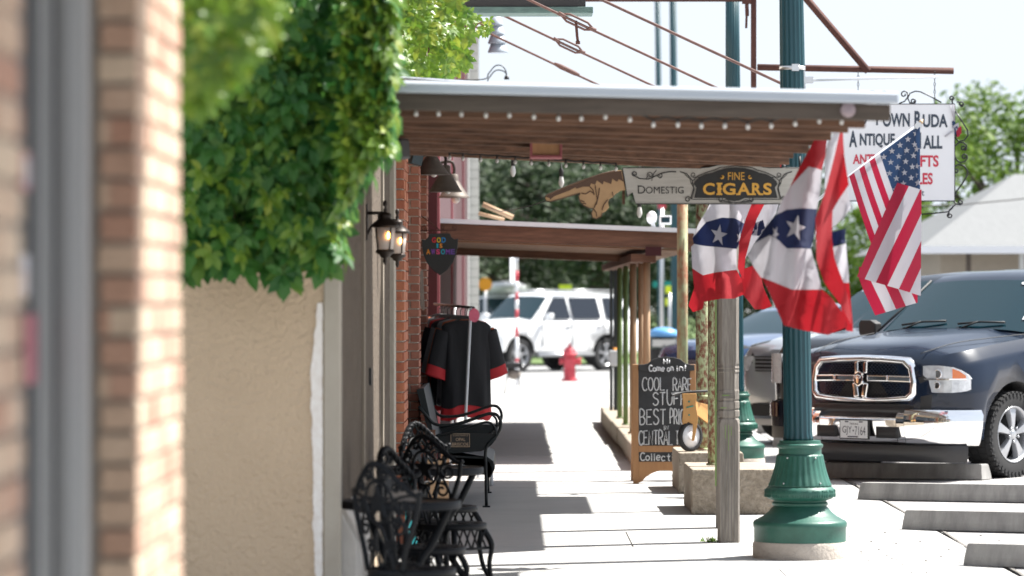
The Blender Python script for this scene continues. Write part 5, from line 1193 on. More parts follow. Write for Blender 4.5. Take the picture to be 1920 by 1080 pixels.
def clip(poly, a, bb, c):      # keep a*x+b*y<=c
    out = []
    for i in range(len(poly)):
        p, q = poly[i], poly[(i + 1) % len(poly)]; fp, fq = a * p[0] + bb * p[1] - c, a * q[0] + bb * q[1] - c
        if fp <= 0: out.append(p)
        if fp * fq < 0: s_ = fp / (fp - fq); out.append((p[0] + (q[0] - p[0]) * s_, p[1] + (q[1] - p[1]) * s_))
    return out
polys = []; CL = 120.0
for i in range(13):
    h0 = A_.lerp(Bq, i / 13); h1 = A_.lerp(Bq, (i + 1) / 13)
    col = 1 if i % 2 == 0 else 0
    s0 = (CL * 1.02 + (1 if i < 7 else 0)) if i < 7 else 0
    L = 330
    q = [tuple(h0 + dq * s0), tuple(h1 + dq * s0), tuple(h1 + dq * L), tuple(h0 + dq * L)]
    q = clip(q, 1, 0, 1724); 
    q = clip(q, -(535 - 345), -(1600 - 1690), -(535 - 345) * 1690 - (1600 - 1690) * 345) if False else q
    q = clip(q, 0, 1, 535)
    if len(q) > 2: polys.append((q, col))
q = [tuple(A_), tuple(A_.lerp(Bq, 7 / 13)), tuple(A_.lerp(Bq, 7 / 13) + dq * CL), tuple(A_ + dq * CL)]
q = clip(q, 1, 0, 1724); polys.append((q, 2))
q2 = clip([(1690, 240), (1724.5, 240), (1724.5, 420), (1690, 420)], 0, 1, 372)
FM = [M['cloth_white'], M['flag_red'], M['flag_blue']]
fw = lambda x, y: .05 * math.sin((x - 1600) / 22.0 + (y - 300) / 150) * min(1, max(0, (y - 240) / 120))
cloth('hoist_panel', polys, FM, D_, fw, t, step=12)
# lower canton continuing to the fold
can = clip([(1668, 330), (1700, 262), (1724, 236), (1724, 368), (1686, 420), (1668, 400)], 0, 1, 1000)
stars = []
for r_ in range(9):
    for c_ in range(11):
        if (r_ + c_) % 2: continue
        hpt = A_.lerp(Bq, (7 / 13) * (r_ + .55) / 9.1); p = hpt + dq * (CL * (c_ + .6) / 7.4)
        if p.x < 1721 and p.y < 392 and (p - hpt).length < CL * .97: stars.append((star_poly(p.x, p.y, 6.6, .05 * math.sin(r_ * 3 + c_), .95), 0))
cloth('star', stars, FM, D_, off(fw, -.008), t, step=10)
cloth('canton', [([(1700, 262), (1724, 238), (1724.3, 372), (1712, 372), (1690, 352), (1684, 330)], 2)], FM, D_, lambda x, y: -.03 + .04 * math.sin((x - 1690) / 10.0), t, step=10)
stars = [(star_poly(x, y, 6.8, .1, .8), 0) for x, y in ((1718, 280), (1718.5, 312), (1709, 314), (1702, 300), (1716, 328), (1704, 332), (1721, 342), (1697, 318), (1699, 286), (1712, 297))]
cloth('star', stars, FM, D_, lambda x, y: -.042 + .04 * math.sin((x - 1690) / 10.0), t, step=10)
# front fold: stripes run down to the left
d2 = Vector((-.425, .905)); polys = []; tl = Vector((1681, 343)); tr_ = Vector((1726, 357)); nrm = Vector((.905, .425))
span = 9.0; w_ = 21.5
for i in range(-1, 9):
    o = tl + nrm * (i * w_)
    q = [tuple(o - d2 * 80), tuple(o + nrm * w_ - d2 * 80), tuple(o + nrm * w_ + d2 * 300), tuple(o + d2 * 300)]
    q = clip(q, 1, 0, 1725)
    q = clip(q, (357 - 343), -(1726 - 1681), (357 - 343) * 1681 - (1726 - 1681) * 343)            # below the top edge
    q = clip(q, -(530 - 343), -(1681 - 1600) , -(530 - 343) * 1681 - (1681 - 1600) * 343)           # right of the slanted edge
    q = clip(q, -.30, 1, -.30 * 1602 + 518)                                                       # bottom
    if len(q) > 2: polys.append((q, 1 if i % 2 == 0 else 0))
cloth('front_fold', polys, FM, D_, lambda x, y: -.09 + .035 * math.sin((x - 1600) / 17.0 + y / 90.0), t, step=12)
polys = []; d3 = Vector((.42, .91))
for i in range(7):
    xa = 1600 + i * 22
    q = [(xa, 500), (xa + 22, 500), (xa + 22 + 60, 630), (xa + 60, 630)]
    q = clip(q, .30, 1, .30 * 1640 + 592); q = clip(q, -.30, -1, -(.30 * 1602 + 490)); q = clip(q, 1, 0, 1722); q = clip(q, -1, 0, -1612); q = clip(q, -.95, .36, -.95 * 1612 + .36 * 522) if True else q
    if len(q) > 2: polys.append((q, 1 if i % 2 == 0 else 0))
cloth('lower_fold', polys, FM, D_, lambda x, y: .05 + .03 * math.sin((x - 1600) / 14.0), t, step=12)
# ================================================================== WHEEL STOPS
def wheel_stop(px, py, n, lab, L=1.8):
    # near left bottom corner seen at px, py
    D = 30.0
    for _ in range(20):
        x = PX(px, D); D = FPX * (EYE - pz(x)) / (py - HY)
    a = R(-40); M4 = Matrix.Translation((x, D, pz(x) - .004)) @ Matrix.Rotation(a, 4, 'Z') @ Matrix.Rotation(-math.atan(PSL * math.cos(a)), 4, 'Y')
    b = MB(); rings = []
    for u, sh in ((0, .0), (.03, 1.), (L - .03, 1.), (L, .0)):
        w0, w1, h = .0, .16, .14
        pr = [(w0 + .0, 0), (w0 + .004, .055), (w0 + .022, h - .008 * (1 - sh)), (w1 - .022, h - .008 * (1 - sh)), (w1 - .004, .055), (w1, 0)]
        uu = u
        rings.append([M4 @ Vector((uu + (0.02 * (z / h) if u < L / 2 else -.02 * (z / h)) * (1 - sh), y, z)) for y, z in pr])
    b.loft(rings, smooth=False)
    return b.build('wheel_stop', M['stop'], bevel=.006, label=lab, cat='wheel stop', group='concrete wheel stops')
wheel_stop(1805, 1060, 0, "wheel stop nearest the camera, cut off by the picture edge")
wheel_stop(1690, 992, 1, "wheel stop streaked with a dark band, next after the nearest one")
wheel_stop(1607, 936, 2, "long wheel stop with a scuffed far end, in front of the navy pickup")
wheel_stop(1531, 895, 3, "wheel stop under the navy pickup's bumper, partly behind the nearest lamp post")
wheel_stop(1447, 838, 4, "wheel stop in front of the dark blue truck, seen past the lamp post")
wheel_stop(1418, 812, 5, "wheel stop in front of the silver car")
# grey debris at the joint
b = MB(); pts = []
rnd = random.Random(9)
for i in range(30):
    y = 15 + i * 1.0; x = 3.02 + .015 * math.sin(i * 1.7) + rnd.uniform(-.012, .012); pts.append((x, y, .003))
for i in range(len(pts) - 1):
    p, q = Vector(pts[i]), Vector(pts[i + 1]); b.face([p + Vector((-.011, 0, 0)), p + Vector((.011, 0, 0)), q + Vector((.011, 0, 0)), q + Vector((-.011, 0, 0))])
b.build('pavement_crack', M['joint'], kind='structure')
b = MB()
for i in range(90):
    y = rnd.uniform(21, 27); x = rnd.uniform(2.2, 3.3); c = Vector((x, y, .003 + (pz(x)))); r = rnd.uniform(.004, .012)
    b.lathe([(r, 0), (r * .7, r * .6), (.0, r * .6)], c, 5)
b.build('grit', M['joint'], kind='stuff', label="scattered dark grit beside the wheel stops", cat='grit')

# ================================================================== VEHICLES
def bake_boolean(o, cutters):
    for c in cutters:
        md = o.modifiers.new('b', 'BOOLEAN'); md.operation = 'DIFFERENCE'; md.object = c; md.solver = 'EXACT'
    bpy.context.view_layer.update(); dg = bpy.context.evaluated_depsgraph_get()
    me = bpy.data.meshes.new_from_object(o.evaluated_get(dg)); o.modifiers.clear(); old = o.data; o.data = me; bpy.data.meshes.remove(old)
    for c in cutters:
        m = c.data; bpy.data.objects.remove(c); bpy.data.meshes.remove(m)

def make_wheel(t, c, r, w, outer, spokes=5, treads=True, rimfrac=.66):
    """c = wheel centre, outer = +1/-1 side (local x)"""
    b = MB(); o = outer; hw = w / 2
    prof = [(r * .60, -hw * .9), (r * .84, -hw), (r * .955, -hw * .95), (r * .985, -hw * .75), (r * .985, hw * .75), (r * .955, hw * .95), (r * .84, hw), (r * rimfrac, hw * .9), (r * rimfrac - .01, hw * .55)]
    b.lathe([(rr, h * o) for rr, h in prof], c, 48, axis='X', caps=False)
    if treads:
        for k in range(40):
            a = 2 * PI * k / 40
            for j, (x0, x1, off) in enumerate(((-1.0, -.62, 0), (-.55, -.05, .5), (.05, .55, .2), (.62, 1.0, .6))):
                aa = a + off * 2 * PI / 40
                Mx = Matrix.Translation(c) @ Matrix.Rotation(aa, 4, 'X')
                b.box(hw * x0, hw * x1, -.020, .020, r * (.955 if abs(x0) > .9 or abs(x1) > .9 else .975), r * 1.0, 0, Mx)
        for k in range(40):
            aa = 2 * PI * (k + .3) / 40; Mx = Matrix.Translation(c) @ Matrix.Rotation(aa, 4, 'X')
            b.box(min(hw * .98 * o, hw * 1.035 * o), max(hw * .98 * o, hw * 1.035 * o), -.013, .013, r * .87, r * .955, 0, Mx)
    wl_ = b.build('wheel', M['rubber'], t, local=True, sharp=35)
    b = MB(); R1 = r * rimfrac
    b.lathe([(R1 * .98, hw * .86 * o), (R1, hw * .92 * o), (R1 * .97, hw * .94 * o), (R1 * .9, hw * .8 * o), (R1 * .88, hw * .1 * o)], c, 40, axis='X', caps=False)
    for k in range(spokes):
        a = 2 * PI * k / spokes + .3
        def pt(rr, ang, x): return Vector(c) + Vector((x * o, rr * math.cos(a + ang), rr * math.sin(a + ang)))
        rings = []
        for rr, wd, x0, x1 in ((R1 * .12, .55, hw * .55, hw * .84), (R1 * .4, .30, hw * .55, hw * .86), (R1 * .7, .25, hw * .45, hw * .84), (R1 * .93, .27, hw * .4, hw * .78)):
            rings.append([pt(rr, -wd, x0), pt(rr, -wd * .8, x1), pt(rr, wd * .8, x1), pt(rr, wd, x0)])
        b.loft(rings, smooth=False)
    b.lathe([(.0, hw * .92 * o), (R1 * .15, hw * .90 * o), (R1 * .18, hw * .8 * o), (R1 * .18, hw * .4 * o)], c, 20, axis='X')
    for k in range(5):
        a = 2 * PI * k / 5 + .95; p = Vector(c) + Vector((hw * .8 * o, R1 * .26 * math.cos(a), R1 * .26 * math.sin(a))); b.lathe([(.014, 0), (.014, .02 * o), (.0, .024 * o)], p, 8, axis='X')
    b.build('rim', M['alloy'], wl_, local=True, bevel=.004)
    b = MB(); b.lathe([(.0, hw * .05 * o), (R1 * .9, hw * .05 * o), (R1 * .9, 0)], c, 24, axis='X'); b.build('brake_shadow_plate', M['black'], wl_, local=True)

def nose_plan(W, y0, rnd_=.38, n=9, squareness=2.6):
    """plan outline of the nose from centre line to the side: list of (x, y)"""
    out = [(0, y0)]
    for k in range(n):
        a = PI / 2 * k / (n - 1)
        x = W * math.sin(a) ** (2 / squareness); y = y0 + rnd_ * (1 - math.cos(a) ** (2 / squareness)) if k else y0
        out.append((x, y))
    return out[1:]
def plan_y(x, W, y0, depth, e=2.6):
    u = min(1, abs(x) / W); return y0 + depth * (1 - (1 - u ** e) ** (1 / e))

def vehicle(kind, lab, cat, name, loc, yaw, paint, sp, group=None, detail=0):
    """local frame: -Y forward, front axle at y=0, +X the driver's side"""
    t = thing(name, lab, cat, loc, yaw, group)
    W, fo, wb, ro, r = sp['W'], sp['fo'], sp['wb'], sp['ro'], sp['r']; zb = sp.get('zb', .30); zn, zc, zbelt, zr = sp['zn'], sp['zc'], sp['zbelt'], sp['zr']
    yc, yt, ye, yg = sp['yc'], sp['yt'], sp['ye'], sp['yg']; ztail = sp['ztail']; yend = wb + ro; nd = sp.get('nd', .40)
    def half(y):
        if y < -fo + nd:                        # rounded nose in plan
            k = max(0, (y + fo) / nd); return W * (1 - (1 - k) ** 2.4 * sp.get('nt', .36))
        if y > yend - .25: return W * (1 - .06 * ((y - yend + .25) / .25))
        return W
    def ztop(y):
        if y < -fo + .12: return zn - .10 * (1 - (y + fo) / .12)
        if y < yc: k = (y + fo - .12) / (yc + fo - .12); return zn + (zc - zn) * (k ** .72)
        if y < ye: return zbelt + .04
        return ztail
    st = sorted(set([-fo, -fo + .05, -fo + .12, -fo + .22, -fo + .34, -fo + .5, -.25, .0, .25, yc - .02, yc + .05, (yc + yt) / 2, yt, wb * .5, wb * .7, ye - .02 if kind == 'pickup' else ye * .9, (ye + .03) if kind == 'pickup' else ye, wb, wb + .35, yend - .25, yend - .1, yend]))
    b = MB(); rings = []
    for y in st:
        w = half(y); zt = ztop(y); zl = zb + (.12 if y < -fo + .15 else 0)
        hood = y < yc
        sh = zt - (.12 if hood else .06)
        cr = .05 if hood else 0.0
        pts = [(0, zl), (w * .86, zl), (w * .97, zl + .06), (w, (zl + sh) / 2 + .08), (w * .985, sh - .05), (w * .955, sh), (w * .88, sh + (zt - sh) * .75), (w * .55, zt + cr * .5), (w * .48, zt + cr * .95), (0, zt + cr)]
        ring = [Vector((x, y, z)) for x, z in pts] + [Vector((-x, y, z)) for x, z in pts[-2:0:-1]]
        rings.append(ring)
    b.loft(rings); body = b.build('body', [paint, M['black']], t, local=True, sharp=38)
    cut = []
    for ya in (0, wb):
        for s_ in (-1, 1):
            c = MB(); c.lathe([(r + .075, s_ * (W - .34)), (r + .075, s_ * (W + .3))], (0, ya, r + .015 + sp.get('drop', 0)), 40, axis='X'); co = c.build('cut', M['black'], t, local=True); cut.append(co)
    bake_boolean(body, cut)
    for p in body.data.polygons:                # the wheel wells are dark liners
        cx_, cy_, cz_ = p.center
        if abs(cx_) < W - .03 and any(abs((Vector((cy_, cz_)) - Vector((ya, r + .015 + sp.get('drop', 0)))).length - (r + .075)) < .03 for ya in (0, wb)) or (abs(abs(cx_) - (W - .34)) < .02): p.material_index = 1
    for ya in (0, wb):
        for s_ in (-1, 1): make_wheel(t, (s_ * (W - sp.get('ww', .27) / 2 - .015), ya, r + sp.get('drop', 0)), r, sp.get('ww', .27), s_, treads=(detail > 0 and ya == 0))
    # greenhouse
    gw0, gw1 = W * .93, W * sp.get('tumble', .74)
    zB = zbelt + .0
    sec = [(yc, zB + .03, zc + .0, gw0), (yt, zr - .05, zr - .05, gw1)]
    b = MB()
    prof = [(yc - .02, zc - .02, W * .88), ((yc + yt) * .5, (zc + zr) / 2 - .01, W * .82), (yt - .08, zr - .07, gw1 + .01), (yt + .05, zr - .02, gw1), ((yt + yg) / 2, zr + .02, gw1), (yg - .1, zr - .01, gw1), (yg, zr - .06, gw1), (ye - .05, zB + .15, W * .87), (ye, zB, W * .9)]
    rings = []
    for y, z, w in prof:
        k = (z - zB) / (zr - zB); wB = W * .945
        rings.append([Vector((wB, y, zB - .03)), Vector((w + .01, y, zB + (z - zB) * .82)), Vector((w - .05, y, z - .015)), Vector((w * .5, y, z + .012)), Vector((0, y, z + .018)), Vector((-w * .5, y, z + .012)), Vector((-w + .05, y, z - .015)), Vector((-w - .01, y, zB + (z - zB) * .82)), Vector((-wB, y, zB - .03))])
    b.loft(rings); b.build('cab', paint, t, local=True, sharp=32)
    # windscreen: a curved pane standing proud of the cab
    nrm_ = Vector((0, -(zr - zc), yt - yc)).normalized()
    def ws(u, v, o=.012):                        # u -1..1, v 0..1: follows the cab's own slope
        v2 = .07 + v * .86; k = v2 * 2
        (y0, z0, w0), (y1, z1, w1) = (prof[0], prof[1]) if k < 1 else (prof[1], prof[2]); k = k if k < 1 else k - 1
        y, z, w = y0 + (y1 - y0) * k, z0 + (z1 - z0) * k, (w0 + (w1 - w0) * k) * .93
        return Vector((u * w, y, z + .019 - .033 * abs(u) ** 3)) + nrm_ * o
    b = MB(); n = 10
    b.loft([[ws(-1 + 2 * i / n, v) for i in range(n + 1)] for v in (0, .33, .66, 1)], closed=False, caps=False); b.loft([[ws(-1 + 2 * i / n, v, -.02) for i in range(n + 1)] for v in (0, .33, .66, 1)], closed=False, caps=False)
    wsn = b.build('windscreen', M['glass'] if not sp.get('dark_ws') else M['glass_dark'], t, local=True)
    if detail:
        b = MB()
        for u0, u1 in ((-.75, -.15), (.05, .68)):
            p, q = ws(u0, .05, .03), ws(u1, .10, .03); b.tube([p, p.lerp(q, .5) + Vector((0, -.01, .012)), q], .010, 5)
            b.tube([ws(u0 + .05, -.03, .02), p.lerp(q, .45) + Vector((0, -.015, .015))], .009, 5)
        b.build('wiper', M['black'], wsn, local=True)
        b = MB(); b.prism([ws(.50, .90, .018), ws(.53, .88, .018), ws(.56, .885, .018), ws(.57, .93, .018), ws(.545, .94, .018), ws(.54, .965, .018), ws(.525, .945, .018), ws(.49, .93, .018)], (0, -.003, .003)); b.prism([ws(.865, .19, .018), ws(.955, .20, .018), ws(.95, .27, .018), ws(.86, .26, .018)], (0, -.003, .003)); b.build('windscreen_sticker', M['sign_white'], wsn, local=True)
    # side windows
    for s_ in (-1, 1):
        segs = sp['win']
        for (ya, yb) in segs:
            def sw(y, v):
                z0, z1 = zB + .05, zr - .11
                z = z0 + (z1 - z0) * v; w = W * .955 + (gw1 + .012 - W * .955) * v
                return Vector((s_ * (w + .004), y, z))
            slope = (yt - yc) / (zr - zc)
            a0 = max(ya, yc + .12 + 0); a1 = max(ya, yt + .02 - .0) if ya < yt else ya
            rr_ = yb; r1_ = yb if yb < ye - .3 else yb - .25
            pts = [sw(a0, 0), sw(rr_, 0), sw(r1_, 1), sw(a1, 1)]
            b = MB(); b.prism(pts, (s_ * .012, 0, 0)); b.build('side_window', M['glass_dark'], t, local=True)
        ym = yc + .28
        b = MB(); b.loft([[Vector((s_ * (W + .05 + .20 * u), ym + dy_ * q, zB + .03 + .15 * v)) for u, v in ((0, .1), (.5, .0), (.95, .05), (1, .3), (1, .75), (.9, 1), (.3, 1), (0, .8))] for dy_, q in ((-.07, .75), (-.03, 1.), (.05, 1.))], smooth=False); b.tube([(s_ * (W - .06), ym + .03, zB + .03), (s_ * (W + .1), ym + .02, zB + .07)], .03, 8)
        b.build('mirror', M['black'] if detail or sp.get('dark_mirror') else paint, t, local=True, bevel=.02)
        b = MB()
        for yd in sp['doors']: b.box(s_ * W * .985 - .022, s_ * W * .985 + .022, yd - .004, yd + .004, zb + .18, zB - .02)
        b.build('door_gap', M['black'], t, local=True)
        b = MB()
        for yd in sp['doors'][1:]: b.box(min(s_ * W * .99, s_ * (W * .99 + .03)), max(s_ * W * .99, s_ * (W * .99 + .03)), yd - .24, yd - .05, zB - .14, zB - .11)
        b.build('door_handle', M['chrome'], t, local=True, bevel=.008)
    b = MB(); b.prism([Vector((-W * .72, ye - .01, zB + .12)), Vector((W * .72, ye - .01, zB + .12)), Vector((gw1 * .85, yg + .02, zr - .12)), Vector((-gw1 * .85, yg + .02, zr - .12))], (0, .02, 0)); b.build('rear_window', M['glass_dark'], t, local=True)
    for s_ in (-1, 1):
        b = MB(); b.box(s_ * (W * .88) - .08, s_ * (W * .88) + .08, yend - .06, yend + .01, ztail - .38, ztail - .1); b.build('tail_light', M['hydrant'], t, local=True, bevel=.01)
    if kind == 'pickup':
        b = MB(); b.box(-W * .84, W * .84, ye + .12, yend - .1, ztail - .06, ztail + .052); b.build('bed_liner', M['black'], t, local=True)
    return t, half, ztop

# --- the navy pickup
AXX, AXY, YAW = 3.80, 35.15, R(-43)
sp = dict(W=1.0, fo=.95, wb=3.57, ro=1.2, drop=.045, r=.388, ww=.29, zb=.34, zn=1.17, zc=1.33, zbelt=1.27, zr=1.90, yc=.36, yt=1.16, ye=2.75, yg=2.45, ztail=1.36, nd=.44, nt=.36, tumble=.76, win=((.55, 1.55), (1.68, 2.6)), doors=(.62, 1.62, 2.66))
t, half, ztop = vehicle('pickup', "navy pickup truck with a chrome crossbar grille and chrome bumper facing the sidewalk", 'pickup truck', 'pickup_truck', (AXX, AXY, pz(4.4) - .047), YAW, M['paint_navy'], sp, detail=1)
def fy(x, o=0.): return plan_y(x, 1.0, -.97, .46, 2.7) - o
# bumper
def wrap(mb, prof, x0, x1, n=26, mi=0, oy=0., W=1.0, cap=True):
    """sweep a (out, z) profile round the nose plan curve"""
    rings = []
    for i in range(n + 1):
        x = x0 + (x1 - x0) * i / n; xx = x
        yy = plan_y(xx, W * 1.004, -.97, .46, 2.7); dx = .004
        y2 = plan_y(min(W, abs(xx) + dx), W * 1.004, -.97, .46, 2.7); y1 = plan_y(max(0, abs(xx) - dx), W * 1.004, -.97, .46, 2.7)
        sl = max(-8, min(8, (y2 - y1) / (2 * dx))); nx, ny = sl, -1.0; ln = math.hypot(nx, ny); nx, ny = nx / ln * (1 if xx >= 0 else -1), ny / ln
        rings.append([Vector((xx + nx * o_, yy + ny * o_, z)) for o_, z in prof])
    mb.loft(rings, mi, caps=cap)
def xs_(x): return x
b = MB()
wrap(b, [(.0, .36), (.035, .365), (.052, .385), (.068, .44), (.084, .52), (.088, .575), (.06, .602), (.0, .605)], -.42, .42, 12)
bmp = [(.0, .345), (.028, .35), (.046, .375), (.062, .43), (.083, .52), (.094, .62), (.066, .667), (.0, .67)]
for s_ in (1, -1):
    wrap(b, bmp, s_ * .50, s_ * .999, 22)
    # blend
    r0 = []; r1 = []
    wrap(b, [(.0, .355), (.032, .36), (.05, .38), (.066, .435), (.084, .52), (.091, .60), (.063, .637), (.0, .64)], s_ * .425, s_ * .498, 4)
b.build('front_bumper', M['chrome'], t, local=True, sharp=50)
b = MB()
b.bm.free()
for x0, x1 in ((-.45, -.22), (.22, .45)): b = MB(); wrap(b, [(.07, .41), (.088, .412), (.088, .512), (.07, .515)], x0, x1, 6); b.build('bumper_inlet', M['black'], t, local=True)
b = MB(); wrap(b, [(.0, .20), (.03, .20), (.05, .25), (.06, .30), (.055, .352), (.0, .352)], -.96, .96, 26); b.build('air_dam', M['black_gloss'], t, local=True, sharp=50)
b = MB(); wrap(b, [(.0, .60), (.015, .60), (.02, .70), (.0, .72)], -.62, .62, 14); b.build('lower_fascia', M['black_gloss'], t, local=True)
# grille
def grille_ring(mb, out, inn, o0, o1):
    n = len(out)
    def pp(q, o): return Vector((q[0], fy(q[0], o) + (q[1] - .7) * .03, q[1]))
    mixq = lambda k: [(a_[0] + (b_[0] - a_[0]) * k, a_[1] + (b_[1] - a_[1]) * k) for a_, b_ in zip(out, inn)]
    L = [[pp(q, o) for q in mixq(k)] for k, o in ((0, o0), (.10, .022), (.35, .045), (.6, .050), (.85, .035), (1, -.01))]
    for X, Y in zip(L[:-1], L[1:]):
        for i in range(n):
            j = (i + 1) % n; mb.face([X[i], X[j], Y[j], Y[i]])
outl = [(-.60, .80), (-.54, .735), (-.30, .72), (0, .715), (.30, .72), (.54, .735), (.60, .80), (.605, .92), (.575, 1.06), (.50, 1.13), (.25, 1.145), (0, 1.15), (-.25, 1.145), (-.50, 1.13), (-.575, 1.06), (-.605, .92)]
inl = [(-.545, .815), (-.505, .785), (-.29, .765), (0, .76), (.29, .765), (.505, .785), (.545, .815), (.55, .92), (.525, 1.03), (.465, 1.08), (.24, 1.092), (0, 1.095), (-.24, 1.092), (-.465, 1.08), (-.525, 1.03), (-.55, .92)]
inl = [(x * .95, .925 + (z - .925) * .90) for x, z in inl]
b = MB(); grille_ring(b, outl, inl, -.02, .045)
bmesh.ops.remove_doubles(b.bm, verts=b.bm.verts[:], dist=.0005); gr = b.build('grille', M['chrome'], t, local=True, sharp=60)
def gp(x, z, o): return Vector((x, fy(x, o) + (z - .7) * .03, z))
def gbar(mb, pts, w, o=.035, thick=.03):
    for i in range(len(pts) - 1):
        (x0, z0), (x1, z1) = pts[i], pts[i + 1]; d = Vector((x1 - x0, z1 - z0)).normalized(); nx, nz = -d.y * w / 2, d.x * w / 2
        q = [gp(x0 + nx, z0 + nz, o), gp(x1 + nx, z1 + nz, o), gp(x1 - nx, z1 - nz, o), gp(x0 - nx, z0 - nz, o)]
        mb.prism(q, (0, thick, 0))
b = MB()
gbar(b, [(-.535, .935), (-.3, .94), (-.07, .94)], .062); gbar(b, [(.07, .94), (.3, .94), (.535, .935)], .062)
gbar(b, [(-.052, 1.09), (-.05, .98)], .042); gbar(b, [(.052, 1.09), (.05, .98)], .042)
gbar(b, [(-.062, .90), (-.040, .77)], .058, .04); gbar(b, [(.062, .90), (.040, .77)], .058, .04)
b.build('crossbar', M['chrome'], gr, local=True, bevel=.014, bseg=4)
b = MB(); n = 14
b.loft([[gp(-.55 + 1.1 * i / n, z, -.012) for i in range(n + 1)] for z in (.76, 1.095)], closed=False, caps=False); b.build('grille_backing', M['black'], gr, local=True)
b = MB()                                          # honeycomb mesh
for rw in range(19):
    z = .775 + rw * .0172
    pts = []
    for i in range(56):
        x = -.53 + i * 1.06 / 55; pts.append(gp(x, z + .006 * (1 if (i + rw) % 2 else -1), .002))
    b.tube(pts, .0022, 4)
b.build('honeycomb', M['black_gloss'], gr, local=True)
b = MB(); em = [(0, 1.005), (.035, .99), (.052, .955), (.05, .915), (.035, .885), (0, .865), (-.035, .885), (-.05, .915), (-.052, .955), (-.035, .99)]
b.prism([gp(x, z, .065) for x, z in em], (0, .03, 0)); emb = b.build('emblem', M['chrome'], gr, local=True, bevel=.006)
b = MB(); em2 = [(x * .8, .935 + (z - .935) * .82) for x, z in em]; b.prism([gp(x, z, .067) for x, z in em2], (0, .002, 0)); b.build('emblem_field', M['black'], emb, local=True)
b = MB()
for s_ in (-1, 1):
    b.tube([gp(s_ * (.018 + u), .955 + v, .07) for u, v in spiral((0, 0), .02, .007, 2.0 if s_ > 0 else 1.14, 1.1 * (1 if s_ > 0 else -1) * (1), 14)] if s_ > 0 else [gp(-(.018 + u), .955 + v, .07) for u, v in spiral((0, 0), .02, .007, 2.0, 1.1, 14)], .006, 6)
b.prism([gp(x, z, .074) for x, z in [(-.012, .965), (.012, .965), (.016, .93), (.009, .895), (-.009, .895), (-.016, .93)]], (0, .006, 0)); b.build('emblem_horns', M['chrome'], emb, local=True)
# headlights wrap the corner
for s_ in (1, -1):
    def hl(x, z, o):
        yy = plan_y(x, 1.004, -.97, .46, 2.7); return Vector((s_ * x * (1 + o * .25), yy - o * .8, z))
    X = [.645, .70, .76, .82, .88, .93, .97, .985]
    top = [1.055, 1.06, 1.06, 1.055, 1.045, 1.02, .98, .94]; bot = [.835, .825, .82, .82, .82, .825, .835, .85]
    b = MB()
    A = [hl(x, z, .018) for x, z in zip(X, top)]; Bt = [hl(x, z, .018) for x, z in zip(X, bot)]; A2 = [hl(x, z, -.03) for x, z in zip(X, top)]; B2 = [hl(x, z, -.03) for x, z in zip(X, bot)]
    b.loft([A2, A, Bt, B2], closed=False, caps=False, smooth=False); hlo = b.build('headlight', M['lens'], t, local=True)
    b = MB(); Xa = [.885, .93, .965]; b.loft([[hl(x, z, .022) for x, z in zip(Xa, (1.035, 1.01, .97))], [hl(x, z, .022) for x, z in zip(Xa, (.945, .935, .93))]], closed=False, caps=False); b.build('indicator', M['amber'], hlo, local=True)
    b = MB()
    for xc, zc_, rr in ((.775, .985, .045), (.77, .885, .035)):
        p = hl(xc, zc_, .02); b.lathe([(rr, -.006), (rr * .8, -.008), (rr * .55, .004), (.0, .004)], p, 18, axis='Y')
    b.loft([[hl(x, .945, .024) for x in X[:-1]], [hl(x, .932, .024) for x in X[:-1]]], closed=False, caps=False)
    b.build('reflector', M['chrome'], hlo, local=True)
# licence plate
py_ = -.97 - .115
b = MB(); b.box(-.165, .165, py_, py_ + .02, .395, .575); pf = b.build('plate_frame', M['black'], t, local=True, bevel=.004)
b = MB(); b.box(-.152, .152, py_ - .004, py_ - .0005, .405, .562); b.build('licence_plate', M['plate'], pf, local=True)
b = MB(); put_text(b, 'GJY', -.128, -.022, .432, .512, py_ - .0055, 0, .0); put_text(b, '7164', .012, .132, .432, .512, py_ - .0055, 0, .0); b.box(-.012, .002, py_ - .0058, py_ - .0045, .465, .480)
put_text(b, 'TEXAS', -.05, .05, .524, .541, py_ - .0055, 0, .01); b.box(-.07, .05, py_ - .0058, py_ - .0045, .412, .423); b.box(-.10, -.06, py_ - .0058, py_ - .0045, .545, .556); b.box(.06, .10, py_ - .0058, py_ - .0045, .545, .556); b.build('plate_lettering', M['plate_ink'], pf, local=True)
b = MB()
for s_ in (-1, 1):
    b.tube(smooth_path([(s_ * .60, -.90, 1.165), (s_ * .68, -.5, 1.255), (s_ * .78, .0, 1.305), (s_ * .86, .33, 1.33)], 5), .004, 4)
b.build('hood_gap', M['black'], t, local=True)
for s_ in (-1, 1):
    b = MB(); b.tube([(s_ * .845, .36, 1.345), (s_ * .79, .76, 1.61), (s_ * .745, 1.06, 1.82)], .012, 5); b.build('windscreen_seal', M['black'], t, local=True)

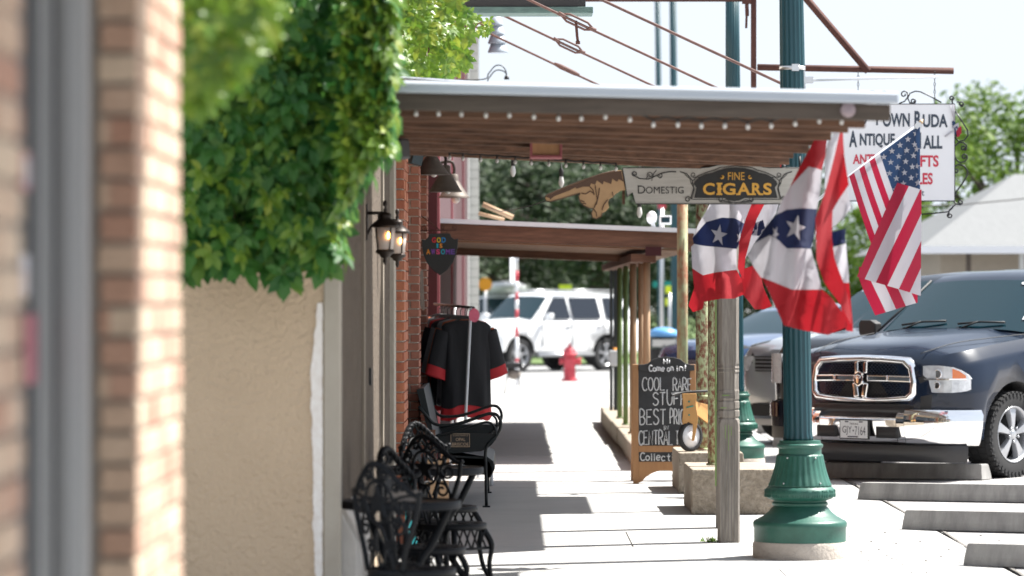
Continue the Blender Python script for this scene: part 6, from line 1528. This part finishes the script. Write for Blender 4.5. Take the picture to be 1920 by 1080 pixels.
# --- dark truck beside it
def simple_front(t, W, y0, dep, style, zlo, zhi, paint):
    def py(x, o=0.): return plan_y(x, W * 1.004, y0, dep, 2.7) - o
    def strip(mb, x0, x1, z0, z1, o, n=10, skew=0.):
        mb.loft([[Vector((x0 + (x1 - x0) * i / n, py(x0 + (x1 - x0) * i / n, o), z + skew * i / n)) for i in range(n + 1)] for z in (z0, z1)], closed=False, caps=False)
        mb.loft([[Vector((x0 + (x1 - x0) * i / n, py(x0 + (x1 - x0) * i / n, -.02), z + skew * i / n)) for i in range(n + 1)] for z in (z0, z1)], closed=False, caps=False)
    if style == 'truck':
        b = MB(); fw_ = .62
        for (x0, x1, z0, z1) in ((-fw_, fw_, zlo, zlo + .05), (-fw_, fw_, zhi - .05, zhi), (-fw_, -fw_ + .06, zlo, zhi), (fw_ - .06, fw_, zlo, zhi)): strip(b, x0, x1, z0, z1, .05)
        g = b.build('grille', M['alloy'], t, local=True)
        b = MB(); strip(b, -fw_ + .05, fw_ - .05, zlo + .04, zhi - .04, .02); b.build('grille_backing', M['black'], g, local=True)
        b = MB()
        for zz in (.25, .5, .75): z = zlo + (zhi - zlo) * zz; strip(b, -fw_ + .05, fw_ - .05, z - .022, z + .022, .045)
        b.build('grille_bar', M['alloy'], g, local=True)
        for s_ in (-1, 1):
            b = MB(); strip(b, *(sorted((s_ * .68, s_ * .96))), zhi - .32, zhi - .02, .03); b.build('headlight', M['lens'], t, local=True)
            b = MB(); strip(b, *(sorted((s_ * .72, s_ * .95))), .46, .60, .05); b.build('fog_lamp', M['chrome'], t, local=True)
        b = MB(); strip(b, -.97, .97, .36, .62, .04, 20); b.build('front_bumper', paint, t, local=True)
        b = MB(); strip(b, -.9, .9, .24, .36, .03, 20); b.build('air_dam', M['black_gloss'], t, local=True)
    else:
        b = MB(); strip(b, -.55, .55, zlo, zhi, .02); g = b.build('grille', M['black_gloss'], t, local=True)
        b = MB()
        for k in range(4): z = zlo + (zhi - zlo) * (k + .5) / 4; strip(b, -.54, .54, z - .006, z + .006, .028)
        b.build('grille_bar', M['alloy'], g, local=True)
        for s_ in (-1, 1):
            b = MB(); strip(b, *(sorted((s_ * .57, s_ * .9))), zlo + .0, zhi, .025); b.build('headlight', M['lens'], t, local=True)
        b = MB(); strip(b, -.8, .8, .30, .44, .03, 20); b.build('lower_intake', M['black'], t, local=True)
        b = MB(); strip(b, -.86, .86, .20, .27, .04, 20); b.build('skid_plate', M['alloy'], t, local=True)
sp2 = dict(sp); sp2.update(zn=1.19, zc=1.34, zr=1.92)
t2, _, _ = vehicle('pickup', "dark blue truck with a barred chrome framed grille, half hidden behind the nearest lamp post", 'pickup truck', 'pickup_truck', (3.88, 39.35, pz(4.0) - .045), YAW, M['paint_dark'], sp2)
simple_front(t2, 1.0, -.97, .46, 'truck', .70, 1.12, M['paint_dark'])
sp3 = dict(W=.95, fo=.86, wb=2.85, ro=.95, r=.37, ww=.25, zb=.26, zn=.98, zc=1.10, zbelt=1.03, zr=1.62, yc=.42, yt=1.28, ye=3.55, yg=3.0, ztail=1.05, nd=.42, nt=.34, tumble=.70, win=((.7, 1.62), (1.74, 2.6), (2.7, 3.3)), doors=(.72, 1.68, 2.64))
sp3b = dict(sp3); sp3b.update(zn=1.10, zc=1.22, zbelt=1.17, zr=1.80)
t3, _, _ = vehicle('suv', "silver car with black grille bars parked beyond the dark blue truck", 'car', 'parked_car', (3.72, 43.4, pz(4.0)), YAW, M['paint_silver'], sp3b, group='cars parked along the sidewalk')
simple_front(t3, .95, -.88, .44, 'car', .80, .97, M['paint_silver'])
sp4 = dict(sp3); sp4.update(zr=1.74, zn=1.02, zc=1.14, zbelt=1.08)
t4, _, _ = vehicle('suv', "white car parked beyond the silver car, its roof showing above", 'car', 'parked_car', (4.9, 47.8, pz(5)), YAW, M['paint_white'], sp4, group='cars parked along the sidewalk')
simple_front(t4, .95, -.88, .44, 'car', .72, .86, M['paint_white'])
t5, _, _ = vehicle('suv', "mid blue car seen between the pipe posts at the far end of the parking row", 'car', 'parked_car', (3.1, 52.6, pz(3.6)), YAW, M['paint_blue'], dict(sp3, zr=1.52), group='cars parked along the sidewalk')
simple_front(t5, .95, -.88, .44, 'car', .66, .80, M['paint_blue'])
# --- white SUV on the far street
sp6 = dict(W=.95, fo=.88, wb=2.79, ro=1.15, r=.39, ww=.27, zb=.42, zn=1.08, zc=1.20, zbelt=1.18, zr=1.84, yc=.48, yt=1.20, ye=3.82, yg=3.5, ztail=1.22, nd=.4, nt=.32, tumble=.74, win=((.72, 1.62), (1.72, 2.62), (2.82, 3.55)), doors=(.7, 1.66, 2.68))
xa = PX(925, 90); t6, _, _ = vehicle('suv', "white SUV with dark windows crossing the far street behind the hydrant", 'SUV', 'white_suv', (xa, 89.3, -.06), R(-47), M['paint_white'], sp6)
simple_front(t6, .95, -.9, .44, 'car', .78, .98, M['paint_white'])
b = MB(); b.box(-.93, .93, .5, 3.0, .30, .36)
b = MB()
for s_ in (-1, 1): b.tube([(s_ * .72, 1.3, 1.90), (s_ * .70, 3.3, 1.89)], .022, 6)
b.build('roof_rail', M['alloy'], t6, local=True)
b = MB()
for s_ in (-1, 1): b.tube([(s_ * .97, .5, .40), (s_ * .97, 2.3, .40)], .05, 8)
b.build('side_step', M['alloy'], t6, local=True)
t7, _, _ = vehicle('suv', "pale blue car behind the white SUV, only its windscreen and roof showing at the wall", 'car', 'parked_car', (PX(905, 97), 97.0, -.06), R(-60), M['paint_silver'], sp4)
t8, _, _ = vehicle('suv', "distant white car with a white roof box beside the grey corner post", 'car', 'parked_car', (PX(905, 112), 112, 0), R(-20), M['paint_white'], sp4)
b = MB(); b.ball((0, 1.9, 1.95), 1, 3, (.62, 1.1, .22)); b.build('roof_box', M['paint_white'], t8, local=True)

# ================================================================== STREET FURNITURE
x, D_ = PX(1068, 76.2), 76.2; k = 72 / S(76.2) / .76
t = thing('fire_hydrant', "faded red fire hydrant on the bright sidewalk in front of the white SUV", 'fire hydrant', (x, D_, 0)); c = (x, D_, 0)
b = MB(); b.lathe([(r * k, h * k) for r, h in [(.0, 0), (.17, 0), (.17, .04), (.12, .055), (.115, .16), (.125, .17), (.125, .19), (.115, .2), (.112, .48), (.135, .49), (.135, .52), (.0, .52)]], c, 24); b.build('barrel', M['hydrant'], t, sharp=35)
b = MB(); b.lathe([(r * k, h * k) for r, h in [(.15, .521), (.15, .545), (.13, .56), (.12, .60), (.095, .65), (.055, .685), (.03, .69), (.03, .735), (.022, .75), (.0, .75)]], c, 24); b.build('bonnet', M['hydrant'], t, sharp=35)
b = MB(); b.lathe([(.06 * k, .0), (.06 * k, .17 * k), (.075 * k, .17 * k), (.075 * k, .23 * k), (.0, .23 * k)], (x, D_, .40 * k), 16, axis='X'); b.lathe([(.05 * k, .0), (.05 * k, -.15 * k), (.065 * k, -.15 * k), (.065 * k, -.20 * k), (.0, -.2 * k)], (x, D_, .40 * k), 16, axis='X'); b.lathe([(.075 * k, .0), (.075 * k, -.16 * k), (.09 * k, -.16 * k), (.09 * k, -.22 * k), (.0, -.22 * k)], (x, D_, .36 * k), 16, axis='Y'); b.build('outlet', M['hydrant'], t, sharp=35)
# striped sign pole with its base
x, D_ = PX(969, 72), 72.0
t = thing('striped_sign_pole', "red and white striped sign pole standing before the white SUV's front wheel", 'sign pole', (x, D_, 0))
zs = [0.0, .45] + [PZ(y, D_) for y in (672, 632, 612, 596, 580, 562, 548, 528, 508)] ; zs = sorted(zs)
for i in range(len(zs) - 1):
    b = MB(); b.lathe([(.034, zs[i] + .001), (.034, zs[i + 1])], (x, D_, 0), 12); b.build('pole_band', M['hydrant'] if i % 2 else M['sign_white'], t)
b = MB(); b.lathe([(.03, zs[-1]), (.03, PZ(474, D_))], (x, D_, 0), 12); b.build('pole', M['steel'], t)
b = MB(); Mx = Matrix.Translation((x - .05, D_ - .06, PZ(502, D_))) @ Matrix.Rotation(R(72), 4, 'Z'); b.box(-.24, .24, -.006, .006, -.28, .28, 0, Mx); b.build('sign_plate', M['sign_white'], t)
# small cafe stand beside it
x, D_ = PX(962, 66), 66.0
t = thing('plant_stand', "small dark tray stand with spindly legs near the striped pole", 'stand', (x, D_, 0))
b = MB(); b.box(x - .27, x + .16, D_ - .12, D_ + .12, PZ(690, D_), PZ(680, D_)); b.build('tray', M['black'], t, bevel=.01)
b = MB(); b.ball((x + .02, D_, PZ(702, D_)), .1, 2, (1.2, 1, .9)); b.build('pot', M['box_grey'], t)
b = MB()
for dx, dy in ((-.15, -.1), (.14, -.1), (-.15, .1), (.14, .1)): b.tube([(x + dx * .5, D_ + dy * .5, PZ(690, D_)), (x + dx, D_ + dy, 0)], .011, 6)
b.build('leg', M['iron'], t)
# bin
x, D_ = PX(1244, 66), 66.0
t = thing('litter_bin', "black slatted litter bin with a blue lid beyond the tan posts", 'litter bin', (x, D_, 0))
b = MB()
for kq in range(22):
    a = 2 * PI * kq / 22; b.box(-.028, .028, .25, .268, .06, .78, 0, Matrix.Translation((x, D_, 0)) @ Matrix.Rotation(a, 4, 'Z'))
b.lathe([(.235, .04), (.235, .78), (.0, .78)], (x, D_, 0), 20); b.build('slatted_body', M['black'], t)
b = MB(); b.lathe([(.27, .79), (.28, .84), (.26, .87), (.25, .98), (.23, .99), (.0, .99)], (x, D_, 0), 24); b.build('hood', M['dark_post'], t, sharp=40)
b = MB(); b.lathe([(.25, .991), (.27, 1.02), (.22, 1.10), (.12, 1.14), (.0, 1.15)], (x, D_, 0), 24); b.build('lid', M['bin_blue'], t)
b = MB(); b.box(x - .2, x + .2, D_ - .275, D_ - .268, .82, .94); b.build('label_band', M['siding'], t)
# distant signs
def roadsign(px, py, D, shape, m_, lab, rr):
    x, z = PX(px, D), PZ(py, D); t = thing('road_sign', lab, 'road sign', (x, D, 0), group='distant road signs')
    b = MB()
    if shape == 'diamond': pts = [(0, rr), (rr, 0), (0, -rr), (-rr, 0)]
    elif shape == 'round': pts = [(rr * math.cos(a), rr * math.sin(a)) for a in [2 * PI * k / 20 for k in range(20)]]
    else: pts = [(-rr, -rr * shape), (rr, -rr * shape), (rr, rr * shape), (-rr, rr * shape)]
    b.prism([Vector((x + u, D, z + v)) for u, v in pts], (0, .02, 0)); b.build('sign_plate', m_, t)
    b = MB(); b.tube([(x, D + .05, 0), (x, D + .05, z + rr * .5)], .04, 8); b.build('pole', M['steel'], t)
roadsign(910, 533, 108, 'round', M['orange'], "orange round sign beside the grey corner post", .19)
roadsign(1060, 543, 108, .75, M['lime'], "lime yellow sign just above the white SUV's roof", .18)
roadsign(1256, 543, 96, .85, M['lime'], "upper lime yellow sign beside the farthest lamp post", .11)
roadsign(1256, 566, 98, .8, M['lime'], "lower lime yellow sign beside the farthest lamp post", .12)
roadsign(1243, 533, 99, .3, M['street_green'], "green street name plate across the farthest lamp post", .26)
roadsign(985, 541, 118, .9, M['siding'], "pale grey sign under the oaks behind the white SUV", .15)
roadsign(1241, 383, 86, 1.1, M['hydrant'], "red sign plate high beside the farthest lamp post", .09)

# building on the right
t = thing('pale_building', "low tan building with a pale hipped roof behind the parked trucks", 'building', (12, 78, 0))
D_ = 76.0; x0 = PX(1722, D_); xw = x0 + .5
b = MB(); b.box(xw, xw + 26, D_ + .6, D_ + 14, 0, PZ(468, D_) - .02); b.build('wall', M['tan_wall'], t)
ze = PZ(466, D_); zr_ = PZ(352, D_ + 5); xr = PX(1925, D_ + 5)
b = MB(); A0 = Vector((x0, D_, ze)); A1 = Vector((x0 + 27, D_, ze + .0)); B0 = Vector((xr, D_ + 7, zr_ + .35)); B1 = Vector((x0 + 24, D_ + 7, zr_ + .35)); C0 = Vector((x0, D_ + 14.6, ze)); C1 = Vector((x0 + 27, D_ + 14.6, ze))
for f in ((A0, A1, B1, B0), (C1, C0, B0, B1), (C0, A0, B0), (A1, C1, B1), (A0, C0, C1, A1)): b.face(list(f))
b.build('roof', M['roof_grey'], t)
b = MB(); b.box(x0, x0 + 27, D_ - .05, D_ - .01, ze - .1, ze + .05); b.build('eave_board', M['sign_white'], t)
for i in range(9):
    b = MB(); xx = xw + .5 + i * 1.05; b.box(xx - .045, xx + .045, D_ + .02, D_ + .12, 0, ze - .1); b.build('porch_post', M['siding'] if i % 3 else M['wood_greyx'], t)
b = MB()
for i in range(3): xx = xw + 1.2 + i * 4.2; b.box(xx, xx + 1.3, D_ + .575, D_ + .598, .9, 2.1)
b.build('window', M['pane'], t)
b = MB(); b.tube([P(1690, 388, 60), P(1800, 384, 62), P(1925, 372, 64)], .012, 5); b.build('overhead_wire', M['cable'], label="overhead wire in front of the pale roof", cat='wire')

# ================================================================== TREES AND CREEPERS
def tree(x, y, h, rad, m_, lab, n=9000, leaf=.24, trunk=.35, low=.25, seed=1, cut=None, lean=0., blobs_n=26):
    rnd = random.Random(seed); t = thing('tree', lab, 'tree', (x, y, -.03), group='trees beyond the buildings')
    b = MB(); top = Vector((x + lean * h, y, h * .62))
    b.tube(smooth_path([(x, y, -.05), (x + lean * h * .3, y, h * .2), (x + lean * h * .7, y, h * .42), top], 4), [trunk * (1.25 - .8 * i / 12) for i in range(13)], 10)
    blobs = []
    for k in range(blobs_n):
        a = rnd.uniform(0, 2 * PI); rr = rad * math.sqrt(rnd.random()) * .85; z = h * (low + .1 + (1 - low - .15) * rnd.random() ** .8); s_ = rnd.uniform(.16, .30) * rad
        sh = math.sqrt(max(.15, 1 - ((z / h - .55) / .5) ** 2)); blobs.append((Vector((x + lean * h * .6 + rr * sh * math.cos(a), y + rr * sh * math.sin(a), z)), s_))
        if k % 2 == 0: b.tube(smooth_path([(x + lean * h * .5, y, h * .34), Vector((x + lean * h * .5, y, h * .4)).lerp(blobs[-1][0], .5) + Vector((0, 0, .2)), blobs[-1][0]], 3), [trunk * .42 * (1 - .8 * i / 6) for i in range(7)], 6)
    b.build('trunk', M['bark'], t)
    b = MB()
    for k in range(n):
        c, s_ = blobs[rnd.randrange(len(blobs))]
        d = Vector((rnd.gauss(0, 1), rnd.gauss(0, 1), rnd.gauss(0, .75))); d = d.normalized() * (rnd.random() ** .4) * s_
        p = c + d
        if cut and cut(p): continue
        u = Vector((rnd.gauss(0, 1), rnd.gauss(0, 1), rnd.gauss(0, .6))).normalized(); v = u.orthogonal().normalized(); l_ = leaf * rnd.uniform(.6, 1.3)
        b.face([p - u * l_ * .5, p - v * l_ * .24 + u * l_ * .05, p + u * l_ * .5, p + v * l_ * .24 + u * l_ * .02])
    b.build('crown', m_, t, normals=False)
    return t
tree(-1.2, 124, 7.0, 5.2, M['leaf_oak'], "dark oak behind the white SUV, left of the leaning trunk", 26000, .22, .4, .04, 11, lean=-.02, blobs_n=60)
tree(2.1, 112, 6.6, 4.6, M['leaf_oak'], "dark oak with a thick leaning trunk above the white SUV's rear", 20000, .22, .42, .30, 12, lean=.16, blobs_n=46)
tree(7.5, 132, 7.2, 5.6, M['leaf_oak'], "dark oak behind the tan posts and the lamp posts", 22000, .24, .4, .05, 13, blobs_n=56)
tree(-7.0, 140, 7.5, 5.0, M['leaf_oak'], "oak mostly hidden by the maroon building", 7000, .3, .4, .1, 14, blobs_n=30)
tree(2.0, 165, 8.0, 10.0, M['leaf_oak'], "low dark tree mass filling in far behind the oaks", 26000, .36, .4, .02, 18, blobs_n=80)
tree(13.2, 100, 7.2, 3.6, M['leaf_bright'], "bright green tree above the pale roof at the right edge", 11000, .22, .3, .15, 15, blobs_n=34)
tree(10.4, 108, 4.9, 2.2, M['leaf_bright'], "lower bright green tree beside the white hanging sign", 6500, .2, .2, .08, 16, blobs_n=24)
tree(9.6, 112, 2.7, 1.3, M['leaf_oak'], "dark bush-like tree at the left end of the pale building", 3000, .2, .15, .02, 17, blobs_n=14)

def creeper_leaf(mb, p, nrm, down, s, rnd):
    """five-leaflet leaf: p stalk end, nrm faces out, down = droop direction"""
    d = (down - nrm * down.dot(nrm)).normalized(); w = nrm.cross(d).normalized()
    for a, k in ((0, 1.05), (.98, .95), (-.98, .95), (2.05, .72), (-2.05, .72)):
        a += rnd.uniform(-.15, .15); L = s * .56 * k * rnd.uniform(.9, 1.1); dd = d * math.cos(a) + w * math.sin(a); ww = nrm.cross(dd); br = L * .225
        sag = nrm * (-.10 * L)
        b0 = p + dd * L * .04; m0 = p + dd * L * .48 + nrm * L * .07; tip = p + dd * L + sag
        l1 = p + dd * L * .30 + ww * br * .85 + nrm * L * .10; l2 = p + dd * L * .66 + ww * br + nrm * L * .06
        r1 = p + dd * L * .30 - ww * br * .85 + nrm * L * .10; r2 = p + dd * L * .66 - ww * br + nrm * L * .06
        V = [mb.bm.verts.new(q) for q in (b0, l1, l2, tip, r2, r1, m0)]
        for f in ((0, 6, 1), (1, 6, 2), (2, 6, 3), (3, 6, 4), (4, 6, 5), (5, 6, 0)): mb.bm.faces.new([V[i] for i in f])
def interp(tab, x):
    for i in range(len(tab) - 1):
        if tab[i][0] <= x <= tab[i + 1][0]:
            k = (x - tab[i][0]) / (tab[i + 1][0] - tab[i][0]); return tab[i][1] + (tab[i + 1][1] - tab[i][1]) * k
    return tab[0][1] if x < tab[0][0] else tab[-1][1]
def creeper(name, lab, n, xr, ytop, bottom, dfun, size, m_, seed, stems, keep=None, nvec=(0, -1, .35), runners=None):
    rnd = random.Random(seed); t = thing(name, lab, 'climbing plant', P((xr[0] + xr[1]) / 2, ytop, dfun(xr[0], 0, .5)), group='climbing creepers')
    b = MB(); cnt = 0
    while cnt < n:
        px = rnd.uniform(*xr); yb = bottom(px); u = rnd.random(); py = ytop + (yb - ytop) * u ** .85
        if keep and not keep(px, py): continue
        if runners and py > ytop + (yb - ytop) * .62 and min(abs(px - rx_ - 5 * math.sin(py / 40)) for rx_ in runners) > 12 and rnd.random() < .85: continue
        D = dfun(px, py, rnd.random()); p = P(px, py, D)
        nv = Vector(nvec(px) if callable(nvec) else nvec) + Vector((rnd.gauss(0, .35), rnd.gauss(0, .25), rnd.gauss(0, .3))); nv.normalize()
        creeper_leaf(b, p, nv, Vector((rnd.gauss(0, .3), -.1, -1)), size * rnd.uniform(.6, 1.15), rnd); cnt += 1
    b.build('foliage', m_, t, normals=False)
    b = MB()
    for s_ in stems: b.tube(smooth_path([P(x, y, D) for x, y, D in s_], 4), .006, 5)
    b.build('stem', M['stem'], t)
    return t
bt = [(300, 560), (345, 530), (372, 500), (400, 478), (430, 500), (455, 500), (470, 470), (490, 455), (505, 500), (530, 528), (552, 498), (565, 470), (590, 505), (612, 520), (628, 500), (640, 420), (652, 370), (668, 330), (690, 300), (712, 262), (728, 285), (738, 260)]
rn = random.Random(3)
def dmain(px, py, u):
    base = 17.72 if px < 628 else 17.36
    bulge = (.75 if px < 628 else .8) * (1 - .55 * max(0, (py - 150) / 400))
    return base - .04 - bulge * u
creeper('creeper', "thick dark green creeper hanging over the tan stucco wall", 1750, (325, 732), -60, lambda x: interp(bt, x), dmain, .21, M['leaf_vine'], 21,
        [[(x, -40, 17.65), (x + 8, 120, 17.6), (x - 10, 260, 17.55), (x + 5, min(480, interp(bt, x) - 20), 17.5)] for x in (380, 440, 500, 560, 600)],
        keep=lambda x, y: not (x < 430 and y > 300 and rn.random() < .35) and not (math.sin(x / 23.0) * math.sin(y / 31.0 + x / 60.0) > .62 and rn.random() < .8), nvec=lambda px: (0, -1, .35) if px < 625 else (.95, -.45, .35), runners=(346, 372, 408, 432, 462, 500, 528, 556, 588, 612, 628, 645, 662, 690, 712, 727))
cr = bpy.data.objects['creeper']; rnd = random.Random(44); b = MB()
for k in range(230):                                        # leaves coloured as if sunlit, on the street side and strays
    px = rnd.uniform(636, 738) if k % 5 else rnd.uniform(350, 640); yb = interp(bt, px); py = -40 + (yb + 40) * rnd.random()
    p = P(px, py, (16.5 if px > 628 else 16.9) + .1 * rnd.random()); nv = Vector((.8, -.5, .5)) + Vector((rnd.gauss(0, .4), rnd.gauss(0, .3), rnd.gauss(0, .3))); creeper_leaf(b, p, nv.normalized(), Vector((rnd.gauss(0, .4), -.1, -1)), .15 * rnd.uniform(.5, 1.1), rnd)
b.build('sunlit_tint_leaves', M['leaf_vine_lit'], cr, normals=False)
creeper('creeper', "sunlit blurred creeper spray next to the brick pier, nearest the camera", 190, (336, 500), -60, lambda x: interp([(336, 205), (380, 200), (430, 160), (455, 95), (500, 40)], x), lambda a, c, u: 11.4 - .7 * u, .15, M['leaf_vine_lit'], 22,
        [[(350, -60, 11.3), (365, 60, 11.2), (380, 170, 11.1)], [(430, -60, 11.2), (440, 30, 11.1), (450, 90, 11)]])
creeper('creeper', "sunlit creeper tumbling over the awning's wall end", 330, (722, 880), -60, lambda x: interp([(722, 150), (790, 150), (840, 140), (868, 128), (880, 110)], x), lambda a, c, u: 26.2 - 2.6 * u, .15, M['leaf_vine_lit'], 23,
        [[(760, 150, 27), (800, 90, 27), (840, 40, 27), (860, -20, 27)], [(850, 140, 27), (870, 80, 27), (900, 42, 27), (916, 50, 27)], [(790, 150, 26.6), (842, 120, 26.6), (858, 150, 26.6)]])
creeper('creeper', "thin creeper tendril beside the lowest tie rod", 16, (878, 920), 28, lambda x: interp([(878, 80), (905, 62), (920, 56)], x), lambda a, c, u: 27 - .4 * u, .10, M['leaf_vine_lit'], 24,
        [[(870, 30, 26.9), (892, 40, 26.8), (915, 52, 26.8)]])
